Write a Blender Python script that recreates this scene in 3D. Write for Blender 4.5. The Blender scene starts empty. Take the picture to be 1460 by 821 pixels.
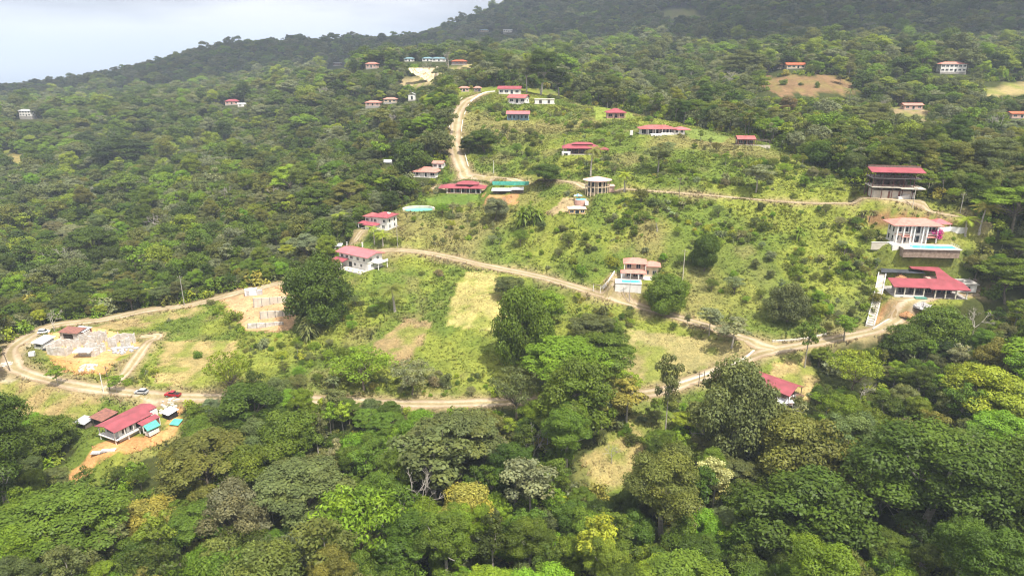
import bpy, math, random
import numpy as np

SC = bpy.context.scene
COL = SC.collection
rnd = random.Random(11)
rng = np.random.default_rng(11)

# ------------------------------------------------------------------ camera model (photo pixels 1460 x 821)
FPX, PITCH, CAMZ = 974.0, math.radians(18.5), 120.0
CP, SP = math.cos(PITCH), math.sin(PITCH)
U0, V0 = 730.0, 410.5

def slope_of_v(v):
    return math.tan(PITCH + math.atan((v - V0) / FPX))

def ray_xy(u, v, Y):
    """ground point of photo pixel (u, v) at forward distance Y"""
    cx, cy = (u - U0) / FPX, (V0 - v) / FPX
    dy, dz = CP + cy * SP, -SP + cy * CP
    return cx * Y / dy, Y, CAMZ + dz * Y / dy

def project(x, y, z):
    x, y, z = np.asarray(x, float), np.asarray(y, float), np.asarray(z, float) - CAMZ
    d = np.maximum(y * CP - z * SP, 1e-3)
    up = y * SP + z * CP
    return U0 + FPX * x / d, V0 - FPX * up / d, d

# ------------------------------------------------------------------ noise
_perm = rng.permutation(512)
_perm = np.concatenate([_perm, _perm])
_val = rng.random(512)

def vnoise(x, y):
    xi, yi = np.floor(x).astype(int), np.floor(y).astype(int)
    fx, fy = x - xi, y - yi
    fx, fy = fx * fx * (3 - 2 * fx), fy * fy * (3 - 2 * fy)
    def h(a, b):
        return _val[_perm[(_perm[a & 511] + b) & 511]]
    a, b, c, d = h(xi, yi), h(xi + 1, yi), h(xi, yi + 1), h(xi + 1, yi + 1)
    return (a * (1 - fx) + b * fx) * (1 - fy) + (c * (1 - fx) + d * fx) * fy

def fbm(x, y, scale, oct=4, seed=0):
    x, y = np.asarray(x, float) / scale + seed * 37.1, np.asarray(y, float) / scale + seed * 91.7
    s, a, t = 0.0, 1.0, 0.0
    for _ in range(oct):
        s = s + a * vnoise(x, y); t += a
        a *= 0.5; x = x * 2.03 + 11.3; y = y * 2.03 + 5.9
    return s / t            # 0..1

def sstep(a, b, x):
    t = np.clip((x - a) / (b - a), 0, 1)
    return t * t * (3 - 2 * t)

# ------------------------------------------------------------------ terrain control points: photo pixel and forward distance in metres
CTRL = [
 # foreground ravine and slope under the lower road
 (-150,900,92),(730,1000,78),(1610,900,90),(200,1000,80),(1250,1000,80),
 (-100,760,140),(100,790,138),(350,800,136),(730,800,136),(1000,800,137),(1300,790,139),(1560,760,142),
 (-100,640,182),(110,690,170),(300,690,168),(500,680,172),(880,650,177),(860,690,166),(1100,660,172),(1300,640,178),(1500,600,188),
 (185,612,191),(40,600,200),(330,600,194),(600,610,192),(880,620,186),(1105,560,205),(1250,560,206),(1400,545,208),
 # lower road
 (0,540,216),(100,553,211),(200,560,209),(440,568,207),(700,573,206),(800,567,206),(920,562,207),(1010,533,216),(1100,496,228),
 (-120,560,210),
 # loop on the left
 (10,505,233),(20,485,245),(130,495,240),(230,482,252),(60,470,258),(150,452,270),(280,433,285),(340,420,290),(410,405,296),(380,440,272),(330,500,238),
 (470,440,266),(600,450,258),(640,520,226),(560,400,285),(700,430,262),(720,480,240),(820,480,240),(830,530,220),
 (510,370,308),(545,356,315),(620,362,308),(700,381,297),(780,398,286),(850,418,271),(900,433,262),(1000,463,247),(960,500,231),
 # right road
 (1200,481,236),(1290,450,245),(1390,416,256),(1320,424,254),(1480,430,255),(1560,450,250),(1250,440,247),
 (1305,362,270),(1390,380,266),(1480,360,272),(1560,340,290),
 # upper cross road
 (900,270,332),(990,277,324),(1080,285,316),(1180,291,306),(1270,297,298),(1380,315,281),(1440,345,270),
 (1270,279,303),(1330,285,300),(1000,400,271),(1000,330,297),(1120,420,258),(1150,350,281),(1220,330,284),
 (860,270,336),(800,300,322),(650,330,330),(650,300,352),(720,320,328),(600,300,352),(560,325,335),(540,325,337),
 (660,270,374),(735,262,366),(610,248,398),(560,260,400),
 # steep access road and knoll
 (660,250,386),(645,225,410),(650,200,440),(650,175,470),(655,150,502),(690,134,540),(735,131,552),(775,146,520),(742,168,480),(640,150,500),(620,200,440),
 (830,216,390),(760,215,415),(720,230,400),(940,192,402),(1065,208,385),(877,168,455),(1000,240,350),(1130,250,335),(1180,240,345),(900,230,370),(1100,225,360),
 # valley behind the knoll, right
 (900,158,530),(1000,168,520),(1080,165,520),(1000,130,680),(1150,190,460),(1250,215,400),(1350,220,420),(1480,250,380),(1350,180,500),(1250,160,540),(1480,170,520),
 (1150,128,590),(1130,108,630),(1225,122,610),(1355,103,660),(1300,140,590),(1440,128,600),(1560,110,680),
 (850,130,680),(850,95,900),(1000,95,850),(770,135,565),(700,110,680),
 # far right hills
 (1200,75,900),(1400,65,950),(1560,60,950),(1200,20,1300),(1400,10,1250),(1000,50,1250),(980,24,1500),(850,45,1500),(720,58,1500),
 (1200,-60,1800),(1400,-60,1700),(1000,-30,2100),(850,-10,2300),(1600,-60,1700),(1000,-80,2700),(1300,-120,2500),
 # left forest
 (-120,440,300),(50,446,290),(200,424,310),(300,395,330),(420,368,340),(100,370,400),(250,345,400),(400,315,400),(480,325,360),
 (-120,330,430),(50,300,520),(200,280,540),(350,255,540),(480,245,500),(560,215,510),
 (-120,240,720),(40,235,720),(200,215,760),(350,190,780),(500,165,720),(600,140,690),
 (-120,180,880),(40,176,880),(180,160,950),(332,152,900),(450,128,900),(560,118,800),(600,115,800),(640,95,820),(530,98,850),(690,92,850),
 (40,156,1250),(200,142,1250),(350,122,1300),(480,104,1300),(600,88,1400),(-120,165,1250),
 # ridge line towards the sea
 (-120,152,1650),(0,145,1700),(100,135,1750),(170,120,1800),(230,106,1850),(290,89,1900),(350,82,1950),(450,80,2000),(520,71,2000),(600,62,2050),(660,40,2100),(700,26,2150),(760,0,2300),
]
_cx, _cz = [], []
for (u, v, Y) in CTRL:
    X, Y_, Z = ray_xy(u, v, Y)
    _cx.append((X, Y_)); _cz.append(Z)
for (u, v, Y, dz) in [(-150,140,2300,-330),(100,140,2400,-330),(300,120,2600,-250),(500,90,2900,-100),(650,60,3200,40),(-150,140,4200,-420),(300,120,4200,-400),(700,60,4500,-60),(1100,0,4200,150),(1500,0,4000,200)]:
    X, Y_, _ = ray_xy(u, v, Y)
    _cx.append((X, Y_)); _cz.append(CAMZ + dz)
_cx, _cz = np.array(_cx), np.array(_cz)

def _uw(x, y):
    yy = np.maximum(y, 75.0)
    yy = yy + np.minimum(np.asarray(y) - 75.0, 0) * 0.0
    return np.clip(x / yy, -1.15, 1.15) * 1.4, np.log(yy)

def _tps(r2):
    return np.where(r2 > 1e-12, 0.5 * r2 * np.log(np.maximum(r2, 1e-12)), 0.0)

_pu, _pw = _uw(_cx[:, 0], _cx[:, 1])
_n = len(_pu)
_K = _tps((_pu[:, None] - _pu) ** 2 + (_pw[:, None] - _pw) ** 2) + np.eye(_n) * 2e-4
_P = np.stack([np.ones(_n), _pu, _pw], 1)
_A = np.block([[_K, _P], [_P.T, np.zeros((3, 3))]])
_sol = np.linalg.solve(_A, np.concatenate([_cz, np.zeros(3)]))

def base_h(x, y):
    x, y = np.asarray(x, float), np.asarray(y, float)
    sh = np.broadcast(x, y).shape
    x, y = np.broadcast_to(x, sh).ravel(), np.broadcast_to(y, sh).ravel()
    out = np.empty(len(x))
    for i in range(0, len(x), 20000):
        u, w = _uw(x[i:i + 20000], y[i:i + 20000])
        k = _tps((u[:, None] - _pu) ** 2 + (w[:, None] - _pw) ** 2)
        out[i:i + 20000] = k @ _sol[:_n] + _sol[_n] + _sol[_n + 1] * u + _sol[_n + 2] * w
    return out.reshape(sh)

# ------------------------------------------------------------------ terrain grid
def _axis(lo, hi, step, far_lo, far_hi, growth=1.045):
    a = list(np.arange(lo, hi + 1e-6, step))
    s, p = step, a[-1]
    while p < far_hi:
        s = min(s * growth, 90); p += s; a.append(p)
    s, p = step, a[0]
    pre = []
    while p > far_lo:
        s = min(s * growth, 90); p -= s; pre.append(p)
    return np.array(pre[::-1] + a)

GX = _axis(-215, 225, 1.6, -4300, 4300)
GY = _axis(120, 400, 1.6, -250, 5000)
gx, gy = np.meshgrid(GX, GY)
GZ = base_h(gx, gy)
GZ0 = GZ.copy()

def height(x, y, G=None):
    G = GZ if G is None else G
    x, y = np.asarray(x, float), np.asarray(y, float)
    i = np.clip(np.searchsorted(GX, x) - 1, 0, len(GX) - 2)
    j = np.clip(np.searchsorted(GY, y) - 1, 0, len(GY) - 2)
    fx = np.clip((x - GX[i]) / (GX[i + 1] - GX[i]), 0, 1)
    fy = np.clip((y - GY[j]) / (GY[j + 1] - GY[j]), 0, 1)
    return (G[j, i] * (1 - fx) + G[j, i + 1] * fx) * (1 - fy) + (G[j + 1, i] * (1 - fx) + G[j + 1, i + 1] * fx) * fy

def ground_at(u, v, G=None, y0=60.0, ymax=3500.0):
    """the place on the ground that the photo shows at pixel (u, v)"""
    cx, cy = (u - U0) / FPX, (V0 - v) / FPX
    dy, dz = CP + cy * SP, -SP + cy * CP
    Y = np.concatenate([np.arange(y0, 900, 0.75), np.arange(900, ymax, 5.0)])
    d = CAMZ + dz / dy * Y - height(cx / dy * Y, Y, G)
    k = np.nonzero(d <= 0)[0]
    if len(k) == 0:
        Yh = Y[-1]
    else:
        k = k[0]
        if k == 0: Yh = Y[0]
        else:
            t = d[k - 1] / (d[k - 1] - d[k]); Yh = Y[k - 1] + t * (Y[k] - Y[k - 1])
    x = cx / dy * Yh
    return float(x), float(Yh), float(height(x, Yh, G))

# ------------------------------------------------------------------ roads and building pads shape the ground
def smooth_line(pts, step=1.5):
    P = np.array(pts, float)
    P = np.vstack([2 * P[0] - P[1], P, 2 * P[-1] - P[-2]])
    out = []
    for i in range(1, len(P) - 2):
        a, b, c, d = P[i - 1], P[i], P[i + 1], P[i + 2]
        n = max(2, int(np.linalg.norm(c[:2] - b[:2]) / step))
        for t in np.linspace(0, 1, n, endpoint=False):
            out.append(0.5 * ((2 * b) + (-a + c) * t + (2 * a - 5 * b + 4 * c - d) * t * t + (-a + 3 * b - 3 * c + d) * t ** 3))
    out.append(P[-2])
    return np.array(out)

ROADS_PX = {
 'lower_road': (6.8, [(-60,520),(5,520),(50,536),(110,549),(200,561),(300,566),(440,569),(600,575),(700,574),(800,568),(920,562),(985,543),(1040,522),(1085,502),(1130,494),(1200,482),(1250,470),(1290,450),(1340,430),(1392,414)]),
 'loop_road': (6.8, [(22,528),(12,505),(28,485),(75,466),(150,453),(215,443),(280,433),(330,419),(375,409),(420,400),(470,385),(500,367),(545,356),(620,362),(700,381),(780,398),(850,418),(900,433),(1000,463),(1060,482),(1105,494)]),
 'inner_loop_road': (4.2, [(150,553),(175,535),(195,512),(212,492),(225,479),(200,480)]),
 'cross_road': (4.0, [(700,252),(780,256),(830,262),(900,270),(990,277),(1080,285),(1180,291),(1270,297),(1330,302),(1370,307),(1398,320)]),
 'steep_road': (8.6, [(690,133),(668,143),(655,158),(650,180),(648,205),(654,228),(664,246),(690,254)]),
 'driveway': (3.2, [(664,250),(640,262),(622,268),(612,275)]),
 'lane': (3.0, [(470,355),(492,352),(520,338),(535,330),(545,325)]),
 'villa_track': (2.6, [(905,433),(880,418),(870,402),(878,392)]),
}
ROADS = {}
_rd_pts, _rd_w = [], []
for name, (w, px) in ROADS_PX.items():
    P = smooth_line([ground_at(u, v, GZ0) for u, v in px])
    z = height(P[:, 0], P[:, 1], GZ0)
    k = 9
    zp = np.pad(z, k, mode='edge')
    z = np.convolve(zp, np.ones(2 * k + 1) / (2 * k + 1), 'same')[k:-k]
    P[:, 2] = z
    ROADS[name] = (w, P)

RDIST = np.full(gx.shape, 99.0)
def flatten_road(w, P):
    x0, x1, y0, y1 = P[:, 0].min() - 14, P[:, 0].max() + 14, P[:, 1].min() - 14, P[:, 1].max() + 14
    ii = np.nonzero((GX > x0) & (GX < x1))[0]; jj = np.nonzero((GY > y0) & (GY < y1))[0]
    if len(ii) == 0 or len(jj) == 0: return
    X, Y = gx[np.ix_(jj, ii)], gy[np.ix_(jj, ii)]
    Z = GZ[np.ix_(jj, ii)]
    for r in range(X.shape[0]):
        d2 = (X[r][:, None] - P[:, 0]) ** 2 + (Y[r][:, None] - P[:, 1]) ** 2
        k = d2.argmin(1); d = np.sqrt(d2[np.arange(len(k)), k])
        wgt = 1 - sstep(w / 2 + 1.0, w / 2 + 4.5, d)
        Z[r] = Z[r] * (1 - wgt) + (P[k, 2]) * wgt
        RDIST[jj[r], ii] = np.minimum(RDIST[jj[r], ii], d - w / 2)
    GZ[np.ix_(jj, ii)] = Z

GZ += np.where(gy < 900, (fbm(gx, gy, 26, 3, 1) - 0.5) * 3.2 * sstep(60, 140, gy), (fbm(gx, gy, 160, 4, 2) - 0.5) * 20 * sstep(900, 1300, gy))
for name in ('steep_road', 'driveway', 'lane', 'villa_track', 'cross_road', 'inner_loop_road', 'loop_road', 'lower_road'):
    flatten_road(*ROADS[name])

PADS = []
def pad(u, v, rx, ry, rot=0.0, dz=0.0, blend=5.0):
    """level a building plot (half sizes rx, ry) and return its centre"""
    x, y, _ = ground_at(u, v, GZ0)
    z = float(height(x, y, GZ0)) + dz
    PADS.append((x, y, rx, ry, rot))
    c, s = math.cos(rot), math.sin(rot)
    ii = np.nonzero(abs(GX - x) < rx + ry + 15)[0]; jj = np.nonzero(abs(GY - y) < rx + ry + 15)[0]
    X, Y = gx[np.ix_(jj, ii)] - x, gy[np.ix_(jj, ii)] - y
    lx, ly = X * c + Y * s, -X * s + Y * c
    d = np.hypot(np.maximum(abs(lx) - rx, 0), np.maximum(abs(ly) - ry, 0))
    wgt = 1 - sstep(0.8, blend, d)
    GZ[np.ix_(jj, ii)] = GZ[np.ix_(jj, ii)] * (1 - wgt) + z * wgt
    return x, y, z
# ------------------------------------------------------------------ materials
def _nodes(name):
    m = bpy.data.materials.new(name); m.use_nodes = True
    nt = m.node_tree; nt.nodes.clear()
    return m, nt, nt.nodes, nt.links

def _mixrgb(N, L, blend, fac, a, b):
    n = N.new('ShaderNodeMix'); n.data_type = 'RGBA'; n.blend_type = blend; n.clamp_factor = True
    for sock, val in ((n.inputs['Factor'], fac), (n.inputs['A'], a), (n.inputs['B'], b)):
        if hasattr(val, 'links') or hasattr(val, 'is_output'): L.new(val, sock)
        elif isinstance(val, (int, float)): sock.default_value = val
        else: sock.default_value = tuple(val) + ((1,) if len(val) == 3 else ())
    for o in n.outputs:
        if o.type == 'RGBA': return o

_MATS = {}
def mat(name, rgb, rough=0.7, var=0.22, scale=1.5, bump=0.0, spec=0.3, metal=0.0, dark=None, ribs=None):
    """painted / rendered surface with stains and streaks of its own"""
    if name in _MATS: return _MATS[name]
    m, nt, N, L = _nodes(name)
    out = N.new('ShaderNodeOutputMaterial'); bs = N.new('ShaderNodeBsdfPrincipled')
    L.new(bs.outputs[0], out.inputs[0])
    tc = N.new('ShaderNodeTexCoord')
    n1 = N.new('ShaderNodeTexNoise'); n1.inputs['Scale'].default_value = scale; n1.inputs['Detail'].default_value = 6
    L.new(tc.outputs['Object'], n1.inputs['Vector'])
    r = N.new('ShaderNodeValToRGB'); r.color_ramp.elements[0].position = 0.3; r.color_ramp.elements[1].position = 0.72
    L.new(n1.outputs['Fac'], r.inputs[0])
    d = dark or tuple(c * (1 - 2 * var) * 0.9 for c in rgb)
    hi = tuple(min(1, c * (1 + var * 0.4)) for c in rgb)
    c = _mixrgb(N, L, 'MIX', r.outputs[0], d, hi)
    bs.inputs['Roughness'].default_value = rough; bs.inputs['Specular IOR Level'].default_value = spec; bs.inputs['Metallic'].default_value = metal
    h = n1.outputs['Fac']
    if ribs:
        w = N.new('ShaderNodeTexWave'); w.inputs['Scale'].default_value = ribs; w.bands_direction = 'X'
        L.new(tc.outputs['Object'], w.inputs['Vector'])
        h = w.outputs['Fac']; bump = bump or 0.5
        c = _mixrgb(N, L, 'MULTIPLY', 0.25, c, w.outputs['Color'])
    L.new(c, bs.inputs['Base Color'])
    if bump:
        b = N.new('ShaderNodeBump'); b.inputs['Strength'].default_value = bump; b.inputs['Distance'].default_value = 0.05
        L.new(h, b.inputs['Height']); L.new(b.outputs[0], bs.inputs['Normal'])
    _MATS[name] = m
    return m

def block_mat(name, rgb, mortar, sx=2.5):
    if name in _MATS: return _MATS[name]
    m, nt, N, L = _nodes(name)
    out = N.new('ShaderNodeOutputMaterial'); bs = N.new('ShaderNodeBsdfPrincipled'); L.new(bs.outputs[0], out.inputs[0])
    tc = N.new('ShaderNodeTexCoord')
    sp = N.new('ShaderNodeSeparateXYZ'); L.new(tc.outputs['Object'], sp.inputs[0])
    ad = N.new('ShaderNodeMath'); ad.operation = 'ADD'; L.new(sp.outputs[0], ad.inputs[0]); L.new(sp.outputs[1], ad.inputs[1])
    cb = N.new('ShaderNodeCombineXYZ'); L.new(ad.outputs[0], cb.inputs[0]); L.new(sp.outputs[2], cb.inputs[1])
    br = N.new('ShaderNodeTexBrick'); br.inputs['Scale'].default_value = sx
    br.inputs['Color1'].default_value = tuple(rgb) + (1,); br.inputs['Color2'].default_value = tuple(c * 0.7 for c in rgb) + (1,)
    br.inputs['Mortar'].default_value = tuple(mortar) + (1,); br.inputs['Mortar Size'].default_value = 0.03
    L.new(cb.outputs[0], br.inputs['Vector'])
    n1 = N.new('ShaderNodeTexNoise'); n1.inputs['Scale'].default_value = 0.9; n1.inputs['Detail'].default_value = 6
    L.new(tc.outputs['Object'], n1.inputs['Vector'])
    r = N.new('ShaderNodeValToRGB'); r.color_ramp.elements[0].position = 0.3; r.color_ramp.elements[0].color = (.55, .5, .45, 1); r.color_ramp.elements[1].position = 0.7
    L.new(n1.outputs['Fac'], r.inputs[0])
    L.new(_mixrgb(N, L, 'MULTIPLY', 1.0, br.outputs['Color'], r.outputs[0]), bs.inputs['Base Color'])
    bs.inputs['Roughness'].default_value = 0.9
    _MATS[name] = m
    return m

def glassy(name, rgb, rough=0.08):
    if name in _MATS: return _MATS[name]
    m, nt, N, L = _nodes(name)
    out = N.new('ShaderNodeOutputMaterial'); bs = N.new('ShaderNodeBsdfPrincipled'); L.new(bs.outputs[0], out.inputs[0])
    bs.inputs['Base Color'].default_value = tuple(rgb) + (1,); bs.inputs['Roughness'].default_value = rough
    bs.inputs['Specular IOR Level'].default_value = 0.5
    n1 = N.new('ShaderNodeTexNoise'); n1.inputs['Scale'].default_value = 3.0
    b = N.new('ShaderNodeBump'); b.inputs['Strength'].default_value = 0.06; L.new(n1.outputs[0], b.inputs['Height']); L.new(b.outputs[0], bs.inputs['Normal'])
    _MATS[name] = m
    return m

M_RED = mat('burgundy_metal_roof', (.36, .082, .100), .6, .12, .3, ribs=1.1, dark=(.24, .060, .068))
M_DUSTY = mat('faded_red_metal_roof', (.47, .135, .135), .6, .14, .3, ribs=1.1, dark=(.30, .09, .08))
M_PINK = mat('pink_metal_roof', (.60, .17, .18), .5, .1, .4, ribs=1.1, dark=(.52, .13, .14))
M_SALMON = mat('salmon_tile_roof', (.62, .27, .22), .7, .14, .6, ribs=1.6, dark=(.52, .19, .15))
M_CREAMROOF = mat('pale_pink_roof', (.66, .42, .34), .7, .1, .5, dark=(.55, .33, .27))
M_ORANGE = mat('orange_tile_roof', (.50, .13, .06), .75, .15, .6)
M_TERRA = mat('weathered_terracotta_roof', (.56, .23, .17), .8, .16, .8, dark=(.36, .17, .14))
M_BLUEROOF = mat('grey_blue_roof', (.18, .30, .34), .5, .15, .5)
M_WHITE = mat('white_render', (.74, .72, .68), .8, .10, .7, dark=(.60, .57, .52))
M_CREAM = mat('cream_render', (.66, .52, .36), .8, .12, .7)
M_ROSE = mat('rose_render', (.62, .40, .32), .8, .12, .7)
M_YELLOW = mat('ochre_render', (.62, .38, .12), .8, .12, .7)
M_BROWN = mat('brown_wall', (.20, .11, .08), .8, .2, .9)
M_RUST = mat('rusty_sheet', (.30, .13, .09), .7, .3, 1.2, ribs=1.3, dark=(.16, .07, .06))
M_ZINC = mat('zinc_sheet', (.50, .51, .52), .4, .2, .8, ribs=1.3, dark=(.34, .33, .33))
M_WSHEET = mat('white_sheet', (.78, .78, .80), .5, .08, .6, ribs=1.0, dark=(.66, .66, .68))
M_CONC = mat('grey_concrete', (.36, .34, .31), .9, .2, .9, dark=(.25, .23, .21))
M_PALECONC = mat('pale_concrete', (.58, .53, .44), .9, .18, .5, dark=(.42, .38, .31))
M_BLOCK = block_mat('grey_block', (.68, .66, .62), (.74, .72, .68))
M_STONE = block_mat('stained_stone', (.38, .29, .22), (.30, .24, .19), 1.2)
M_DARK = mat('black_and_inner_shade', (.035, .032, .03), .9, .2)  # near black; also stands for the shade inside openings
M_STEEL = mat('rust_red_steel', (.15, .06, .05), .6, .2)
M_WOOD = mat('grey_wood', (.20, .16, .12), .85, .25, 2)
M_PANE = glassy('dark_window_glass', (.025, .032, .04))
M_POOL = glassy('pool_water', (.10, .50, .72), .05)
M_TURQ = glassy('turquoise_pool_water', (.12, .42, .34), .2)
M_TARP = mat('green_tarpaulin', (.10, .50, .34), .6, .15, 1.2)
M_NET = mat('green_fence_netting', (.10, .46, .36), .7, .15, .8)
M_TERRACE = mat('beige_tiles', (.60, .47, .37), .8, .12, 1.5)
M_SHINGLE = mat('black_plastic_sheet', (.06, .065, .075), .45, .2, .5)

# ------------------------------------------------------------------ mesh builder
class MB:
    def __init__(s): s.v, s.f, s.m = [], [], []
    def add(s, vs, fs, mi=0):
        o = len(s.v); s.v += [tuple(map(float, v)) for v in vs]; s.f += [tuple(o + i for i in f) for f in fs]; s.m += [mi] * len(fs)
        return s
    def box(s, x0, x1, y0, y1, z0, z1, rz=0.0, mi=0):
        c, q = math.cos(rz), math.sin(rz); mx, my = (x0 + x1) / 2, (y0 + y1) / 2
        vs = []
        for z in (z0, z1):
            for x, y in ((x0, y0), (x1, y0), (x1, y1), (x0, y1)):
                dx, dy = x - mx, y - my
                vs.append((mx + dx * c - dy * q, my + dx * q + dy * c, z))
        return s.add(vs, [(3, 2, 1, 0), (4, 5, 6, 7), (0, 1, 5, 4), (1, 2, 6, 5), (2, 3, 7, 6), (3, 0, 4, 7)], mi)
    def prism(s, poly, z0, z1, mi=0):
        n = len(poly)
        zz = lambda z, i: z[i] if isinstance(z, (list, tuple)) else z
        vs = [(x, y, zz(z0, i)) for i, (x, y) in enumerate(poly)] + [(x, y, zz(z1, i)) for i, (x, y) in enumerate(poly)]
        return s.add(vs, [tuple(range(n))[::-1], tuple(range(n, 2 * n))] + [(i, (i + 1) % n, n + (i + 1) % n, n + i) for i in range(n)], mi)
    def slab(s, quad, t=0.18, mi=0):
        """a thick sheet under the given ring of top corners"""
        n = len(quad)
        vs = [(x, y, z) for x, y, z in quad] + [(x, y, z - t) for x, y, z in quad]
        return s.add(vs, [tuple(range(n)), tuple(range(n, 2 * n))[::-1]] + [(n + i, n + (i + 1) % n, (i + 1) % n, i) for i in range(n)], mi)
    def hip(s, x0, x1, y0, y1, z, rise, t=0.2, ridge=None):
        w, d = x1 - x0, y1 - y0
        if w >= d:
            r = ridge if ridge is not None else d / 2
            a, b = (x0 + r, (y0 + y1) / 2, z + rise), (x1 - r, (y0 + y1) / 2, z + rise)
        else:
            r = ridge if ridge is not None else w / 2
            a, b = ((x0 + x1) / 2, y0 + r, z + rise), ((x0 + x1) / 2, y1 - r, z + rise)
        e = [(x0, y0, z), (x1, y0, z), (x1, y1, z), (x0, y1, z)]
        lo = [(x, y, z - t) for x, y, _ in e]
        vs = e + lo + [a, b]
        if w >= d: top = [(0, 1, 9, 8), (1, 2, 9), (2, 3, 8, 9), (3, 0, 8)]
        else: top = [(0, 1, 8), (1, 2, 9, 8), (2, 3, 9), (3, 0, 8, 9)]
        return s.add(vs, top + [(7, 6, 5, 4), (4, 5, 1, 0), (5, 6, 2, 1), (6, 7, 3, 2), (7, 4, 0, 3)])
    def gable(s, x0, x1, y0, y1, z, rise, t=0.16, axis='y'):
        if axis == 'y':
            m = (x0 + x1) / 2
            s.slab([(x0, y0, z), (m, y0, z + rise), (m, y1, z + rise), (x0, y1, z)], t)
            return s.slab([(m, y0, z + rise), (x1, y0, z), (x1, y1, z), (m, y1, z + rise)], t)
        m = (y0 + y1) / 2
        s.slab([(x0, y0, z), (x1, y0, z), (x1, m, z + rise), (x0, m, z + rise)], t)
        return s.slab([(x0, m, z + rise), (x1, m, z + rise), (x1, y1, z), (x0, y1, z)], t)
    def tube(s, pts, rad, n=6, mi=0, cap=True):
        pts = [np.array(p, float) for p in pts]
        rad = rad if isinstance(rad, (list, tuple, np.ndarray)) else [rad] * len(pts)
        vs = []
        for i, p in enumerate(pts):
            d = pts[min(i + 1, len(pts) - 1)] - pts[max(i - 1, 0)]
            d = d / (np.linalg.norm(d) + 1e-9)
            a = np.cross(d, (0.13, 0.31, 0.94) if abs(d[2]) < 0.9 else (1, 0, 0)); a /= np.linalg.norm(a) + 1e-9
            b = np.cross(d, a)
            for k in range(n):
                t = 2 * math.pi * k / n
                vs.append(p + (a * math.cos(t) + b * math.sin(t)) * rad[i])
        fs = [(i * n + k, i * n + (k + 1) % n, (i + 1) * n + (k + 1) % n, (i + 1) * n + k) for i in range(len(pts) - 1) for k in range(n)]
        if cap: fs += [tuple(range(n))[::-1], tuple(range((len(pts) - 1) * n, len(pts) * n))]
        return s.add(vs, fs, mi)
    def mesh(s, name, mats):
        me = bpy.data.meshes.new(name); me.from_pydata(s.v, [], s.f)
        for m in (mats if isinstance(mats, (list, tuple)) else [mats]): me.materials.append(m)
        if any(s.m): me.polygons.foreach_set('material_index', s.m)
        me.update()
        return me

def link(o):
    COL.objects.link(o); return o

def tag(o, label=None, cat=None, group=None, kind=None):
    if label: o['label'] = label
    if cat: o['category'] = cat
    if group: o['group'] = group
    if kind: o['kind'] = kind
    return o

def thing(name, label, cat, loc=(0, 0, 0), rz=0.0, group=None):
    o = bpy.data.objects.new(name, None); o.empty_display_size = 0.3
    o.location = loc; o.rotation_euler = (0, 0, rz)
    return tag(link(o), label, cat, group, 'thing')

def part(mb, name, m, parent=None, label=None):
    me = mb if isinstance(mb, bpy.types.Mesh) else mb.mesh(name, m)
    o = bpy.data.objects.new(name, me)
    if parent is not None: o.parent = parent
    if label: o['label'] = label
    return link(o)

def one(mb, name, m, label, cat, loc=(0, 0, 0), rz=0.0, group=None, kind=None):
    o = part(mb, name, m); o.location = loc; o.rotation_euler = (0, 0, rz)
    return tag(o, label, cat, group, kind or 'thing')

def copy_tree(o, parent=None):
    c = o.copy(); COL.objects.link(c)
    if parent is not None: c.parent = parent
    for ch in list(o.children): copy_tree(ch, c)
    return c

def fast_mesh(name, V, faces_n, mats, F=None, tint=None, mat_idx=None, smooth=False):
    """V (n,3); faces of faces_n corners each taken in order, or F (m,faces_n)"""
    me = bpy.data.meshes.new(name)
    V = np.asarray(V, np.float32)
    F = np.arange(len(V)).reshape(-1, faces_n) if F is None else np.asarray(F)
    m = len(F)
    me.vertices.add(len(V)); me.vertices.foreach_set('co', V.ravel())
    me.loops.add(m * faces_n); me.loops.foreach_set('vertex_index', F.ravel().astype(np.int32))
    me.polygons.add(m)
    me.polygons.foreach_set('loop_start', (np.arange(m) * faces_n).astype(np.int32))
    me.polygons.foreach_set('loop_total', np.full(m, faces_n, np.int32))
    for q in mats: me.materials.append(q)
    if mat_idx is not None: me.polygons.foreach_set('material_index', np.asarray(mat_idx, np.int32))
    if smooth: me.polygons.foreach_set('use_smooth', np.ones(m, bool))
    if tint is not None:
        a = me.color_attributes.new('tint', 'FLOAT_COLOR', 'POINT')
        t = np.ones((len(V), 4), np.float32); t[:, :tint.shape[1]] = tint
        a.data.foreach_set('color', t.ravel())
    me.update(calc_edges=True)
    return me
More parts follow.
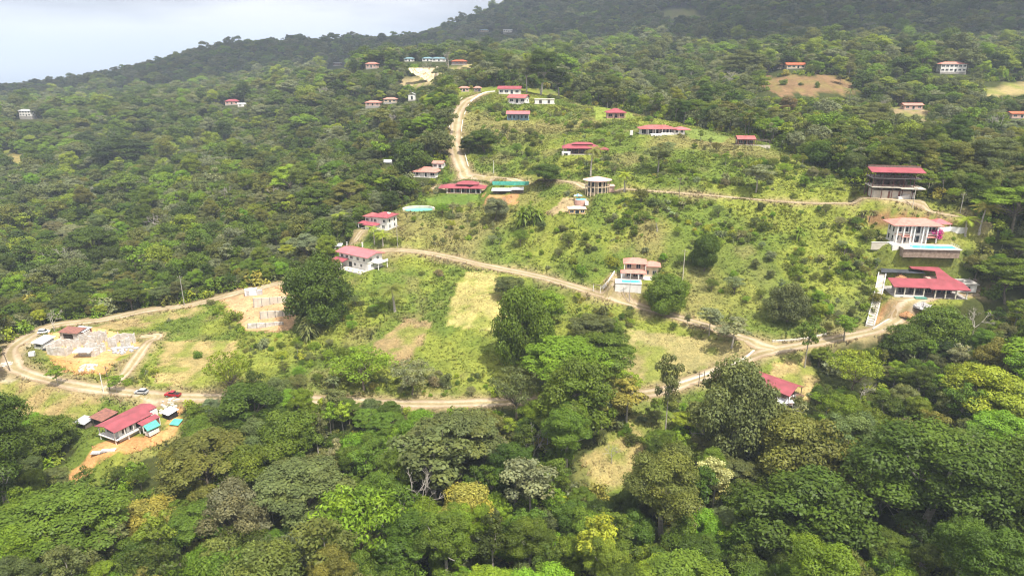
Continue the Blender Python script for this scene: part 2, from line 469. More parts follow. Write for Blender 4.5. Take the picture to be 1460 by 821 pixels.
# ------------------------------------------------------------------ foliage
def leaf_material(name, palette=None, trans=.32, rough=.5):
    m, nt, N, L = _nodes(name)
    out = N.new('ShaderNodeOutputMaterial'); bs = N.new('ShaderNodeBsdfPrincipled'); tr = N.new('ShaderNodeBsdfTranslucent'); mx = N.new('ShaderNodeMixShader')
    at = N.new('ShaderNodeAttribute'); at.attribute_name = 'tint'
    sp = N.new('ShaderNodeSeparateColor'); L.new(at.outputs['Color'], sp.inputs[0])
    oi = N.new('ShaderNodeObjectInfo')
    if palette is None:
        base = oi.outputs['Color']
    else:
        r = N.new('ShaderNodeValToRGB'); r.color_ramp.interpolation = 'CONSTANT'; els = r.color_ramp.elements
        els[0].position = 0; els[0].color = palette[0] + (1,); els[1].position = (len(palette) - 1) / len(palette); els[1].color = palette[-1] + (1,)
        for i, c in enumerate(palette[1:-1]):
            e = els.new((i + 1) / len(palette)); e.color = c + (1,)
        L.new(oi.outputs['Random'], r.inputs[0]); base = r.outputs[0]
    # older leaves yellower: tint.g, lighter or darker sprays: tint.r
    yel = _mixrgb(N, L, 'MULTIPLY', 1.0, base, (1.45, 1.22, .75))
    c1 = _mixrgb(N, L, 'MIX', sp.outputs[1], base, yel)
    mul = N.new('ShaderNodeMath'); mul.operation = 'MULTIPLY'; L.new(sp.outputs[0], mul.inputs[0]); mul.inputs[1].default_value = 2.0
    cb = N.new('ShaderNodeCombineColor')
    for i in range(3): L.new(mul.outputs[0], cb.inputs[i])
    c2 = _mixrgb(N, L, 'MULTIPLY', 1.0, c1, cb.outputs[0])
    L.new(c2, bs.inputs['Base Color'])
    L.new(_mixrgb(N, L, 'MULTIPLY', 1.0, c2, (1.3, 1.2, .4)), tr.inputs['Color'])
    bs.inputs['Roughness'].default_value = rough; bs.inputs['Specular IOR Level'].default_value = .2
    mx.inputs[0].default_value = trans
    L.new(bs.outputs[0], mx.inputs[1]); L.new(tr.outputs[0], mx.inputs[2]); L.new(mx.outputs[0], out.inputs[0])
    return m

PAL = {
 'dark green': (.048, .076, .012), 'deep green': (.072, .114, .014), 'mid green': (.108, .162, .018), 'bright green': (.148, .240, .018),
 'lime green': (.215, .275, .026), 'olive': (.135, .152, .032), 'dull green': (.118, .142, .046), 'grey green': (.180, .205, .105),
 'yellowish': (.260, .250, .050), 'brownish': (.190, .170, .085), 'pale cream': (.46, .46, .20), 'magenta': (.45, .04, .26),
}
M_LEAF = leaf_material('tree_leaves')
M_FAR = leaf_material('far_forest_leaves', [PAL['deep green'], PAL['mid green'], PAL['olive'], PAL['mid green'], PAL['dull green'], PAL['deep green'], PAL['grey green'], PAL['bright green'], PAL['dark green'], PAL['lime green'], PAL['olive'], PAL['dull green'], PAL['mid green'], PAL['grey green']])
M_LOW = leaf_material('undergrowth_leaves', [PAL['mid green'], PAL['bright green'], PAL['lime green'], PAL['olive'], PAL['dull green'], PAL['mid green'], PAL['grey green'], PAL['yellowish'], PAL['bright green'], PAL['lime green']])
M_BARK = mat('grey_bark', (.20, .165, .12), .95, .25, 2.0)
M_PALEBARK = mat('pale_bark', (.42, .38, .32), .9, .2, 2.0)
M_BARKFAR = M_BARK

def _unit(v): return v / (np.linalg.norm(v, axis=-1, keepdims=True) + 1e-9)

def leaf_cloud(clumps, per_m2, size, g, low=-.45, flat=.35, aspect=.62):
    """kite-shaped leaf sprays spread over the shells of the clumps (x, y, z, r_xy, r_z)"""
    V, T = [], []
    for (cx, cy, cz, rx, rz) in clumps:
        area = 4 * math.pi * ((rx * rx * 2 + rx * rz) / 3)
        n = max(10, int(area * per_m2 * .8))
        d = _unit(g.normal(size=(int(n * 1.8), 3)))
        d = d[d[:, 2] > low][:n]; n = len(d)
        rad = g.uniform(.62, 1.06, n)[:, None]
        # lumps on the clump
        ph = g.uniform(0, 6, 3)
        lump = 1 + .16 * np.sin(d[:, :1] * 5 + ph[0]) * np.sin(d[:, 1:2] * 5 + ph[1]) + .08 * np.sin(d[:, 2:] * 9 + ph[2])
        p = np.array([cx, cy, cz]) + d * rad * lump * np.array([rx, rx, rz])
        nrm = _unit(d * np.array([1 / rx, 1 / rx, 1 / rz]) * rx + g.normal(size=(n, 3)) * .5 + np.array([0, 0, flat]))
        t = _unit(np.cross(nrm, g.normal(size=(n, 3)))); b = np.cross(nrm, t)
        s = size * g.uniform(.6, 1.3, n)[:, None]
        tip = p + t * s * .55 - nrm * s * .12; tail = p - t * s * .5 - nrm * s * .05
        v = np.stack([tail, p + b * s * aspect * .5, tip, p - b * s * aspect * .5], 1)
        V.append(v.reshape(-1, 3))
        cb = g.uniform(.40, .60); cyel = max(0, g.normal(.12, .16))
        tr = np.clip(cb + g.normal(0, .07, n), .2, .9); ty = np.clip(cyel + g.normal(0, .12, n), 0, 1)
        T.append(np.repeat(np.stack([tr, ty, ty * 0], 1), 4, 0))
    return np.concatenate(V), np.concatenate(T)

def limbs(mb, g, H, clumps, r0, z_fork, count, bend=.06, n=6, wob=.5):
    """tapered trunk and limbs that reach into the crown"""
    top = np.array([g.normal(0, H * bend * .5), g.normal(0, H * bend * .5), z_fork])
    mid = top * .5 + np.array([g.normal(0, .15), g.normal(0, .15), 0])
    mb.tube([(0, 0, -1.2), (0, 0, .4), mid, top], [r0 * 1.5, r0 * 1.1, r0 * .85, r0 * .65], n)
    idx = g.permutation(len(clumps))[:count]
    for k in idx:
        c = np.array(clumps[k][:3]); c[2] -= clumps[k][4] * .3
        if c[2] < z_fork * .6: c[2] = z_fork * .6
        q = top + (c - top) * .5 + np.array([g.normal(0, wob), g.normal(0, wob), -abs(g.normal(0, wob)) * .6])
        st = top * g.uniform(.75, 1.0)
        mb.tube([st, q, c], [r0 * .45, r0 * .28, r0 * .09], 5, cap=False)

def crown_dome(g, H, R, base, n, rc, flat=.75, hollow=.55):
    """clumps through a dome: (x, y, z, r, rz)"""
    out = []; hz = H - base
    k = 0; la, lb = g.uniform(0, 6.28, 2)
    while len(out) < n and k < 4000:
        k += 1
        d = _unit(g.normal(size=3)); r = g.uniform(hollow, 1.0)
        p = d * r
        if p[2] < -.55: continue
        az = math.atan2(p[1], p[0]); lob = 1 + .17 * math.sin(3 * az + la) + .10 * math.sin(5 * az + lb + 3 * p[2])
        c = (p[0] * R * .82 * lob, p[1] * R * .82 * lob, base + hz * .42 + p[2] * hz * .48)
        rr = rc * g.uniform(.75, 1.3)
        if any((c[0] - o[0]) ** 2 + (c[1] - o[1]) ** 2 + (c[2] - o[2]) ** 2 < (.72 * (rr + o[3]) * .62) ** 2 for o in out): continue
        out.append((c[0], c[1], c[2], rr, rr * flat))
    cut = g.uniform(0, 6.28)        # a thin side and a few sprays that stand out of the dome
    out = [o for o in out if not (abs((math.atan2(o[1], o[0]) - cut + math.pi) % (2 * math.pi) - math.pi) < .5 and g.random() < .55 and math.hypot(o[0], o[1]) > R * .35)]
    for _ in range(max(2, n // 6)):
        a, q = g.uniform(0, 6.28), g.uniform(.5, 1.12); out.append((math.cos(a) * R * q, math.sin(a) * R * q, base + hz * g.uniform(.35, 1.02) * (1.12 - .45 * q), rc * g.uniform(.35, .6), rc * .35))
    return out

def crown_umbrella(g, H, R, n, rc):
    out = []; k = 0
    while len(out) < n and k < 4000:
        k += 1
        a, r = g.uniform(0, 2 * math.pi), math.sqrt(g.uniform(0, 1))
        x, y = math.cos(a) * r * R * .9, math.sin(a) * r * R * .9
        z = H - rc * .5 - (r ** 2.2) * H * .22 + g.normal(0, .5) - g.choice([0, 0, .0, H * .14])
        rr = rc * g.uniform(.75, 1.35)
        if any((x - o[0]) ** 2 + (y - o[1]) ** 2 + (2.2 * (z - o[2])) ** 2 < (.55 * (rr + o[3])) ** 2 for o in out): continue
        out.append((x, y, z, rr, rr * .42))
    return out

def crown_open(g, H, R, n, rc):
    out = []; k = 0
    while len(out) < n and k < 3000:
        k += 1
        d = _unit(g.normal(size=3)); r = g.uniform(.35, 1.0)
        c = (d[0] * r * R, d[1] * r * R, H * .70 + d[2] * r * H * .28)
        rr = rc * g.uniform(.6, 1.3)
        if any((c[0] - o[0]) ** 2 + (c[1] - o[1]) ** 2 + (c[2] - o[2]) ** 2 < (.62 * (rr + o[3])) ** 2 for o in out): continue
        out.append((c[0], c[1], c[2], rr, rr * .6))
    return out

# kind: name, phrase, nominal height and crown radius; each has a few grown variants (crown mesh, trunk mesh)
TREES = {}
def grow(kind, seed, fine=True):
    g = np.random.default_rng(seed)
    mb = MB(); ld = 1.0 if fine else .26; ls = 1.0 if fine else 1.85
    if kind == 'broadleaf_tree':
        H, R = 15, 6.2; cl = crown_dome(g, H, R, 3.5, 34 if fine else 18, 2.0 if fine else 2.7)
        V, T = leaf_cloud(cl, 16 * ld, .44 * ls, g); limbs(mb, g, H, cl, .34, 5.5, 14 if fine else 4)
    elif kind == 'umbrella_tree':
        H, R = 16, 8.4; cl = crown_umbrella(g, H, R, 34 if fine else 18, 2.1 if fine else 2.8)
        V, T = leaf_cloud(cl, 12 * ld, .50 * ls, g, low=-.35, flat=.8); limbs(mb, g, H, cl, .36, 7.0, 18 if fine else 5, wob=.9)
    elif kind == 'slender_tree':
        H, R = 15, 3.7; cl = crown_open(g, H, R, 20 if fine else 11, 1.3 if fine else 1.8)
        V, T = leaf_cloud(cl, 10 * ld, .50 * ls, g, low=-.7); limbs(mb, g, H, cl, .2, 8.5, 14 if fine else 4)
    elif kind == 'round_tree':
        H, R = 11, 5.6; cl = crown_dome(g, H, R, .3, 46 if fine else 22, 1.7 if fine else 2.5, .85, .7)
        V, T = leaf_cloud(cl, 20 * ld, .38 * ls, g, low=-.6); limbs(mb, g, H, cl, .35, 3.0, 8 if fine else 3)
    elif kind == 'feathery_tree':
        H, R = 10, 5.0; cl = crown_open(g, H, R, 46 if fine else 20, 1.25 if fine else 1.9)
        V, T = leaf_cloud(cl, 7.5 * ld, .46 * ls, g, low=-.8, aspect=.45); limbs(mb, g, H, cl, .2, 3.2, 22 if fine else 5)
    elif kind == 'tall_tree':
        H, R = 23, 6.8; cl = crown_dome(g, H, R, 9.5, 30 if fine else 16, 2.1 if fine else 2.9, .7, .5) + [(g.normal(0, 2.4), g.normal(0, 2.4), 6.5 + g.uniform(0, 3), 1.5, 1.2) for _ in range(4)]
        V, T = leaf_cloud(cl, 22 * ld, .36 * ls, g); limbs(mb, g, H, cl, .46, 12, 16 if fine else 5)
    elif kind == 'shrub':
        H, R = 3.4, 2.3; cl = crown_dome(g, H, R, -.4, 16 if fine else 9, .95 if fine else 1.2, .85, .4)
        sq = g.uniform(.6, 1.25); cl = [(c[0] * 1.25, c[1] * g.uniform(.7, 1.2), c[2] * sq, c[3], c[4]) for c in cl]
        V, T = leaf_cloud(cl, 11 * ld, .40 * ls, g, low=-.5); limbs(mb, g, H, cl, .06, .8, 5)
    return V, T, mb, H, R

BARKS = {'slender_tree': M_PALEBARK, 'tall_tree': M_PALEBARK, 'umbrella_tree': M_BARK}
def tree_kind(kind, nvar, seed0):
    vs_ = []
    for i in range(nvar):
        V, T, mb, H, R = grow(kind, seed0 + i)
        cm = fast_mesh('crown', V, 4, [M_LEAF], tint=T)
        tm = mb.mesh('trunk', BARKS.get(kind, M_BARK))
        # one mesh with both, for copies too small to show their parts
        nb = len(mb.v)
        me = bpy.data.meshes.new(kind)
        Vj = np.concatenate([np.array(mb.v, np.float32), V.astype(np.float32)])
        faces = [tuple(f) for f in mb.f] + [tuple(q) for q in (np.arange(len(V)).reshape(-1, 4) + nb)]
        me.from_pydata(Vj.tolist(), [], faces)
        me.materials.append(BARKS.get(kind, M_BARK)); me.materials.append(M_LEAF)
        me.polygons.foreach_set('material_index', np.concatenate([np.zeros(len(mb.f), np.int32), np.ones(len(V) // 4, np.int32)]))
        a = me.color_attributes.new('tint', 'FLOAT_COLOR', 'POINT')
        tt = np.ones((len(Vj), 4), np.float32); tt[nb:, :3] = T; a.data.foreach_set('color', tt.ravel())
        vs_.append((cm, tm, me, H, R))
    TREES[kind] = vs_

def bare_tree_meshes(seed):
    g = np.random.default_rng(seed); mb = MB(); H = 13.0
    tips = []
    def br(p, d, ln, r, depth):
        q = p + d * ln * .5 + g.normal(0, ln * .05, 3); e = p + d * ln + g.normal(0, ln * .06, 3)
        mb.tube([p, q, e], [r, r * .8, r * .6], 5 if depth < 2 else 4, cap=False)
        if depth >= 4: tips.append(e); return
        for _ in range(3 if depth < 3 else 4):
            nd = _unit(d + g.normal(0, .55, 3) + np.array([0, 0, .15])); br(e, nd, ln * g.uniform(.55, .8), r * .58, depth + 1)
    br(np.array([0, 0, -1.0]), np.array([0, 0, 1.0]), H * .42, .3, 0)
    return mb, H, 5.0

# ------------------------------------------------------------------ palms, yuccas, bananas
def frond(V, T, p, az, el, ln, droop, wid, g, tone):
    """an arching rib carrying two rows of hanging leaflets"""
    n = 11; d = np.array([math.cos(az), math.sin(az), 0]); pts = []
    q = np.array(p, float); e = el
    for i in range(n + 1):
        pts.append(q.copy()); q = q + (d * math.cos(e) + np.array([0, 0, math.sin(e)])) * ln / n; e -= droop / n
    side = np.array([-d[1], d[0], 0])
    for i in range(n):
        a, b = pts[i], pts[i + 1]
        w = wid * math.sin(math.pi * min(1, (i + 1.2) / (n + .6))) ** .6
        for s in (-1, 1):
            for h in (0.0, .5):
                a2 = a + (b - a) * h; b2 = a + (b - a) * (h + .42)
                tip = (a2 + b2) / 2 + side * s * w + (b - a) * 1.1 + np.array([0, 0, -w * .55])
                V += [a2, b2, tip]; k = tone + g.normal(0, .05); T += [(k, g.uniform(0, .3), 0)] * 3

def palm_meshes(seed, H=9.0, nf=15, ln=3.6, lean=.12, tone=.6):
    g = np.random.default_rng(seed); mb = MB()
    a = g.uniform(0, 6.28); top = np.array([math.cos(a) * H * lean, math.sin(a) * H * lean, H])
    pts = [(0, 0, -.8)] + [(top[0] * t ** 1.8, top[1] * t ** 1.8, H * t) for t in np.linspace(.05, 1, 7)]
    mb.tube(pts, [.34, .26, .21, .19, .18, .17, .16, .15], 7)
    V, T = [], []
    for i in range(nf):
        el = g.uniform(-.35, 1.2)
        frond(V, T, top + np.array([0, 0, .1]), i * 2.4 + g.normal(0, .2), el, ln * g.uniform(.85, 1.1), g.uniform(1.2, 1.9), ln * .22, g, tone)
    return mb, np.array(V), np.array(T), H + 1.5, ln

def yucca_meshes(seed, stems=4, H=3.4, tone=.55):
    g = np.random.default_rng(seed); mb = MB(); V, T = [], []
    for s in range(stems):
        a = g.uniform(0, 6.28); r = g.uniform(.3, 1.5) if stems > 1 else 0; h = H * g.uniform(.45, 1)
        tip = np.array([math.cos(a) * r * 1.3, math.sin(a) * r * 1.3, h])
        mb.tube([(math.cos(a) * r * .4, math.sin(a) * r * .4, -.5), tip * np.array([.7, .7, .5]), tip], [.14, .11, .09], 6)
        for lev in (0, .35, .7):
            c = tip - np.array([0, 0, lev * h * .5])
            for i in range(20):
                az, el = g.uniform(0, 6.28), g.uniform(-.5, 1.35) - lev * .6; L_ = g.uniform(1.1, 1.7)
                d = np.array([math.cos(az) * math.cos(el), math.sin(az) * math.cos(el), math.sin(el)]); sd_ = _unit(np.cross(d, (0, 0, 1.0))) * .13
                m_ = c + d * L_ * .55; e = c + d * L_ + np.array([0, 0, -.35 * L_])
                k = tone + g.normal(0, .09); y = g.uniform(0, .5)
                V += [c - sd_ * .6, c + sd_ * .6, m_ + sd_, m_ - sd_, m_ - sd_, m_ + sd_, e + sd_ * .15, e - sd_ * .15]; T += [(k, y, 0)] * 8
    return mb, np.array(V), np.array(T), H, 1.8

def banana_meshes(seed, stems=5):
    g = np.random.default_rng(seed); mb = MB(); V, T = [], []
    for s in range(stems):
        x, y, h = g.normal(0, .9), g.normal(0, .9), g.uniform(1.4, 2.6)
        mb.tube([(x, y, -.4), (x, y, h)], [.16, .11], 6)
        for i in range(8):
            az, el = g.uniform(0, 6.28), g.uniform(.3, 1.25); d = np.array([math.cos(az), math.sin(az), 0]); sd_ = np.array([-d[1], d[0], 0])
            p = np.array([x, y, h]); ln, n, e = g.uniform(1.7, 2.5), 5, el; rows = []
            for k in range(n + 1):
                w = .34 * math.sin(math.pi * min(.97, (k + .7) / (n + .9))); rows.append((p - sd_ * w, p + sd_ * w))
                p = p + (d * math.cos(e) + np.array([0, 0, math.sin(e)])) * ln / n; e -= .38
            k0 = .62 + g.normal(0, .08)
            for k in range(n):
                V += [rows[k][0], rows[k][1], rows[k + 1][1], rows[k + 1][0]]; T += [(k0, g.uniform(0, .35), 0)] * 4
    return mb, np.array(V), np.array(T), 3.6, 2.2

for k_, nv_, s_ in (('broadleaf_tree', 5, 100), ('umbrella_tree', 4, 200), ('slender_tree', 4, 300), ('round_tree', 4, 400), ('feathery_tree', 3, 500), ('tall_tree', 3, 600), ('shrub', 7, 700)):
    tree_kind(k_, nv_, s_)

def small_kind(kind, gens, corners, bark):
    vs_ = []
    for mb, V, T, H, R in gens:
        cm = fast_mesh('crown', V, corners, [M_LEAF], tint=T); vs_.append((cm, mb.mesh('trunk', bark), None, H, R))
    TREES[kind] = vs_
small_kind('palm_tree', [palm_meshes(900 + i) for i in range(3)] + [palm_meshes(910, 6.5, 17, 3.4, .05)], 3, M_PALEBARK)
small_kind('yucca_plant', [yucca_meshes(930 + i, 4 + i) for i in range(3)] + [yucca_meshes(940, 1, 2.2)], 4, M_BARK)
small_kind('banana_plant', [banana_meshes(950 + i) for i in range(2)], 4, M_BARK)
TREES['leafless_tree'] = []
for i_ in range(3):
    mb_, H_, R_ = bare_tree_meshes(970 + i_)
    TREES['leafless_tree'].append((None, mb_.mesh('leafless_tree', mat('bleached_bark', (.40, .36, .31), .9, .15, 2)), None, H_, R_))

PLANTED = []        # (x, y, crown radius, height, kind, colour, object)
def plant(kind, x, y, z, H, Rs=1.0, colour='mid green', variant=None, rot=None, parts=True, tilt=0.0, vary=.16):
    vs_ = TREES[kind]; k = rnd.randrange(len(vs_)) if variant is None else variant
    cm, tm, me, H0, R0 = vs_[k]
    s = H / H0; sx = s * Rs
    col = PAL[colour]; f = 1 + rnd.uniform(-vary, vary) * 1.6; hs = 1 + rnd.uniform(-vary, vary)
    col4 = (col[0] * f * hs, col[1] * f, col[2] * f, 1)
    rz = rnd.uniform(0, 6.283) if rot is None else rot
    if cm is None or (not parts and me is not None):
        o = bpy.data.objects.new(kind, me if cm is not None else tm); o.color = col4
    else:
        o = bpy.data.objects.new(kind, None); o.empty_display_size = .3
        for nm, q in (('trunk', tm), ('crown', cm)):
            c = bpy.data.objects.new(nm, q); c.parent = o; c.color = col4; link(c)
    o.location = (x, y, z - .1); o.rotation_euler = (rnd.uniform(-.05, .05) + tilt, rnd.uniform(-.05, .05), rz); o.scale = (sx, sx, s)
    link(o)
    PLANTED.append((x, y, R0 * sx, H, kind, colour, o))
    return o
# ------------------------------------------------------------------ where things lie on the ground (photo-pixel outlines of plots, laid on the terrain)
def inside(poly, u, v):
    u, v = np.asarray(u), np.asarray(v)
    r = np.zeros(np.broadcast(u, v).shape, bool)
    n = len(poly)
    for i in range(n):
        (x1, y1), (x2, y2) = poly[i], poly[(i + 1) % n]
        if y1 == y2: continue
        c = (y1 > v) != (y2 > v)
        r ^= c & (u < (x2 - x1) * (v - y1) / (y2 - y1) + x1)
    return r

CLEAR = [(0,500),(60,465),(185,448),(290,430),(330,418),(400,402),(470,372),(490,350),(525,318),(600,278),(632,245),(640,215),(641,170),(652,130),(700,123),(790,128),(820,146),(900,160),(1000,182),(1095,203),(1160,232),(1232,272),(1300,285),(1390,300),(1418,332),(1375,365),(1395,420),(1345,440),(1250,478),(1150,505),(1165,545),(1140,575),(1090,585),(1075,560),(1010,560),(940,650),(905,700),(830,710),(815,660),(850,630),(890,600),(900,575),(700,583),(440,578),(300,574),(262,580),(262,620),(235,640),(160,680),(110,715),(70,690),(110,640),(95,610),(0,595)]
CLEARINGS = [CLEAR,
 [(1078,118),(1092,108),(1112,111),(1130,106),(1150,109),(1172,107),(1195,108),(1212,117),(1238,122),(1216,128),(1202,135),(1178,131),(1160,140),(1135,134),(1112,139),(1100,129),(1085,127)],
 [(1390,132),(1430,120),(1500,116),(1500,136),(1405,138)],
 [(565,125),(575,112),(690,86),(695,98),(625,122)],
 [(1235,160),(1300,148),(1330,160),(1325,205),(1300,215),(1290,180),(1240,176)],
 [(0,215),(60,222),(30,245),(0,245)],
]
HILLTOP = [(930,22),(955,12),(985,14),(1018,32),(990,40),(945,38)]
# (outline, colour, edge noise)
ZONES = [
 ('tan', [(665,386),(712,392),(728,430),(722,475),(637,463),(640,430)], (.36,.31,.13)),
 ('stubble', [(585,452),(617,460),(600,492),(572,522),(533,503),(530,490)], (.27,.20,.11)),
 ('tan2', [(235,487),(340,485),(335,512),(270,548),(225,548),(225,520)], (.32,.25,.12)),
 ('tan3', [(-20,530),(60,548),(150,562),(135,590),(90,608),(-20,590)], (.29,.22,.11)),
 ('tan4', [(120,465),(290,437),(300,442),(200,468),(182,470),(130,470)], (.30,.23,.12)),
 ('tan5', [(885,468),(1000,482),(1072,492),(1000,528),(930,545),(885,540)], (.27,.23,.11)),
 ('tan6', [(888,598),(918,588),(915,640),(890,700),(845,695),(832,650)], (.32,.26,.12)),
 ('tan7', [(1098,518),(1155,508),(1170,562),(1130,582),(1112,560)], (.34,.26,.13)),
 ('soil', [(108,668),(135,632),(190,622),(238,612),(240,585),(258,580),(256,610),(230,632),(150,652),(112,692),(85,692)], (.48,.25,.12)),
 ('soil', [(62,488),(78,470),(130,466),(192,480),(200,496),(150,520),(110,520),(70,505)], (.52,.33,.17)),
 ('soil', [(68,500),(110,518),(160,516),(150,530),(110,530),(80,518)], (.46,.27,.12)),
 ('soil', [(316,428),(345,412),(410,400),(425,450),(415,468),(350,474),(340,455)], (.46,.29,.18)),
 ('soil', [(1243,462),(1262,428),(1290,422),(1302,440),(1265,466)], (.40,.17,.08)),
 ('soil', [(690,277),(745,275),(735,293),(690,293)], (.42,.23,.12)),
 ('dry', [(1290,415),(1395,408),(1390,420),(1300,432)], (.42,.36,.28)),
 ('brown', CLEARINGS[1], (.20,.125,.075)),
 ('tan', CLEARINGS[2], (.33,.26,.14)),
 ('tan', CLEARINGS[3], (.36,.28,.17)),
 ('tan', CLEARINGS[4], (.27,.20,.13)),
 ('tan', CLEARINGS[5], (.28,.22,.09)),
 ('tan', HILLTOP, (.20,.19,.08)),
 ('dry', [(-5,505),(8,488),(40,474),(62,478),(34,500),(28,525),(20,545),(-10,540)], (.44,.38,.30)),
 ('lawn', [(605,284),(640,277),(690,278),(665,291),(625,293)], (.115,.175,.036)),
 ('lawn', [(968,182),(1010,186),(1040,196),(1030,205),(985,198)], (.15,.19,.05)),
 ('red', [(1235,306),(1275,304),(1360,312),(1362,322),(1330,322),(1270,318),(1235,318)], (.22,.13,.07)),
 ('pathsoil', [(775,300),(800,285),(825,280),(830,300),(800,305)], (.34,.26,.16)),
 ('pathsoil', [(845,150),(900,160),(905,168),(870,170),(850,172)], (.20,.24,.05)),
]

def on_road(x, y, margin=0.0):
    x, y = np.asarray(x, float).ravel(), np.asarray(y, float).ravel()
    r = np.zeros(len(x), bool)
    for w, P in ROADS.values():
        k = np.nonzero((x > P[:, 0].min() - 12) & (x < P[:, 0].max() + 12) & (y > P[:, 1].min() - 12) & (y < P[:, 1].max() + 12))[0]
        Q = P[::2]
        for i in range(0, len(k), 4000):
            kk = k[i:i + 4000]
            d2 = ((x[kk][:, None] - Q[:, 0]) ** 2 + (y[kk][:, None] - Q[:, 1]) ** 2).min(1)
            r[kk] |= d2 < (w / 2 + margin) ** 2
    return r

def ground_colours():
    u, v, d = project(gx, gy, GZ)
    n1 = fbm(gx, gy, 22, 4, 3); n2 = fbm(gx, gy, 7, 3, 4); n3 = fbm(gx, gy, 60, 3, 5)
    far = sstep(600, 900, gy)
    C = np.empty(gx.shape + (3,))
    forest = np.array([.060, .062, .022]); forest2 = np.array([.035, .05, .014])
    C[:] = forest + (forest2 - forest) * n2[..., None]
    ok = (gy > 70) & (gy < 1500)
    uj, vj = u + (n2 - .5) * 14 + (n1 - .5) * 10, v + (n2 - .5) * 9
    g = inside(CLEAR, uj, vj) & ok & (gy < 700)
    ga = np.array([.112, .152, .030]); gb = np.array([.192, .216, .043]); gc = np.array([.215, .185, .082])
    grass = ga + (gb - ga) * sstep(.40, .62, n1)[..., None]
    grass = grass + (gc - grass) * (sstep(.50, .68, n3) * .75)[..., None]
    # old scrub and worn brown earth between the tussocks
    n5 = fbm(gx, gy, 5, 3, 31); n6 = fbm(gx, gy, 13, 4, 33)
    grass = grass * (.74 + .5 * n5)[..., None]
    w5 = (sstep(.56, .70, n6) * .4)[..., None]; grass = grass * (1 - w5) + np.array([.20, .155, .085]) * w5
    C[g] = grass[g]
    for nm, poly, col in ZONES:
        jit = .7 if nm in ('tan', 'stubble', 'tan2') else (.35 if nm == 'lawn' else 1.25)
        if nm == 'brown': jit = 1.1
        k = inside(poly, u + (n2 - .5) * 14 * jit, v + (n2 - .5) * 8 * jit)
        k &= (gy > 900) if poly is HILLTOP else (ok & (gy < 1000))
        cc = np.array(col) * (0.62 + 0.40 * n2 + .36 * n5)[..., None]
        if nm.startswith('tan') or nm == 'brown' or nm == 'stubble':
            w = (sstep(.46, .62, fbm(gx, gy, 6, 4, 8)) * .8)[..., None]
            w = w * (.35 if nm == 'brown' else 1)
            cc = cc * (1 - w) + np.array([.17, .20, .04]) * w
        C[k] = cc[k]
    # worn earth verges beside the roads
    w7 = ((1 - sstep(-.2, 3.4, RDIST + (n2 - .5) * 5)) * .85)[..., None]
    C = C * (1 - w7) + np.array([.29, .225, .135]) * (.7 + .6 * n5)[..., None] * w7
    return np.clip(C, 0, 1)

def ground_material():
    m, nt, N, L = _nodes('ground_cover')
    out = N.new('ShaderNodeOutputMaterial'); bs = N.new('ShaderNodeBsdfPrincipled'); L.new(bs.outputs[0], out.inputs[0])
    at = N.new('ShaderNodeAttribute'); at.attribute_name = 'tint'
    tc = N.new('ShaderNodeTexCoord')
    a = N.new('ShaderNodeTexNoise'); a.inputs['Scale'].default_value = 1.1; a.inputs['Detail'].default_value = 8; a.inputs['Roughness'].default_value = .7
    b = N.new('ShaderNodeTexNoise'); b.inputs['Scale'].default_value = .28; b.inputs['Detail'].default_value = 6
    for n in (a, b): L.new(tc.outputs['Object'], n.inputs['Vector'])
    r = N.new('ShaderNodeValToRGB'); r.color_ramp.elements[0].position = .32; r.color_ramp.elements[0].color = (.62, .64, .56, 1)
    r.color_ramp.elements[1].position = .66; r.color_ramp.elements[1].color = (1.2, 1.18, 1.12, 1); L.new(a.outputs['Fac'], r.inputs[0])
    c = _mixrgb(N, L, 'MULTIPLY', 1.0, at.outputs['Color'], r.outputs[0])
    r2 = N.new('ShaderNodeValToRGB'); r2.color_ramp.elements[0].position = .35; r2.color_ramp.elements[0].color = (.82, .85, .8, 1)
    r2.color_ramp.elements[1].position = .65; r2.color_ramp.elements[1].color = (1.12, 1.1, 1.0, 1); L.new(b.outputs['Fac'], r2.inputs[0])
    L.new(_mixrgb(N, L, 'MULTIPLY', 1.0, c, r2.outputs[0]), bs.inputs['Base Color'])
    bs.inputs['Roughness'].default_value = 1.0; bs.inputs['Specular IOR Level'].default_value = 0.05
    bp = N.new('ShaderNodeBump'); bp.inputs['Strength'].default_value = .9; bp.inputs['Distance'].default_value = .35
    L.new(a.outputs['Fac'], bp.inputs['Height']); L.new(bp.outputs[0], bs.inputs['Normal'])
    return m

def build_ground():
    ny, nx = gx.shape
    V = np.stack([gx.ravel(), gy.ravel(), GZ.ravel()], 1)
    i = (np.arange(ny - 1)[:, None] * nx + np.arange(nx - 1)).ravel()
    F = np.stack([i, i + 1, i + nx + 1, i + nx], 1)
    me = fast_mesh('ground', V, 4, [ground_material()], F, ground_colours.cache.reshape(-1, 3), smooth=True)
    return tag(link(bpy.data.objects.new('ground', me)), 'hilly ground of grassy plots, bare soil and forest floor', 'ground', kind='structure')

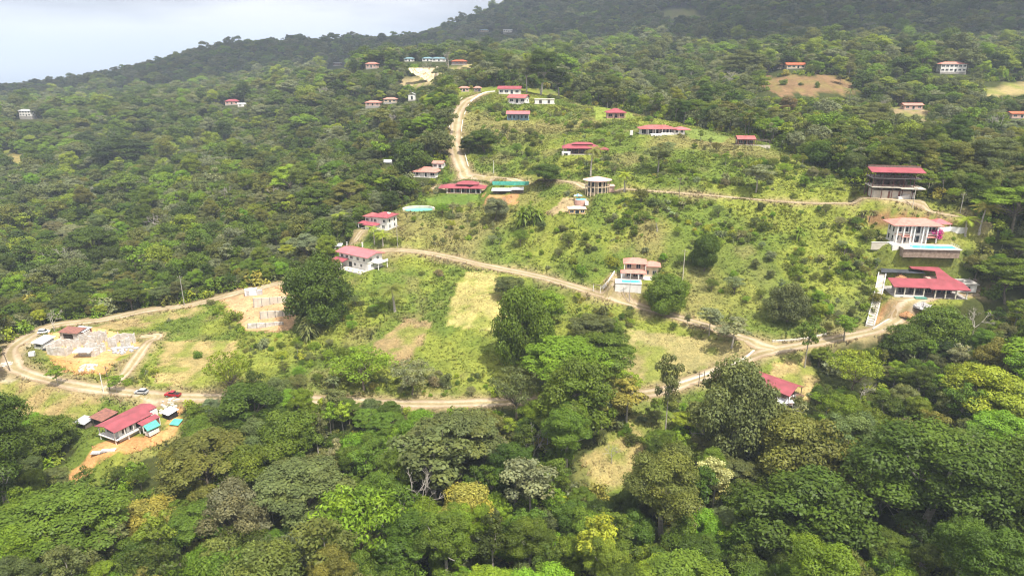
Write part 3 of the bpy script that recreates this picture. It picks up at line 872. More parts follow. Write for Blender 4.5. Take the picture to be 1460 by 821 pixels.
def road_material():
    m, nt, N, L = _nodes('gravel_road')
    out = N.new('ShaderNodeOutputMaterial'); bs = N.new('ShaderNodeBsdfPrincipled'); L.new(bs.outputs[0], out.inputs[0])
    tc = N.new('ShaderNodeTexCoord'); uv = N.new('ShaderNodeUVMap'); uv.uv_map = 'across'
    sp = N.new('ShaderNodeSeparateXYZ'); L.new(uv.outputs[0], sp.inputs[0])
    n = N.new('ShaderNodeTexNoise'); n.inputs['Scale'].default_value = .9; n.inputs['Detail'].default_value = 8; n.inputs['Roughness'].default_value = .65
    n2 = N.new('ShaderNodeTexNoise'); n2.inputs['Scale'].default_value = .12; n2.inputs['Detail'].default_value = 5
    for q in (n, n2): L.new(tc.outputs['Object'], q.inputs['Vector'])
    # wheel tracks: pale bands either side of the middle
    ad = N.new('ShaderNodeMath'); ad.operation = 'MULTIPLY_ADD'; L.new(n.outputs['Fac'], ad.inputs[0]); ad.inputs[1].default_value = .16; L.new(sp.outputs[0], ad.inputs[2])
    r = N.new('ShaderNodeValToRGB'); r.color_ramp.interpolation = 'EASE'
    els = r.color_ramp.elements
    cols = [(0.0, (.25, .20, .10)), (.16, (.34, .265, .175)), (.32, (.43, .355, .26)), (.47, (.30, .25, .14)), (.58, (.31, .26, .14)), (.74, (.43, .355, .26)), (.92, (.34, .265, .175)), (1.0, (.24, .20, .10))]
    els[0].position, els[0].color = cols[0][0], cols[0][1] + (1,); els[1].position, els[1].color = cols[-1][0], cols[-1][1] + (1,)
    for p, c in cols[1:-1]:
        e = els.new(p); e.color = c + (1,)
    L.new(ad.outputs[0], r.inputs[0])
    r2 = N.new('ShaderNodeValToRGB'); r2.color_ramp.elements[0].position = .3; r2.color_ramp.elements[0].color = (.72, .68, .62, 1); r2.color_ramp.elements[1].position = .7; r2.color_ramp.elements[1].color = (1.1, 1.1, 1.1, 1)
    L.new(n2.outputs['Fac'], r2.inputs[0])
    r3 = N.new('ShaderNodeValToRGB'); r3.color_ramp.elements[0].position = .35; r3.color_ramp.elements[0].color = (.8, .78, .74, 1); r3.color_ramp.elements[1].position = .6
    L.new(n.outputs['Fac'], r3.inputs[0])
    c = _mixrgb(N, L, 'MULTIPLY', 1.0, r.outputs[0], r2.outputs[0])
    L.new(_mixrgb(N, L, 'MULTIPLY', 1.0, c, r3.outputs[0]), bs.inputs['Base Color'])
    bs.inputs['Roughness'].default_value = 1; bs.inputs['Specular IOR Level'].default_value = .08
    b = N.new('ShaderNodeBump'); b.inputs['Strength'].default_value = .5; b.inputs['Distance'].default_value = .1
    L.new(n.outputs['Fac'], b.inputs['Height']); L.new(b.outputs[0], bs.inputs['Normal'])
    return m

ROAD_LABELS = {'lower_road': 'gravel road along the foot of the grassy plots to the L shaped house', 'loop_road': 'gravel road climbing past the palm plot and down to the junction',
 'inner_loop_road': 'short gravel turning road beside the block walls', 'cross_road': 'narrow dirt road across the upper slope', 'steep_road': 'wide rutted dirt road climbing to the hilltop houses',
 'driveway': 'pale driveway curving to the burgundy roofed house with a lawn', 'lane': 'pale lane climbing to the house with many small hips', 'villa_track': 'short track up to the terracotta villa'}

def build_roads():
    rm = road_material()
    for q, (name, (w, P)) in enumerate(ROADS.items()):
        t = np.gradient(P[:, :2], axis=0); t /= np.linalg.norm(t, axis=1)[:, None] + 1e-9
        nrm = np.stack([-t[:, 1], t[:, 0]], 1)
        s = np.concatenate([[0], np.cumsum(np.linalg.norm(np.diff(P[:, :2], axis=0), axis=1))])
        wl = w / 2 * (0.74 + .5 * fbm(s, s * 0, 7, 3, q + 20)); wr = w / 2 * (0.74 + .5 * fbm(s, s * 0 + 50, 7, 3, q + 40))
        ac = np.linspace(-1, 1, 9)
        V, U = [], []
        for a in ac:
            off = np.where(a < 0, a * wr, a * wl)
            xy = P[:, :2] + nrm * off[:, None]
            lift = 0.10 + .012 * q - .05 * (abs(a) == 1)
            V.append(np.column_stack([xy, height(xy[:, 0], xy[:, 1]) + lift])); U.append(np.column_stack([np.full(len(P), (a + 1) / 2), s]))
        n = len(P); V = np.concatenate(V); U = np.concatenate(U)
        i = (np.arange(len(ac) - 1)[:, None] * n + np.arange(n - 1)).ravel()
        F = np.stack([i, i + 1, i + n + 1, i + n], 1)[:, ::-1]
        me = fast_mesh(name, V, 4, [rm], F, smooth=True)
        uvl = me.uv_layers.new(name='across'); uvl.data.foreach_set('uv', U[F.ravel()].astype(np.float32).ravel())
        tag(link(bpy.data.objects.new(name, me)), ROAD_LABELS[name], 'road', kind='structure')

def build_sea():
    m, nt, N, L = _nodes('sea_water')
    out = N.new('ShaderNodeOutputMaterial'); bs = N.new('ShaderNodeBsdfPrincipled'); L.new(bs.outputs[0], out.inputs[0])
    bs.inputs['Base Color'].default_value = (.05, .10, .14, 1); bs.inputs['Roughness'].default_value = .35
    n = N.new('ShaderNodeTexNoise'); n.inputs['Scale'].default_value = .004; tc = N.new('ShaderNodeTexCoord'); L.new(tc.outputs['Object'], n.inputs['Vector'])
    b = N.new('ShaderNodeBump'); b.inputs['Strength'].default_value = .3; b.inputs['Distance'].default_value = 40; L.new(n.outputs[0], b.inputs['Height']); L.new(b.outputs[0], bs.inputs['Normal'])
    me = fast_mesh('sea', [(-40000, -2000, -170), (40000, -2000, -170), (40000, 60000, -170), (-40000, 60000, -170)], 4, [m])
    tag(link(bpy.data.objects.new('sea', me)), 'pale hazy sea beyond the forested ridge', 'sea', kind='structure')
# ------------------------------------------------------------------ building parts
def mpp(u, v):
    x, y, z = ground_at(u, v, GZ0); return float(project(x, y, z)[2]) / FPX

KEEP = []           # photo rectangles in which nothing nearer may stand: (u0, v0, u1, v1, distance)
def keep(u0, v0, u1, v1, dist=None):
    KEEP.append((u0, v0, u1, v1, dist if dist else ground_at((u0 + u1) / 2, v1, GZ0)[1]))

def win(t, a, z, w, h, at, face='f', m=None, grid=0, name='window'):
    """window on the wall plane `at`: face f looks to -y, l to -x, r to +x; a runs along the wall, z is the sill"""
    m = m or M_WHITE; b = .09
    def bx(mb, a0, a1, z0, z1, d0, d1):
        if face == 'f': mb.box(a0, a1, at - d1, at - d0, z0, z1)
        elif face == 'b': mb.box(a0, a1, at + d0, at + d1, z0, z1)
        elif face == 'r': mb.box(at + d0, at + d1, a0, a1, z0, z1)
        else: mb.box(at - d1, at - d0, a0, a1, z0, z1)
    f = MB(); bx(f, a - w / 2 - b, a + w / 2 + b, z + h, z + h + b, .004, .09); bx(f, a - w / 2 - b, a + w / 2 + b, z - b, z, .004, .12)
    bx(f, a - w / 2 - b, a - w / 2, z, z + h, .004, .09); bx(f, a + w / 2, a + w / 2 + b, z, z + h, .004, .09)
    for k in range(grid):
        c = a - w / 2 + w * (k + 1) / (grid + 1); bx(f, c - .04, c + .04, z, z + h, .02, .08)
    o = part(f, name, m, t)
    p = MB(); bx(p, a - w / 2, a + w / 2, z, z + h, .004, .03); part(p, 'pane', M_PANE, o)
    return o

def door(t, a, z, w, h, at, face='f', m=None): return win(t, a, z + .09, w, h, at, face, m or M_WOOD, name='door')

def columns(t, pts, z0, z1, m=None, r=.16):
    for x, y in pts: part(MB().box(x - r, x + r, y - r, y + r, z0, z1), 'column', m or M_WHITE, t)

def wall(t, x0, x1, y0, y1, z0, z1, m, name='wall'): return part(MB().box(x0, x1, y0, y1, z0, z1), name, m, t)

def found(t, x0, x1, y0, y1, m=None, depth=2.2): return part(MB().box(x0, x1, y0, y1, -depth, .12), 'foundation', m or M_CONC, t)

def railing(t, pts, z, m=None, h=1.0, name='railing'):
    mb = MB()
    for (x0, y0), (x1, y1) in zip(pts, pts[1:]):
        mb.tube([(x0, y0, z + h), (x1, y1, z + h)], .05, 5); mb.tube([(x0, y0, z + h * .5), (x1, y1, z + h * .5)], .035, 5)
        n = max(1, int(math.hypot(x1 - x0, y1 - y0) / 1.3))
        for k in range(n + 1):
            x, y = x0 + (x1 - x0) * k / n, y0 + (y1 - y0) * k / n; mb.tube([(x, y, z), (x, y, z + h)], .035, 5)
    return part(mb, name, m or M_WHITE, t)

def cottage(name, label, cat, u, v, w, d, h, rot=0, roof='hip', rise=1.6, over=.9, rm=None, wm=None, porch=0, nwin=3, storeys=1, dz=0, pz=0, group='houses on the hillside', keepbox=None, dark=False):
    """a small house: walls, roof, windows, door, and a porch with columns in front when asked"""
    rm, wm = rm or M_RED, wm or M_WHITE; rz = math.radians(rot)
    x, y, z = pad(u, v, w / 2 + 1.2, d / 2 + 1.2 + porch / 2, rz, dz)
    if y > 450:             # coarse ground far out: stand clear of the slope, on a deeper base
        z = max(z, max(float(height(x + a, y + b)) for a in (-w / 2, 0, w / 2) for b in (-d / 2 - 6, -d / 2, 0, d / 2)) - .1)
    t = thing(name, label, cat, (x, y, z), rz, group)
    found(t, -w / 2 - .3, w / 2 + .3, -d / 2 - porch - .3, d / 2 + .3, wm if porch else M_CONC, 6 if y > 450 else 2.2)
    H = h * storeys
    wall(t, -w / 2, w / 2, -d / 2, d / 2, .12, H, wm)
    rb = MB(); x0, x1, y0, y1 = -w / 2 - over, w / 2 + over, -d / 2 - porch - over * .6, d / 2 + over
    if roof == 'hip': rb.hip(x0, x1, y0, y1, H + .22, rise)
    elif roof == 'gable': rb.gable(x0, x1, y0, y1, H + .22, rise, axis='x')
    elif roof == 'gabley': rb.gable(x0, x1, y0, y1, H + .22, rise, axis='y')
    else: rb.slab([(x0, y0, H + .25), (x1, y0, H + .25), (x1, y1, H + .25 + rise), (x0, y1, H + .25 + rise)], .2)
    part(rb, 'roof', rm, t)
    if roof in ('gable', 'shed'):
        for sx in (-w / 2, w / 2 - .15):
            e = MB(); tri = [(sx, -d / 2, H - .02), (sx, d / 2, H - .02), (sx, d / 2 if roof == 'shed' else 0, H + rise * (.8 if roof == 'shed' else .72))]
            e.add([(q[0] + dx, q[1], q[2]) for dx in (.0, .15) for q in tri], [(0, 1, 2), (5, 4, 3), (0, 3, 4, 1), (1, 4, 5, 2), (2, 5, 3, 0)]); part(e, 'gable_end', wm, t)
    for s in range(storeys):
        zb = .12 + s * h
        for k in range(nwin):
            a = -w / 2 + w * (k + .5) / nwin
            if k == nwin // 2 and s == 0: door(t, a, zb, min(1.8, w / nwin * .7), h * .72, -d / 2, 'f', M_WHITE)
            else: win(t, a, zb + h * .3, min(2.4, w / nwin * .68), h * .46, -d / 2, 'f', grid=1)
        for f, at in (('l', -w / 2), ('r', w / 2)): win(t, 0, zb + h * .32, min(1.8, d * .35), h * .42, at, f, grid=1)
    if porch:
        n = max(2, int(w / 3.2)); columns(t, [(-w / 2 + w * k / n, -d / 2 - porch + .15) for k in range(n + 1)], .12, H + .04, wm)
    if keepbox: keep(*keepbox[:4], y - d / 2 - 2)
    return t

# ================================================================== 1  white house with burgundy roof below the lower road (bottom left)
def house_awning():
    rz = math.radians(-25.7); x, y, z = pad(190, 612, 7, 11, rz)
    t = thing('house', 'white house with long burgundy roof and green awning below the parked cars', 'house', (x, y, z + 1.6), rz, 'houses on the hillside')
    wall(t, -4.2, 4.2, -9.0, 9.2, -3.2, -.1, M_WHITE, 'basement_wall')
    part(MB().box(-3.0, 2.6, -9.03, -9.01, -2.2, -.4), 'basement_shade_panel', M_DARK, t)  # near-black panel on the solid wall, painting the shade of the open basement
    part(MB().box(-5.3, 5.0, -11.2, -9.05, -.1, .18).box(4.22, 6.0, -11.2, 2.0, -.1, .18), 'terrace', M_WHITE, t)
    wall(t, -4.2, 4.2, -9.0, 9.2, -.08, 3.6, M_WHITE)
    w = win(t, -.6, .9, 4.4, 1.9, -9.0, 'f', grid=2)
    for a in (-6.5, -3.2): win(t, a, .7, 1.9, 1.9, 4.2, 'r', grid=1)
    door(t, .2, -.08, 2.6, 2.5, 4.2, 'r', M_WOOD)
    for a in (-6, -1, 4): win(t, a, .9, 1.6, 1.5, -4.2, 'l', grid=1)
    columns(t, [(-4.6, -10.9), (4.6, -10.9), (5.7, -7.2), (5.7, -3.4), (5.7, .4)], .18, 3.6)
    columns(t, [(-4.6, -10.9), (4.7, -10.9), (5.7, -6.0), (5.7, -1.0)], -3.6, -.1)
    r = MB(); r.slab([(-6.0, -11.8, 3.75), (.2, -11.8, 4.9), (.2, 9.6, 4.9), (-6.0, 9.6, 3.75)], .16); r.slab([(.2, -11.8, 4.9), (6.3, -11.8, 3.75), (6.3, 5.6, 3.75), (.2, 5.6, 4.9)], .16)
    r.slab([(.2, 5.602, 4.88), (3.6, 5.602, 4.24), (3.6, 9.6, 4.24), (.2, 9.6, 4.88)], .16)
    part(r, 'roof', M_RED, t)
    part(MB().slab([(6.35, -2.0, 3.3), (9.4, -2.0, 2.7), (9.4, 6.4, 2.7), (6.35, 6.4, 3.3)], .14), 'porch_roof', M_RED, t)
    columns(t, [(9.1, -1.6), (9.1, 2.2), (9.1, 6.0)], -.6, 2.6)
    wall(t, 6.4, 9.2, 3.2, 6.1, -.6, 2.5, M_BROWN, 'annex_wall')
    part(MB().slab([(9.42, -1.6, 2.55), (12.4, -2.2, 1.3), (12.9, 3.4, 1.25), (9.42, 4.2, 2.55)], .05), 'awning', M_TARP, t)
    columns(t, [(12.2, -1.9), (12.6, 3.2)], -1.2, 1.2, M_WOOD, .06)
    part(MB().box(9.6, 12.3, -1.6, 3.0, -1.4, .1), 'yard_wall', M_WHITE, t)
    t.scale = (.76, .76, .82)
    keep(96, 540, 262, 655, 205)
    def shed(px, py, w, d, h, rot, rm, label, grp=None, wm=M_WOOD, slope=.5):
        q = math.radians(rot); X, Y, Z = pad(px, py, w / 2, d / 2, q)
        s = thing('shed', label, 'shed', (X, Y, Z), q, 'sheds on the plots')
        part(MB().box(-w / 2, w / 2, -d / 2, d / 2, -.6, h), 'wall', wm, s)
        part(MB().box(-w * .3, w * .25, -d / 2 - .03, -d / 2 - .004, .1, h * .75), 'doorway_shade_panel', M_DARK, s)  # thin dark panel painting the unlit inside of the shed
        part(MB().slab([(-w / 2 - .4, -d / 2 - .5, h + .1), (w / 2 + .4, -d / 2 - .5, h + .1), (w / 2 + .4, d / 2 + .4, h + .1 + slope), (-w / 2 - .4, d / 2 + .4, h + .1 + slope)], .09), 'roof', rm, s)
        return s
    shed(150, 601, 5.6, 5.0, 2.3, -26, M_RUST, 'low shed with rusty sheet roof beside the long burgundy roof')
    shed(122, 607, 4.0, 3.2, 1.9, -20, M_ZINC, 'small zinc roofed hut by the grass, outermost beside the rusty shed')
    s = shed(243, 594, 3.6, 3.0, 1.9, -30, M_WSHEET, 'low black sided shed with white sheets on its roof near the red pickup', wm=M_DARK)
    shed(105, 480, 8.0, 4.4, 2.6, -12, M_RUST, 'rust roofed builders shed behind the block walls', wm=M_ZINC)
    shed(118, 478, 5.4, 4.0, 2.4, -12, M_ZINC, 'grey roofed builders shed joined beside the rusty one at the block walls', wm=M_RUST)
    return shed
shed = house_awning()

# ================================================================== 2  walls of a block house on the loop
def block_house():
    rz = math.radians(-8); x, y, z = pad(135, 499, 17, 10, rz)
    t = thing('unfinished_house', 'roofless grey block house under construction inside the road loop', 'house', (x, y, z), rz, 'building sites')
    rooms = [(-14, -6.5, -6.5, 1, 3.8), (-2, 4.5, -5.5, .2, 3.0), (-8.5, -1.5, 3.6, 9, 4.0), (3.5, 10.5, 3.2, 9, 3.6)]
    for q, (x0, x1, y0, y1, h) in enumerate(rooms):
        if q == 1: part(MB().box(x0 + .21, x1 - .21, y0 + .21, y1 - .21, -.4, .12), 'floor_slab', M_PALECONC, t)
        for (ax, ay, bx, by, open_) in ((x0, y0, x1, y0, q % 2), (x1, y0, x1, y1, 1), (x1, y1, x0, y1, 0), (x0, y1, x0, y0, q % 3 == 1)):
            ln = math.hypot(bx - ax, by - ay); ux, uy = (bx - ax) / ln, (by - ay) / ln; m = MB(); n = 4
            for k in range(n):
                if open_ and k == 2:
                    part(m, 'block_wall', M_BLOCK, t); m = MB(); continue
                c0, c1 = k * ln / n, (k + 1) * ln / n; hh = h - rnd.choice([0, 0, 0, .4, .8])
                if k == 0: c0 = .11
                if k == n - 1: c1 = ln - .11
                px, qx = sorted((ax + ux * c0, ax + ux * c1)); py, qy = sorted((ay + uy * c0, ay + uy * c1))
                m.box(px - .1 * abs(uy), qx + .1 * abs(uy), py - .1 * abs(ux), qy + .1 * abs(ux), -.5, hh)
            part(m, 'block_wall', M_BLOCK, t)
        for cx, cy in ((x0, y0), (x1, y0), (x1, y1), (x0, y1)): part(MB().box(cx - .15, cx + .15, cy - .15, cy + .15, -.5, h + rnd.uniform(.1, .7)), 'pillar', M_PALECONC, t)
    part(MB().box(-11.2, -9.8, -6.64, -6.605, 1.4, 2.2), 'wall_opening', M_PALECONC, t)
    keep(58, 462, 235, 545, 225)
    # canopy of white sheets
    X, Y, Z = ground_at(121, 508); s = thing('canopy', 'white sheet canopy on posts in front of the block walls', 'canopy', (X, Y, Z), math.radians(5))
    part(MB().slab([(-3.4, -1.6, 2.3), (3.0, -1.9, 2.3), (3.4, 1.5, 2.8), (-3.0, 1.7, 2.8)], .06), 'sheet_roof', M_WSHEET, s)
    for px, py in ((-2.8, -1.4), (2.6, -1.5), (2.8, 1.3), (-2.6, 1.4)): part(MB().tube([(px, py, -.3), (px, py, 2.45)], .06), 'post', M_WOOD, s)
block_house()

# ================================================================== 3  terraced foundations by the dark tree
def foundation_site():
    rz = math.radians(10); x, y, z = pad(388, 418, 9, 3.4, rz, .8, 3.5)
    def bar(px, py, w, h, label, rot, mm, cap=True, dz=0):
        X, Y, Z = ground_at(px, py); t = thing('retaining_wall', label, 'wall', (X, Y, Z), math.radians(rot), 'retaining walls')
        part(MB().box(-w / 2, w / 2, -.25, .25, -1.5, h), 'block_wall', mm, t)
        n = int(w / 3)
        for k in range(n + 1): a = -w / 2 + .2 + (w - .4) * k / n; part(MB().box(a - .16, a + .16, -.33, -.252, -1.0, h + .15), 'buttress', M_CONC, t)
        return t
    bar(391, 433, 17, 2.9, 'upper pale block retaining wall of the building plot by the dark round tree', 9, M_PALECONC)
    bar(398, 451, 15, 2.5, 'middle grey block retaining wall of the building plot by the dark round tree', 9, M_PALECONC)
    bar(379, 466, 14, 1.8, 'lowest grey block retaining wall of the building plot by the dark round tree', 9, M_BLOCK)
    X, Y, Z = pad(361, 420, 3.5, 2, rz)
    t = thing('container', 'white site container beside the orange soil plot', 'container', (X, Y, Z), math.radians(14))
    part(MB().box(-3.3, 1.6, -1.3, 1.3, .0, 2.6), 'body', M_WSHEET, t); part(MB().box(-3.4, 1.7, -1.4, 1.4, 2.6, 2.72), 'roof', M_WHITE, t)
    part(MB().box(1.62, 4.0, -1.1, 1.1, 0, 1.9), 'annex', M_ZINC, t); part(MB().box(-2.6, -1.4, -1.33, -1.302, .1, 2.1), 'door', M_ZINC, t)
    keep(318, 398, 412, 472, 270)
foundation_site()

# ================================================================== 4  two storey white house with pink roof beside the dark tree
def house_pink():
    rz = math.radians(-34); x, y, z = pad(515, 378, 12, 8, rz)
    t = thing('house', 'two storey white house with pink metal roof at the road bend', 'house', (x, y, z), rz, 'houses on the hillside')
    found(t, -9.6, 9.6, -5.2, 5.2)
    wall(t, -9, 9, -4.6, 4.6, .12, 6.2, M_WHITE)
    part(MB().gable(-10.2, 10.4, -5.8, 5.6, 6.35, 1.2, axis='x'), 'roof', M_PINK, t)
    for sx in (-9, 8.85): part(MB().add([(sx + dx, yy, zz) for dx in (0, .15) for yy, zz in ((-4.6, 6.2), (4.6, 6.2), (0, 7.25))], [(0, 1, 2), (5, 4, 3), (0, 3, 4, 1), (1, 4, 5, 2), (2, 5, 3, 0)]), 'gable_end', M_WHITE, t)
    for a in (-7, -4, -1): win(t, a, 4.0, 1.5, 1.3, -4.6, 'f', grid=1)
    for a in (3, 7): win(t, a, 4.0, 1.3, 1.3, -4.6, 'f', grid=1)
    for a in (1, 5): win(t, a, 1.1, 1.2, 1.3, -4.6, 'f', grid=1)
    door(t, -2.0, .12, 1.8, 2.3, -4.6, 'f')
    for a, zz in ((-2.6, 4.0), (1.8, 4.0), (-1.8, 1.1), (2, 1.1)): win(t, a, zz, 1.3, 1.4, 9, 'r', grid=1)
    part(MB().box(-9.2, 9.2, -4.75, -4.602, 3.15, 3.35).box(9.002, 9.15, -4.75, 4.7, 3.15, 3.35), 'string_course', M_PALECONC, t)
    part(MB().slab([(-10.4, -9.6, 3.0), (-2.6, -9.6, 3.0), (-2.6, -4.8, 3.9), (-10.4, -4.8, 3.9)], .18), 'porch_roof', M_RED, t)
    columns(t, [(-10.0, -9.2), (-6.4, -9.2), (-3.0, -9.2)], -.6, 2.85)
    part(MB().box(-10.4, 9.4, -9.8, -5.22, -1.6, .06), 'terrace', M_PALECONC, t)
    part(MB().box(9.2, 12.6, -1.5, 4.8, 2.9, 3.1).box(12.4, 12.6, -1.5, 4.8, 3.1, 4.1), 'balcony', M_WHITE, t); columns(t, [(12.2, -1.2), (12.2, 4.4)], -.4, 2.9)
    keep(484, 345, 550, 398, 296)
    X, Y, Z = pad(479, 357, 3.5, 3, math.radians(8)); s = thing('outbuilding', 'small white flat roofed outbuilding beside the pink roofed house', 'outbuilding', (X, Y, Z), math.radians(8))
    part(MB().box(-2.8, 2.8, -2, 2, -1, 2.7), 'wall', M_WHITE, s); part(MB().box(-3.3, 3.3, -2.5, 2.5, 2.7, 2.95), 'roof', M_WSHEET, s)
    door(s, 1, .0, .9, 2, -2); win(s, -1.2, .9, 1.3, 1.0, -2)
    keep(466, 345, 492, 362, 305)
    for k, (px, py, lb) in enumerate(((495, 351, 'white gate pillar on the far side of the pale lane'), (517, 352, 'white gate pillar on the near side of the pale lane'))):
        X, Y, Z = ground_at(px, py); one(MB().box(-.3, .3, -.3, .3, -.5, 2.0).box(-.42, .42, -.42, .42, 2.0, 2.18), 'gate_pillar', M_WHITE, lb, 'pillar', (X, Y, Z), 0, 'gate pillars')
house_pink()

# ================================================================== 5  hip roofed house at the end of the lane
def house_hips():
    rz = math.radians(-22); x, y, z = pad(542, 324, 9, 8, rz)
    t = thing('house', 'white house with many small red hip roofs behind palms', 'house', (x, y, z), rz, 'houses on the hillside')
    found(t, -8, 7.5, -5.5, 5.5)
    wall(t, -1.5, 7, -4, 5, .12, 6.2, M_WHITE); part(MB().hip(-2.5, 8, -5, 6, 6.4, 1.7), 'roof', M_RED, t)
    wall(t, -8, -1.52, -1, 4.5, .12, 5.2, M_WHITE); part(MB().hip(-9, -1.0, -2, 5.4, 5.4, 1.5), 'roof', M_DUSTY, t)
    wall(t, -4, 2, -7.5, -4.02, -.6, 2.6, M_WHITE, 'porch_wall'); part(MB().hip(-4.9, 2.8, -8.4, -3.6, 2.75, 1.2), 'porch_roof', M_RED, t)
    part(MB().hip(-9.6, -4.4, -5.6, -1.6, 2.6, 1.0), 'porch_roof', M_RED, t); columns(t, [(-9.2, -5.2), (-4.9, -5.2)], -.6, 2.4)
    for a in (0, 5.2): win(t, a, 3.6, 1.4, 1.4, -4, 'f', grid=1)
    win(t, 4.6, .8, 1.4, 1.5, -4, 'f', grid=1); door(t, -.8, -.5, 1.4, 2.2, -7.5)
    for a in (-2, 2.6): win(t, a, 3.6, 1.1, 1.6, 7, 'r'); win(t, a, .8, 1.1, 1.6, 7, 'r')
    for a in (-6.6, -3.6): win(t, a, 3.0, 1.4, 1.4, -1, 'f', grid=1)
    part(MB().hip(3.4, 5.4, .3, 2.2, 7.4, .5), 'skylight', M_WHITE, t)
    keep(518, 304, 572, 332, 320)
house_hips()

# ================================================================== 6  house with lawn, pools, netting and sheds in the middle
def house_lawn():
    rz = math.radians(-4); x, y, z = pad(662, 274, 12, 7, rz)
    t = thing('house', 'low house with stepped burgundy hip roofs beside a mown lawn', 'house', (x, y, z), rz, 'houses on the hillside')
    found(t, -9.5, 10, -4.6, 4.6, M_CREAM)
    wall(t, -8.5, 9, -2.0, 4, .12, 2.9, M_BROWN)
    part(MB().hip(-13.5, 4.0, -5, 5, 2.95, 1.5), 'roof', M_RED, t); part(MB().hip(3.0, 12.2, -5.6, 4.2, 3.05, 1.5), 'roof', M_RED, t)
    wall(t, -2.4, 6.4, -1.5, 2.5, 3.6, 4.7, M_BROWN, 'clerestory'); part(MB().hip(-4.2, 8.2, -3.0, 4.0, 4.75, 1.4), 'upper_roof', M_RED, t)
    for a in (-6, -3.2, -.4, 2.4, 5.2, 7.6): win(t, a, .15, 1.9, 2.2, -2.0, 'f', M_WHITE, name='glass_door')
    columns(t, [(-8.8, -4.2), (-5, -4.2), (-1, -4.2), (3.4, -4.2), (7, -4.8), (9.6, -4.8)], .12, 2.85, M_WHITE)
    keep(628, 258, 690, 282, 365); keep(604, 280, 640, 300, 340)
    # clipped hedge along the lawn
    P = smooth_line([ground_at(*p) for p in ((640, 262), (668, 259), (697, 262), (694, 272), (684, 281))], 1.2)
    g = np.random.default_rng(5); cl = [(p[0] - P[0][0], p[1] - P[0][1], p[2] - P[0][2] + .6, .9, .8) for p in P]
    V, T = leaf_cloud(cl, 14, .34, g); me = fast_mesh('hedge', V, 4, [M_LEAF], tint=T)
    o = tag(link(bpy.data.objects.new('hedge', me)), 'clipped green hedge bordering the lawn of the low burgundy roofed house', 'hedge'); o.location = tuple(P[0]); o.color = PAL['mid green'] + (1,)
    # lined pond with a stone rim
    X, Y, Z = pad(597, 301, 9, 5, math.radians(6), .6)
    s = thing('pond', 'turquoise lined pond behind a curved stone rim, left of the lawn', 'pond', (X, Y, Z), math.radians(6))
    ring = [(7.4 * math.cos(a), 4.0 * math.sin(a)) for a in np.linspace(0, 2 * math.pi, 29)[:-1]]
    part(MB().prism(ring, -.6, .16), 'water', M_TURQ, s)
    rim = MB()
    for a, b in zip(np.linspace(-.3, math.pi + .3, 21), np.linspace(-.3, math.pi + .3, 21)[1:]):
        rim.prism([(7.45 * math.cos(a), 4.05 * math.sin(a)), (8.4 * math.cos(a), 4.9 * math.sin(a)), (8.4 * math.cos(b), 4.9 * math.sin(b)), (7.45 * math.cos(b), 4.05 * math.sin(b))], -.8, 1.0 + .4 * math.sin(max(0, a)))
    part(rim, 'stone_rim', M_PALECONC, s); keep(574, 288, 618, 306, 345)
    # green netting round the building plot
    L_ = 52 * mpp(727, 262) / 2; X, Y, Z = pad(728, 264, L_, 1.5, math.radians(-3), 0, 6)
    s = thing('netting_fence', 'long turquoise green netting fence above the orange building plot', 'fence', (X, Y, Z), math.radians(-3))
    mb = MB(); xs_ = np.linspace(-L_, L_, 12)
    gzv = [float(height(X + a, Y + a * math.sin(math.radians(-3)))) - Z for a in xs_]
    for k in range(11): mb.add([(xs_[k], 0, gzv[k] - .5), (xs_[k + 1], 0, gzv[k + 1] - .5), (xs_[k + 1], .1 * (-1) ** k, gzv[k + 1] + 2.0), (xs_[k], -.1 * (-1) ** k, gzv[k] + 2.0),
                                (xs_[k], .06, gzv[k] - .5), (xs_[k + 1], .06, gzv[k + 1] - .5), (xs_[k + 1], .06 + .1 * (-1) ** k, gzv[k + 1] + 2.0), (xs_[k], .06 - .1 * (-1) ** k, gzv[k] + 2.0)], [(0, 1, 2, 3), (7, 6, 5, 4), (3, 2, 6, 7)])
    part(mb, 'netting', M_NET, s)
    for k in range(0, 12, 2): part(MB().tube([(xs_[k], .2, gzv[k] - .6), (xs_[k], .2, gzv[k] + 2.2)], .07), 'post', M_WOOD, s)
    keep(700, 252, 758, 282, 358)
    for (px, py, w, d, h, rm, lb) in ((716, 277, 11, 5, 2.2, M_WSHEET, 'long white roofed open shed on the orange building plot below the netting'), (738, 276, 6.5, 4.5, 2.3, M_ZINC, 'short zinc roofed open shed on the orange building plot below the netting')):
        X, Y, Z = pad(px, py, w / 2, d / 2); s = thing('open_shed', lb, 'shed', (X, Y, Z), math.radians(-3), 'sheds on the plots')
        part(MB().slab([(-w / 2, -d / 2, h), (w / 2, -d / 2, h + .1), (w / 2, d / 2, h + .7), (-w / 2, d / 2, h + .6)], .08), 'roof', rm, s)
        for a in np.linspace(-w / 2 + .3, w / 2 - .3, 5):
            for b in (-d / 2 + .2, d / 2 - .2): part(MB().tube([(a, b, -.4), (a, b, h + (.5 if b > 0 else .0))], .07), 'post', M_WOOD, s)
        part(MB().box(-w / 2 + .4, w / 2 - .4, d / 2 - .7, d / 2 - .5, -.3, h + .1), 'back_wall', M_WOOD, s)
house_lawn()

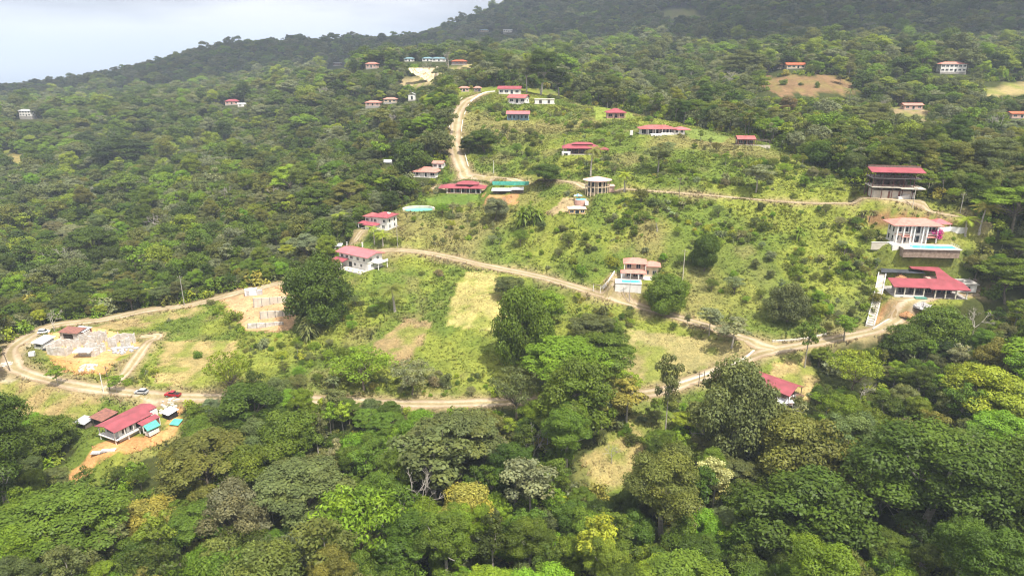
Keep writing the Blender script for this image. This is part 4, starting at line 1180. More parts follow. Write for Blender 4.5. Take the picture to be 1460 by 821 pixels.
# pink roofed pair left of the steep road
t_ = cottage('house', 'pale house with weathered pink hip roof left of the steep road', 'house', 610, 251, 13, 8, 3, -14, 'hip', 2.2, rm=M_TERRA, porch=1.5, keepbox=(592, 236, 634, 257))
t_ = cottage('outbuilding', 'small pink gabled outbuilding just behind the weathered pink hip roof', 'outbuilding', 626, 239, 6, 5, 2.6, -14, 'gable', 1.2, .6, rm=M_TERRA, nwin=2, group='outbuildings')
X_, Y_, Z_ = pad(553, 234, 3, 2.4); t_ = thing('water_tank', 'low white water tank alone among the trees', 'tank', (X_, Y_, Z_))
part(MB().tube([(-2.6, 0, 1.4), (2.6, 0, 1.4)], 1.3, 12), 'tank_body', M_WSHEET, t_); part(MB().box(-1.9, -1.5, -1, 1, -.5, .6).box(1.5, 1.9, -1, 1, -.5, .6), 'cradle', M_CONC, t_); keep(545, 228, 562, 238)

# ================================================================== 7  round house with a cone roof, small pool and hut
def round_house():
    x, y, z = pad(851, 274, 8, 7)
    t = thing('round_house', 'two storey round cream house under a pale conical roof', 'house', (x, y, z), 0, 'houses on the hillside')
    n = 20; ring = lambda r: [(r * math.cos(2 * math.pi * k / n), r * .8 * math.sin(2 * math.pi * k / n)) for k in range(n)]
    part(MB().prism(ring(4.6), -1.5, 6.2), 'wall', M_CREAM, t); part(MB().prism(ring(6.2), 2.9, 3.15), 'balcony', M_CREAM, t)
    c = MB(); R = ring(7.2); c.add([(a, b, 6.25) for a, b in R] + [(a, b, 6.0) for a, b in R] + [(0, 0, 7.9)], [(k, (k + 1) % n, 2 * n) for k in range(n)] + [(n + k, n + (k + 1) % n, (k + 1) % n, k) for k in range(n)] + [tuple(range(n, 2 * n))[::-1]])
    part(c, 'roof', M_CREAMROOF, t)
    for k in range(11, 21):
        a = 2 * math.pi * k / n; columns(t, [(6.0 * math.cos(a), 4.8 * math.sin(a))], -1.5, 6.05, M_CREAM, .17)
    for k in range(11, 20, 2):
        a = 2 * math.pi * (k + .5) / n
        for zz in (.4, 3.3):
            ca, sa = math.cos(a) * 4.62, math.sin(a) * 3.7
            o = part(MB().box(ca - .95, ca + .95, sa - .09, sa + .05, zz, zz + 2.2, a + math.pi / 2), 'window', M_WHITE, t); part(MB().box(ca * 1.02 - .8, ca * 1.02 + .8, sa * 1.02 - .1, sa * 1.02 + .0, zz + .1, zz + 2.1, a + math.pi / 2), 'pane', M_PANE, o)
    wall(t, 4.7, 8.4, -1, 4, -1, 2.9, M_ROSE, 'side_wing'); part(MB().box(4.4, 8.8, -1.4, 4.4, 2.9, 3.15), 'side_roof', M_CREAMROOF, t)
    keep(826, 258, 874, 290, 325)
    X, Y, Z = pad(828, 289, 3.4, 3, 0, .5); s = thing('garden_pool', 'small raised round pool with white steps below the round house', 'pool', (X, Y, Z))
    ring2 = [(3.0 * math.cos(a), 2.2 * math.sin(a)) for a in np.linspace(0, 2 * math.pi, 21)[:-1]]
    part(MB().prism(ring2, -1.5, 1.1), 'basin', M_ROSE, s); part(MB().prism([(a * .86, b * .86) for a, b in ring2], 1.0, 1.13), 'water', M_POOL, s); part(MB().box(1.8, 3.4, -3.2, -2.1, -1.2, .7), 'steps', M_WHITE, s)
    u = thing('parasol', 'blue and white parasol beside the small raised pool', 'parasol', (X - 1.2, Y + 2.2, Z + .2))
    part(MB().tube([(0, 0, -.4), (0, 0, 3.0)], .05), 'pole', M_WHITE, u)
    cn = MB(); k8 = [(2.2 * math.cos(a), 2.2 * math.sin(a), 2.35) for a in np.linspace(0, 2 * math.pi, 9)[:-1]]
    for k in range(8): cn.add([k8[k], k8[(k + 1) % 8], (0, 0, 3.15), (0, 0, 3.05), (k8[(k + 1) % 8][0] * .98, k8[(k + 1) % 8][1] * .98, 2.27), (k8[k][0] * .98, k8[k][1] * .98, 2.27)], [(0, 1, 2), (3, 4, 5), (0, 5, 4, 1)], k % 2)
    part(cn, 'canopy', [M_WSHEET, mat('sky_blue_canvas', (.12, .38, .70), .8, .08)], u)
    keep(818, 274, 840, 293, 318)
    cottage('hut', 'little ochre hut with pale pink roof below the round house', 'hut', 822, 304, 7.5, 4.5, 2.4, 2, 'hip', .9, .7, M_CREAMROOF, M_YELLOW, nwin=3, group='outbuildings', keepbox=(809, 295, 838, 307))
round_house()

# ================================================================== 8  houses on the upper slope
def stepped_roof_house():
    x, y, z = pad(829, 219, 11, 6)
    t = thing('house', 'dark verandah house with stepped burgundy roof beside a leaning palm', 'house', (x, y, z), math.radians(-2), 'houses on the hillside')
    found(t, -10.5, 8.5, -5, 4.5, M_WHITE); wall(t, -8, 8, -1, 4, .12, 3.4, M_BROWN)
    part(MB().hip(-11, 9.8, -5.6, 5.6, 3.5, 1.9, ridge=3.4), 'roof', M_RED, t); wall(t, -4, 4.6, -1.2, 1.6, 4.6, 5.4, M_BROWN, 'clerestory'); part(MB().hip(-5.6, 6.2, -2.6, 3.0, 5.4, .9, ridge=2.2), 'upper_roof', M_RED, t)
    part(MB().hip(9.9, 15, -3, 2, 2.6, 1.1), 'porch_roof', M_RED, t); columns(t, [(10.3, -2.6), (14.6, -2.6), (14.6, 1.6)], -.6, 2.4, M_BROWN)
    for a in (-6, -2.8, .4, 3.6, 6.4): win(t, a, .3, 2.0, 2.3, -1, 'f', M_WOOD, 1, 'glass_door')
    columns(t, [(-10, -4.7), (-6, -4.7), (-2, -4.7), (2, -4.7), (6, -4.7), (8.4, -4.7)], .12, 3.4, M_WOOD)
    wall(t, -11.2, -6.5, -7.2, -5.05, -1.6, 1.8, M_WHITE, 'terrace_wall'); win(t, -9, -.2, 2, 1.3, -7.2, 'f', grid=1)
    keep(803, 202, 860, 222, 378)
stepped_roof_house()

def long_white_house():
    x, y, z = pad(942, 191, 13, 5.5)
    t = thing('house', 'long white verandah house with burgundy roof and white retaining walls', 'house', (x, y, z), 0, 'houses on the hillside')
    found(t, -12.6, 13.6, -4.2, 4.8, M_WHITE); wall(t, -11.8, 7.0, -.6, 4.5, .12, 3.1, M_WHITE); wall(t, 7.02, 13.2, -3, 4.5, .12, 2.6, M_WHITE, 'wing_wall')
    part(MB().hip(-13.2, 8.2, -5.2, 5.8, 3.25, 1.8), 'roof', M_DUSTY, t); part(MB().hip(6.4, 16.5, -4.2, 5.6, 2.75, 1.3), 'wing_roof', M_PINK, t)
    for a in (-10, -6.4, -2.8, .8, 4.4): win(t, a, .15, 2.5, 2.4, -.6, 'f', M_WHITE, 1, 'glass_door')
    for a in (8.6, 11.4): win(t, a, .9, 1.3, 1.3, -3, 'f', grid=1)
    columns(t, [(-12, -3.8), (-8, -3.8), (-4, -3.8), (0, -3.8), (4, -3.8), (6.8, -3.8)], .12, 3.1, M_WHITE, .22)
    part(MB().box(-7, -1, -7.6, -4.25, -2.2, .6).box(-.98, 6, -6.6, -4.25, -2.2, 1.0), 'terrace_wall', M_WHITE, t); part(MB().box(-18, -16.4, -2, -.6, -.6, 1.9), 'gate_pillar', M_WHITE, t)
    keep(908, 173, 976, 194, 390)
long_white_house()

cottage('house', 'open pavilion house with red hip roof left of the long white verandah house', 'house', 877, 168, 11, 7, 3.4, 0, 'hip', 2.4, 1.1, M_RED, M_ROSE, porch=2.4, nwin=3, keepbox=(860, 150, 895, 169))
def lattice_house():
    t = cottage('house', 'small burgundy gabled house with a timber pergola at the grassy crest', 'house', 1061, 206, 8.5, 6.5, 3.2, -6, 'gable', 1.5, .8, M_DUSTY, M_BROWN, porch=2, nwin=3, keepbox=(1048, 190, 1098, 209))
    mb = MB()
    for k in range(9): mb.box(5.6 + k * .85, 5.75 + k * .85, -4.6, 3.2, 2.6, 2.75)
    for yy in (-4.2, 2.8): mb.box(5.4, 12.8, yy - .08, yy + .08, 2.44, 2.6)
    part(mb, 'pergola', M_WOOD, t); columns(t, [(5.6, -4.2), (12.6, -4.2), (12.6, 2.8)], -1.0, 2.44, M_WOOD, .1)
    part(MB().box(-6, 12.8, -6.0, -5.7, -2, .4), 'terrace_wall', M_PALECONC, t)
lattice_house()
cottage('house', 'long white house with burgundy gable roof on the hilltop under tall trees', 'house', 727, 134, 16, 8, 3.6, -8, 'gable', 1.9, 1.2, M_RED, M_WHITE, nwin=4, keepbox=(706, 121, 744, 135))
cottage('house', 'white house with red gable roof second down from the hilltop', 'house', 740, 147, 12.5, 8, 3.6, -22, 'gable', 2.2, 1.0, M_DUSTY, M_WHITE, porch=1.5, nwin=3, keepbox=(724, 132, 756, 149))
cottage('house', 'glass fronted house with red gable roof third down from the hilltop', 'house', 739, 171, 14, 7, 4.0, -4, 'gable', 1.7, 1.0, M_PINK, mat('blue_grey_wall', (.18, .28, .33), .6, .1), porch=1.6, nwin=5, keepbox=(720, 158, 770, 174))
def white_shell():
    x, y, z = pad(776, 148, 8, 4); t = thing('unfinished_house', 'long white roofless shell house right of the hilltop roofs', 'house', (x, y, z), math.radians(2), 'building sites')
    part(MB().box(-7.6, 7.6, -3, 3, -1.2, .15), 'floor_slab', M_PALECONC, t)
    for x0, x1 in ((-7, -4), (-2, 2.2), (4, 7)): part(MB().box(x0, x1, -2.8, -2.5, .15, 3), 'wall', M_WHITE, t)
    part(MB().box(-7, 7, 2.5, 2.8, .15, 3), 'wall', M_WHITE, t); part(MB().box(-7.4, 7.4, -3.1, 3.1, 3.0, 3.4), 'roof_slab', M_PALECONC, t)
    keep(761, 138, 790, 150)
white_shell()
cottage('gatehouse', 'small gatehouse with pink roof at the top of the steep road', 'gatehouse', 662, 131, 8, 5, 2.8, 0, 'hip', 1.2, .8, M_TERRA, M_ROSE, nwin=3, group='outbuildings', keepbox=(654, 122, 675, 134))
cottage('guard_hut', 'tiny pink roofed guard hut beside the hilltop gate', 'hut', 681, 131, 5.5, 4, 2.8, 0, 'hip', 1.2, .7, M_TERRA, M_BROWN, nwin=2, group='outbuildings', keepbox=(674, 122, 690, 134))

# kerb walls along the steep road and low white walls
def kerb_wall(name, label, pts, h, w, m, sub=None, grp='low walls beside the roads', dash=0):
    P = smooth_line([ground_at(*p) for p in pts], 1.5); mb = MB(); o = P[0].copy()
    t = np.gradient(P[:, :2], axis=0); t /= np.linalg.norm(t, axis=1)[:, None] + 1e-9
    for i in range(len(P) - 1):
        if dash and (i // dash) % 3 == 2: continue
        a, b = P[i] - o, P[i + 1] - o; na, nb = np.array([-t[i][1], t[i][0]]) * w / 2, np.array([-t[i + 1][1], t[i + 1][0]]) * w / 2
        q = [(a[0] - na[0], a[1] - na[1]), (b[0] - nb[0], b[1] - nb[1]), (b[0] + nb[0], b[1] + nb[1]), (a[0] + na[0], a[1] + na[1])]
        mb.prism(q, [a[2] - .8, b[2] - .8, b[2] - .8, a[2] - .8], [a[2] + h, b[2] + h, b[2] + h, a[2] + h])
    return one(mb, name, m, label, 'wall', tuple(o), 0, grp)
kerb_wall('kerb_wall', 'white kerb along the outer side of the steep dirt road', [(659, 140), (646, 158), (641, 180), (639, 205), (645, 232)], .55, .5, M_PALECONC, dash=5)
kerb_wall('kerb_wall', 'white kerb along the inner side of the steep dirt road', [(668, 150), (661, 168), (658, 190), (661, 210), (666, 232), (672, 250)], .55, .5, M_PALECONC, dash=6)
kerb_wall('kerb_wall', 'white wall curving to the hilltop house', [(671, 146), (682, 138), (692, 133), (706, 131)], .9, .6, M_WHITE)
kerb_wall('kerb_wall', 'pale kerb along the upper edge of the road junction', [(1101, 487), (1125, 486), (1150, 483), (1178, 477)], .6, .5, M_PALECONC)
kerb_wall('kerb_wall', 'pale drainage kerb below the leafy trees at the junction', [(1075, 500), (1060, 512), (1030, 526), (990, 540), (965, 548)], .35, .8, M_PALECONC)
kerb_wall('kerb_wall', 'pale kerb on the bend below the orange cut bank', [(1244, 470), (1262, 459), (1285, 447)], .5, .5, M_PALECONC)

# ================================================================== 9  steel framed house, pool villa, L shaped house (right)
def steel_house():
    rz = math.radians(-10); x, y, z = pad(1268, 281, 11, 6, rz)
    t = thing('unfinished_house', 'tall open steel framed house under a burgundy roof at the forest edge', 'house', (x, y, z), rz, 'building sites')
    wall(t, -8, 7.5, -3.5, 4, -1.5, 3.4, M_PALECONC, 'basement_wall'); [part(MB().box(a, a + .8, -3.56, -3.504, -.5, 3.3), 'rusty_panel', M_RUST, t) for a in (-2.0, 2.2)]
    part(MB().box(-9.6, 2, -5.2, 5, 4.9, 5.25).box(2.002, 12, -6.6, 5, 4.7, 5.05), 'floor_slab', M_PALECONC, t)
    part(MB().box(-9.6, 10, -4.8, 5, 8.8, 9.05), 'floor_slab', M_CONC, t)
    for px in (-9.2, -5, -.8, 3.4, 7.6):
        for py in (-4.4, .2, 4.6): part(MB().box(px - .13, px + .13, py - .13, py + .13, 0 if abs(px) < 8.5 else -1, 12.2), 'column', M_STEEL, t)
    for zz in (6.2, 10.2): railing(t, [(-9.6, -4.7), (9.6, -4.7)], zz - 1.1, M_STEEL)
    br = MB()
    for px in (-5, 3.4): br.tube([(px, 4.6, 5.3), (px + 4.2, 4.6, 8.8)], .08, 5); br.tube([(px, 4.6, 9.1), (px + 4.2, 4.6, 12)], .08, 5)
    part(br, 'brace', M_STEEL, t)
    part(MB().box(-6, 6, 3.0, 4.3, 5.3, 8.7), 'core_wall', M_BROWN, t)
    for k in range(5): part(MB().box(-7 + k * 3.2, -6.2 + k * 3.2, .5, 2.2, 5.3, 7.0), 'stacked_board', M_WOOD, t)
    part(MB().slab([(-11, -6.4, 11.9), (11, -6.4, 11.9), (11, .2, 13.2), (-11, .2, 13.2)], .2), 'roof', M_RED, t); part(MB().slab([(-10, .4, 14.0), (11, .4, 14.0), (11, 6.0, 13.1), (-10, 6.0, 13.1)], .2), 'rear_roof', M_RED, t)
    part(MB().box(-10.8, 10.8, .1, .35, 12.9, 13.9), 'clerestory', M_WOOD, t)
    keep(1228, 228, 1306, 283, 285)
    X, Y, Z = ground_at(1291, 284); w = thing('retaining_wall', 'short white retaining wall beside the steel framed house', 'wall', (X, Y, Z), math.radians(16), 'retaining walls')
    part(MB().prism([(-4, -.3), (4.4, -.3), (4.4, .3), (-4, .3)], -1, [1.0, 2.6, 2.6, 1.0]), 'white_wall', M_WHITE, w); part(MB().prism([(-4.1, -.42), (4.5, -.42), (4.5, .42), (-4.1, .42)], [1.0, 2.6, 2.6, 1.0], [1.12, 2.72, 2.72, 1.12]), 'coping', M_WSHEET, w)
steel_house()

def pool_villa():
    rz = math.radians(-5); x, y, z = pad(1302, 347, 11.5, 9.5, rz, .2, 5)
    t = thing('villa', 'two storey white villa with salmon hip roof behind a long blue pool', 'villa', (x, y, z), rz, 'houses on the hillside')
    found(t, -8.4, 8.2, -2.2, 7.2, M_WHITE); wall(t, -8, 8, 0, 7, .12, 7.6, M_WHITE)
    part(MB().hip(-10.2, 9.8, -2.6, 8.6, 7.8, 2.1, ridge=5.2), 'roof', M_SALMON, t)
    xs_ = (-8, -5.3, -2.6, -.9, 2.0, 3.6, 8)
    columns(t, [(a, -1.9) for a in (-8, -5.4, -2.6, -1.2, 2.2, 3.8, 7.8)], .12, 7.6, M_WHITE, .24)
    part(MB().box(-8.1, -2.7, -1.85, -.004, 3.7, 4.0).box(3.9, 8.1, -1.85, -.004, 3.7, 4.0), 'balcony', M_ROSE, t); railing(t, [(-7.6, -1.7), (-2.8, -1.7)], 4.0); railing(t, [(4.0, -1.7), (7.6, -1.7)], 4.0)
    for a, w, zz, h in ((-6.6, 1.9, 4.3, 2.4), (-4, 1.9, 4.3, 2.4), (-1.9, 1.0, 4.2, 2.7), (.5, 2.6, 4.2, 2.8), (3.0, 1.1, 4.2, 2.7), (5.2, 1.6, 4.3, 2.4), (7.0, 1.2, 4.3, 2.4), (-6.8, 1.0, 1.2, 1.7), (-4.2, 2.0, .3, 2.6), (-1.9, 1.0, .3, 2.8), (.5, 2.7, .3, 2.8), (3.0, .8, 1.2, 1.7), (5.6, 2.2, .3, 2.6), (7.3, .8, .5, 2.4)):
        win(t, a, zz, w, h, 0, 'f', M_WHITE, 1 if w > 1.5 else 0)
    for a in (1.5, 5): win(t, a, 4.4, 1.2, 2.0, -8, 'l'); win(t, a, .8, 1.2, 2.0, -8, 'l')
    for c in (-4.2, 5.6): part(MB().slab([(c - 1.9, -2.6, 3.0), (c + 1.9, -2.6, 3.0), (c + 1.5, -.02, 3.6), (c - 1.5, -.02, 3.6)], .14), 'window_canopy', M_SALMON, t)
    keep(1252, 312, 1345, 378, 250)
    dk = thing('pool_deck', 'tiled pool terrace on a stained stone wall in front of the salmon roofed villa', 'terrace', tuple(np.array([x, y, z]) + np.array([math.sin(-rz), -math.cos(rz), 0]) * 2.4), rz)
    part(MB().box(-8.6, 13.0, -8.0, .0, -3.4, .1), 'stone_wall', M_STONE, dk); part(MB().box(-8.9, 13.3, -8.3, -7.5, .1, .35).box(-8.9, -4.8, -7.498, -.3, .1, .33).box(12.2, 13.3, -7.498, 0, .1, .33).box(-4.798, 12.198, -2.8, 0, .1, .33), 'deck', M_TERRACE, dk)
    part(MB().box(-4.798, 12.198, -7.498, -2.802, .1, .27), 'water', M_POOL, dk); part(MB().box(-9.0, 13.4, -8.5, -8.302, .0, .5), 'pool_edge', M_WHITE, dk)
    part(MB().box(-11.5, -8.95, -4.5, 1, -3.2, .6), 'side_wall', M_WHITE, dk); railing(dk, [(12.9, -.5), (12.9, -7.4)], .33)
    X, Y, Z = ground_at(1256, 352); w = thing('retaining_wall', 'long low white garden wall left of the salmon roofed villa', 'wall', (X, Y, Z), math.radians(-3), 'retaining walls'); part(MB().box(-4, 4, -.2, .2, -1.2, 1.9), 'white_wall', M_PALECONC, w); part(MB().box(-4.1, 4.1, -.3, .3, 1.9, 2.02), 'coping', M_WHITE, w)
    X, Y, Z = pad(1336, 329, 3.0, 3.0, 0, .6); g = thing('gazebo', 'pink hip roofed gazebo behind the salmon roofed villa', 'gazebo', (X, Y, Z))
    part(MB().hip(-3.8, 3.8, -3.4, 3.4, 3.0, 1.6), 'roof', M_PINK, g); columns(g, [(-3.2, -2.9), (3.2, -2.9), (3.2, 2.9), (-3.2, 2.9)], -.5, 2.85); part(MB().box(-3.5, 3.5, -3.2, 3.2, -.8, .05), 'floor', M_TERRACE, g)
    kerb_wall('garden_wall', 'cream garden wall beside the pink gazebo', [(1338, 331), (1355, 330), (1378, 331)], 1.9, .3, M_WHITE, grp='low walls beside the roads')
    keep(1316, 316, 1382, 335, 280)
pool_villa()

def l_house():
    rz = math.radians(-6); x, y, z = pad(1319, 420, 15, 9, rz, .6)
    t = thing('unfinished_house', 'L shaped house under construction with a broad burgundy roof above the right road', 'house', (x, y, z), rz, 'building sites')
    part(MB().box(-13, 11.6, -5.6, 7, -2.2, .15), 'floor_slab', M_CONC, t)
    wall(t, -10.5, -2, -1.5, 3, .15, 3.6, M_CONC); wall(t, -1.98, 8.5, -.5, 3.0, .15, 3.6, M_BROWN); wall(t, 3, 11, 3.02, 10, .15, 3.8, M_ROSE)
    part(MB().prism([(-13.5, -5.4), (-1.8, -5.4), (-1.6, -6.6), (11.5, -6.6), (11.5, -1), (9.0, 3.0), (8.0, 11.5), (-2.4, 11.8), (-2.0, 9.0), (5.6, 7.6), (3.8, 1.6), (-13.2, 1.4)][::1], [3.7, 3.7, 3.6, 3.6, 4.5, 5.5, 7.0, 7.1, 6.6, 6.2, 5.0, 5.0], [3.95, 3.95, 3.85, 3.85, 4.75, 5.75, 7.25, 7.35, 6.85, 6.45, 5.25, 5.25]), 'roof', M_RED, t)
    for a in (-9, -5.5, -3): win(t, a, .5, 2.2, 2.3, -1.5, 'f', M_CONC, 1)
    for a in (.4, 3.6, 6.8): win(t, a, .4, 2.4, 2.5, -.5, 'f', M_CONC, 1)
    columns(t, [(-12.6, -4.8), (-9.4, -4.8), (-6.2, -4.8), (-3, -4.8), (.4, -5.8), (3.8, -5.8), (7.2, -5.8), (10.8, -5.8)], .15, 3.62, M_PALECONC, .18)
    part(MB().box(-12.8, -3, -5.5, -5.35, -2.0, .9), 'front_wall', M_WHITE, t); part(MB().box(-10.9, -9.9, -5.56, -5.503, -1.6, .3), 'basement_doorway_shade', M_DARK, t); part(MB().box(-.6, 10.8, -6.2, -5.95, -2.4, -1.2), 'base_wall', M_PALECONC, t)  # the thin dark panel paints the shade inside the basement doorway
    for k in range(4): part(MB().box(.2 + k * 2.8, 2.2 + k * 2.8, -6.0, -5.62, -1.1, .1), 'basement_shade_panel', M_DARK, t)  # dark boxes painting the shade of open basement bays
    part(MB().box(-6.4, -2.6, -7.4, -5.6, -.6, .5), 'tarpaulin', mat('dull_green_tarp', (.10, .26, .20), .6, .2), t)
    part(MB().box(11.52, 18, 2.0, 8, .15, 3.2), 'right_wing', M_WHITE, t, 'flat roofed pale wing'); part(MB().box(11.53, 18.6, 1.5, 8.4, 3.2, 3.45), 'wing_roof', M_CONC, t)
    win(t, 14.6, .6, 2.2, 1.8, 2.0, 'f', M_CONC, 1)
    t.scale = (1.1, 1.1, 1.05)
    keep(1262, 372, 1378, 430, 240)
    for (px, py, w, d, lb) in ((1290, 388, 10, 5, 'sloping black plastic sheet behind the L shaped house'),):
        X, Y, Z = ground_at(px, py); s = one(MB().slab([(-w, -2, .35), (w * .7, -2, .35), (w * .6, 4.5, 2.6), (-w * .8, 4.0, 2.6)], .1), 'plastic_sheet', M_SHINGLE, lb, 'sheet', (X, Y, Z), rz)
    X, Y, Z = ground_at(1283, 396)
    heap('soil_heap', 'orange soil heap on the black sheet behind the L shaped house', 'heap', X, Y, Z, 3.0, 1.9, mat('orange_soil', (.44, .235, .11), 1, .25, 1.5))
    X, Y, Z = ground_at(1293, 448); heap('soil_heap', 'orange earth slide under the L shaped house', 'heap', X, Y, Z, 2.6, 1.3, _MATS['orange_soil'])
    X, Y, Z = ground_at(1316, 436); heap('gravel_heap', 'grey gravel heap at the roadside under the L shaped house', 'heap', X, Y, Z, 3.6, 1.5, mat('grey_gravel', (.40, .38, .36), 1, .2, 3))
    kerb_wall('plot_wall', 'pale retaining wall running to the right of the L shaped house', [(1345, 414), (1365, 411), (1392, 408)], .9, .4, M_WHITE)

def heap(name, label, cat, X, Y, Z, r, h, m):
    g = np.random.default_rng(int(abs(X * 7 + Y)) % 999); n, k = 22, 8; V = [(0, 0, h)]; F = []
    for j in range(1, k + 1):
        for i in range(n):
            a = 2 * math.pi * i / n; q = j / k; rr = r * q * (1 + .18 * math.sin(3 * a + X) + .12 * g.normal())
            V.append((rr * math.cos(a), rr * math.sin(a), h * (1 - q) ** .8 * (1 + .15 * g.normal()) - (.5 if j == k else 0)))
    for i in range(n): F.append((0, 1 + i, 1 + (i + 1) % n))
    for j in range(k - 1):
        for i in range(n): F.append((1 + j * n + i, 1 + (j + 1) * n + i, 1 + (j + 1) * n + (i + 1) % n, 1 + j * n + (i + 1) % n))
    return one(MB().add(V, F), name, m, label, cat, (X, Y, Z), 0, 'heaps on the building sites')
l_house()

def drain_stairs():
    P = smooth_line([ground_at(*p) for p in ((1258, 390), (1253, 415), (1247, 440), (1240, 466))], 1.0); o = P[0].copy(); mb, sd_ = MB(), MB()
    t = P[-1][:2] - P[0][:2]; t /= np.linalg.norm(t); n = np.array([-t[1], t[0]])
    for a, b in zip(P, P[1:]):
        a, b = a - o, b - o
        for lo, hi, hh, q in ((-1.1, 1.1, .25, mb), (-1.5, -1.12, .75, sd_), (1.12, 1.5, .75, sd_)):
            z0 = max(a[2], b[2]); q.prism([(a[0] + n[0] * lo, a[1] + n[1] * lo), (b[0] + n[0] * lo, b[1] + n[1] * lo), (b[0] + n[0] * hi, b[1] + n[1] * hi), (a[0] + n[0] * hi, a[1] + n[1] * hi)], min(a[2], b[2]) - .8, z0 + hh)
    s = thing('drain_channel', 'stepped pale concrete drain running straight down the slope beside the L shaped house', 'drain', tuple(o))
    part(mb, 'steps', M_PALECONC, s); part(sd_, 'side_wall', M_WHITE, s); keep(1236, 388, 1262, 470, 232)
drain_stairs()

# ================================================================== 10  terracotta villa with a small pool above the loop road, roof by the junction
def terracotta_villa():
    rz = math.radians(-8); x, y, z = pad(905, 397, 9, 8.5, rz, .6, 4)
    t = thing('villa', 'two storey terracotta roofed villa with a small pool above the gravel road', 'villa', (x, y, z), rz, 'houses on the hillside')
    found(t, -6, 7, -3.4, 5, M_WHITE); wall(t, -4, 3.6, 0, 5, .12, 6.2, M_CREAM); wall(t, 3.62, 9.6, 1, 5, .12, 5.0, M_CREAM, 'wing_wall')
    part(MB().hip(-5.2, 4.8, -1.6, 6.2, 6.3, 1.7), 'roof', M_TERRA, t); part(MB().hip(-6.2, 4.6, -4.4, .6, 3.0, .9, ridge=2.2), 'lower_roof', M_TERRA, t); part(MB().hip(3.0, 10.6, -.4, 6, 5.1, 1.5), 'wing_roof', M_TERRA, t)
    columns(t, [(-5.6, -4), (-2, -4), (1.4, -4), (4.1, -4)], .12, 2.85, M_WHITE, .2); columns(t, [(-4.6, -1.2), (4.2, -1.2)], 3.6, 6.2, M_WHITE, .16)
    for a, zz in ((-2.6, .3), (.2, .3), (2.4, .3), (-2.6, 3.9), (1.2, 3.9)): win(t, a, zz, 1.7, 2.0, 0, 'f', grid=1)
    for a in (5, 8): win(t, a, 1.2, 1.4, 1.6, 1, 'f', grid=1)
    X, Y, Z = float(x), float(y), z; c, s_ = math.cos(rz), math.sin(rz)
    pl = thing('swimming_pool', 'small raised white edged pool in front of the terracotta villa', 'pool', (X + c * -3.2 - s_ * -8.0, Y + s_ * -3.2 + c * -8.0, Z + .3), rz)
    part(MB().box(-5, 5.6, -2.9, 2.9, -3.8, .2), 'basin', M_WHITE, pl); part(MB().box(-2.6, 5.0, -2.2, 2.0, .2, .24), 'water', M_POOL, pl); part(MB().box(-5.1, 5.7, -3.1, -2.2, .2, .4).box(-5.1, -2.6, -2.198, 2.9, .2, .38), 'coping', M_WHITE, pl)
    keep(872, 360, 930, 408, 258)
    kerb_wall('ramp_wall', 'white ramp wall climbing from the road to the terracotta villa', [(858, 412), (868, 402), (876, 390)], 1.2, .4, M_WHITE)
    X, Y, Z = ground_at(851, 417)
    g = thing('gateway', 'slender timber gateway beside the gravel road below the terracotta villa', 'gate', (X, Y, Z + .3), math.radians(-25))
    for a in (-1.6, 1.6): part(MB().box(a - .12, a + .12, -.12, .12, -.6, 3.0), 'post', M_WHITE, g)
    part(MB().box(-2.0, 2.0, -.15, .15, 3.0, 3.2), 'beam', M_WOOD, g)
terracotta_villa()

def junction_house():
    rz = math.radians(-48); x, y, z = pad(1100, 556, 7, 4.5, rz)
    t = thing('house', 'house with a plain bright burgundy gable roof half hidden by a tree below the junction', 'house', (x, y, z), rz, 'houses on the hillside')
    found(t, -7, 7, -4, 4); wall(t, -6.4, 6.4, -3.2, 3.2, .12, 2.7, M_BROWN); part(MB().gable(-9, 8.6, -5.0, 5.0, 2.75, 1.9, axis='x'), 'roof', M_RED, t)
    win(t, 0, .9, 1.8, 1.2, 6.4, 'r'); win(t, -2, .9, 1.8, 1.2, -3.2); win(t, 3, .9, 1.8, 1.2, -3.2)
    columns(t, [(8.0, -4.4), (8.0, 4.4), (8.0, 0)], -.4, 2.6, M_WOOD, .1); part(MB().box(7.02, 9.2, -4.6, 4.6, -.6, .05), 'terrace', M_BROWN, t)
    X, Y, Z = pad(1118, 579, 2.4, 2); s = thing('lean_to', 'white sheet roofed lean to below the burgundy gable by the junction', 'shed', (X, Y, Z), math.radians(8), 'sheds on the plots')
    part(MB().slab([(-2.7, -1.6, 1.9), (2.7, -1.6, 1.9), (2.7, 1.6, 2.3), (-2.7, 1.6, 2.3)], .08), 'roof', M_WSHEET, s); part(MB().box(-2.4, 2.4, 1.0, 1.2, -.5, 2.0), 'back_wall', M_WOOD, s)
    for a in (-2.4, 2.4): part(MB().tube([(a, -1.4, -.5), (a, -1.4, 1.85)], .06), 'post', M_WOOD, s)
    X, Y, Z = ground_at(1132, 571); one(MB().box(-.45, .45, -.35, .35, -.3, 1.7).box(-.5, .5, -.4, .4, 1.7, 1.78), 'water_drum', M_WSHEET, 'white upright water drum beside the lean to', 'tank', (X, Y, Z))
    keep(1098, 524, 1140, 584, 190)
junction_house()

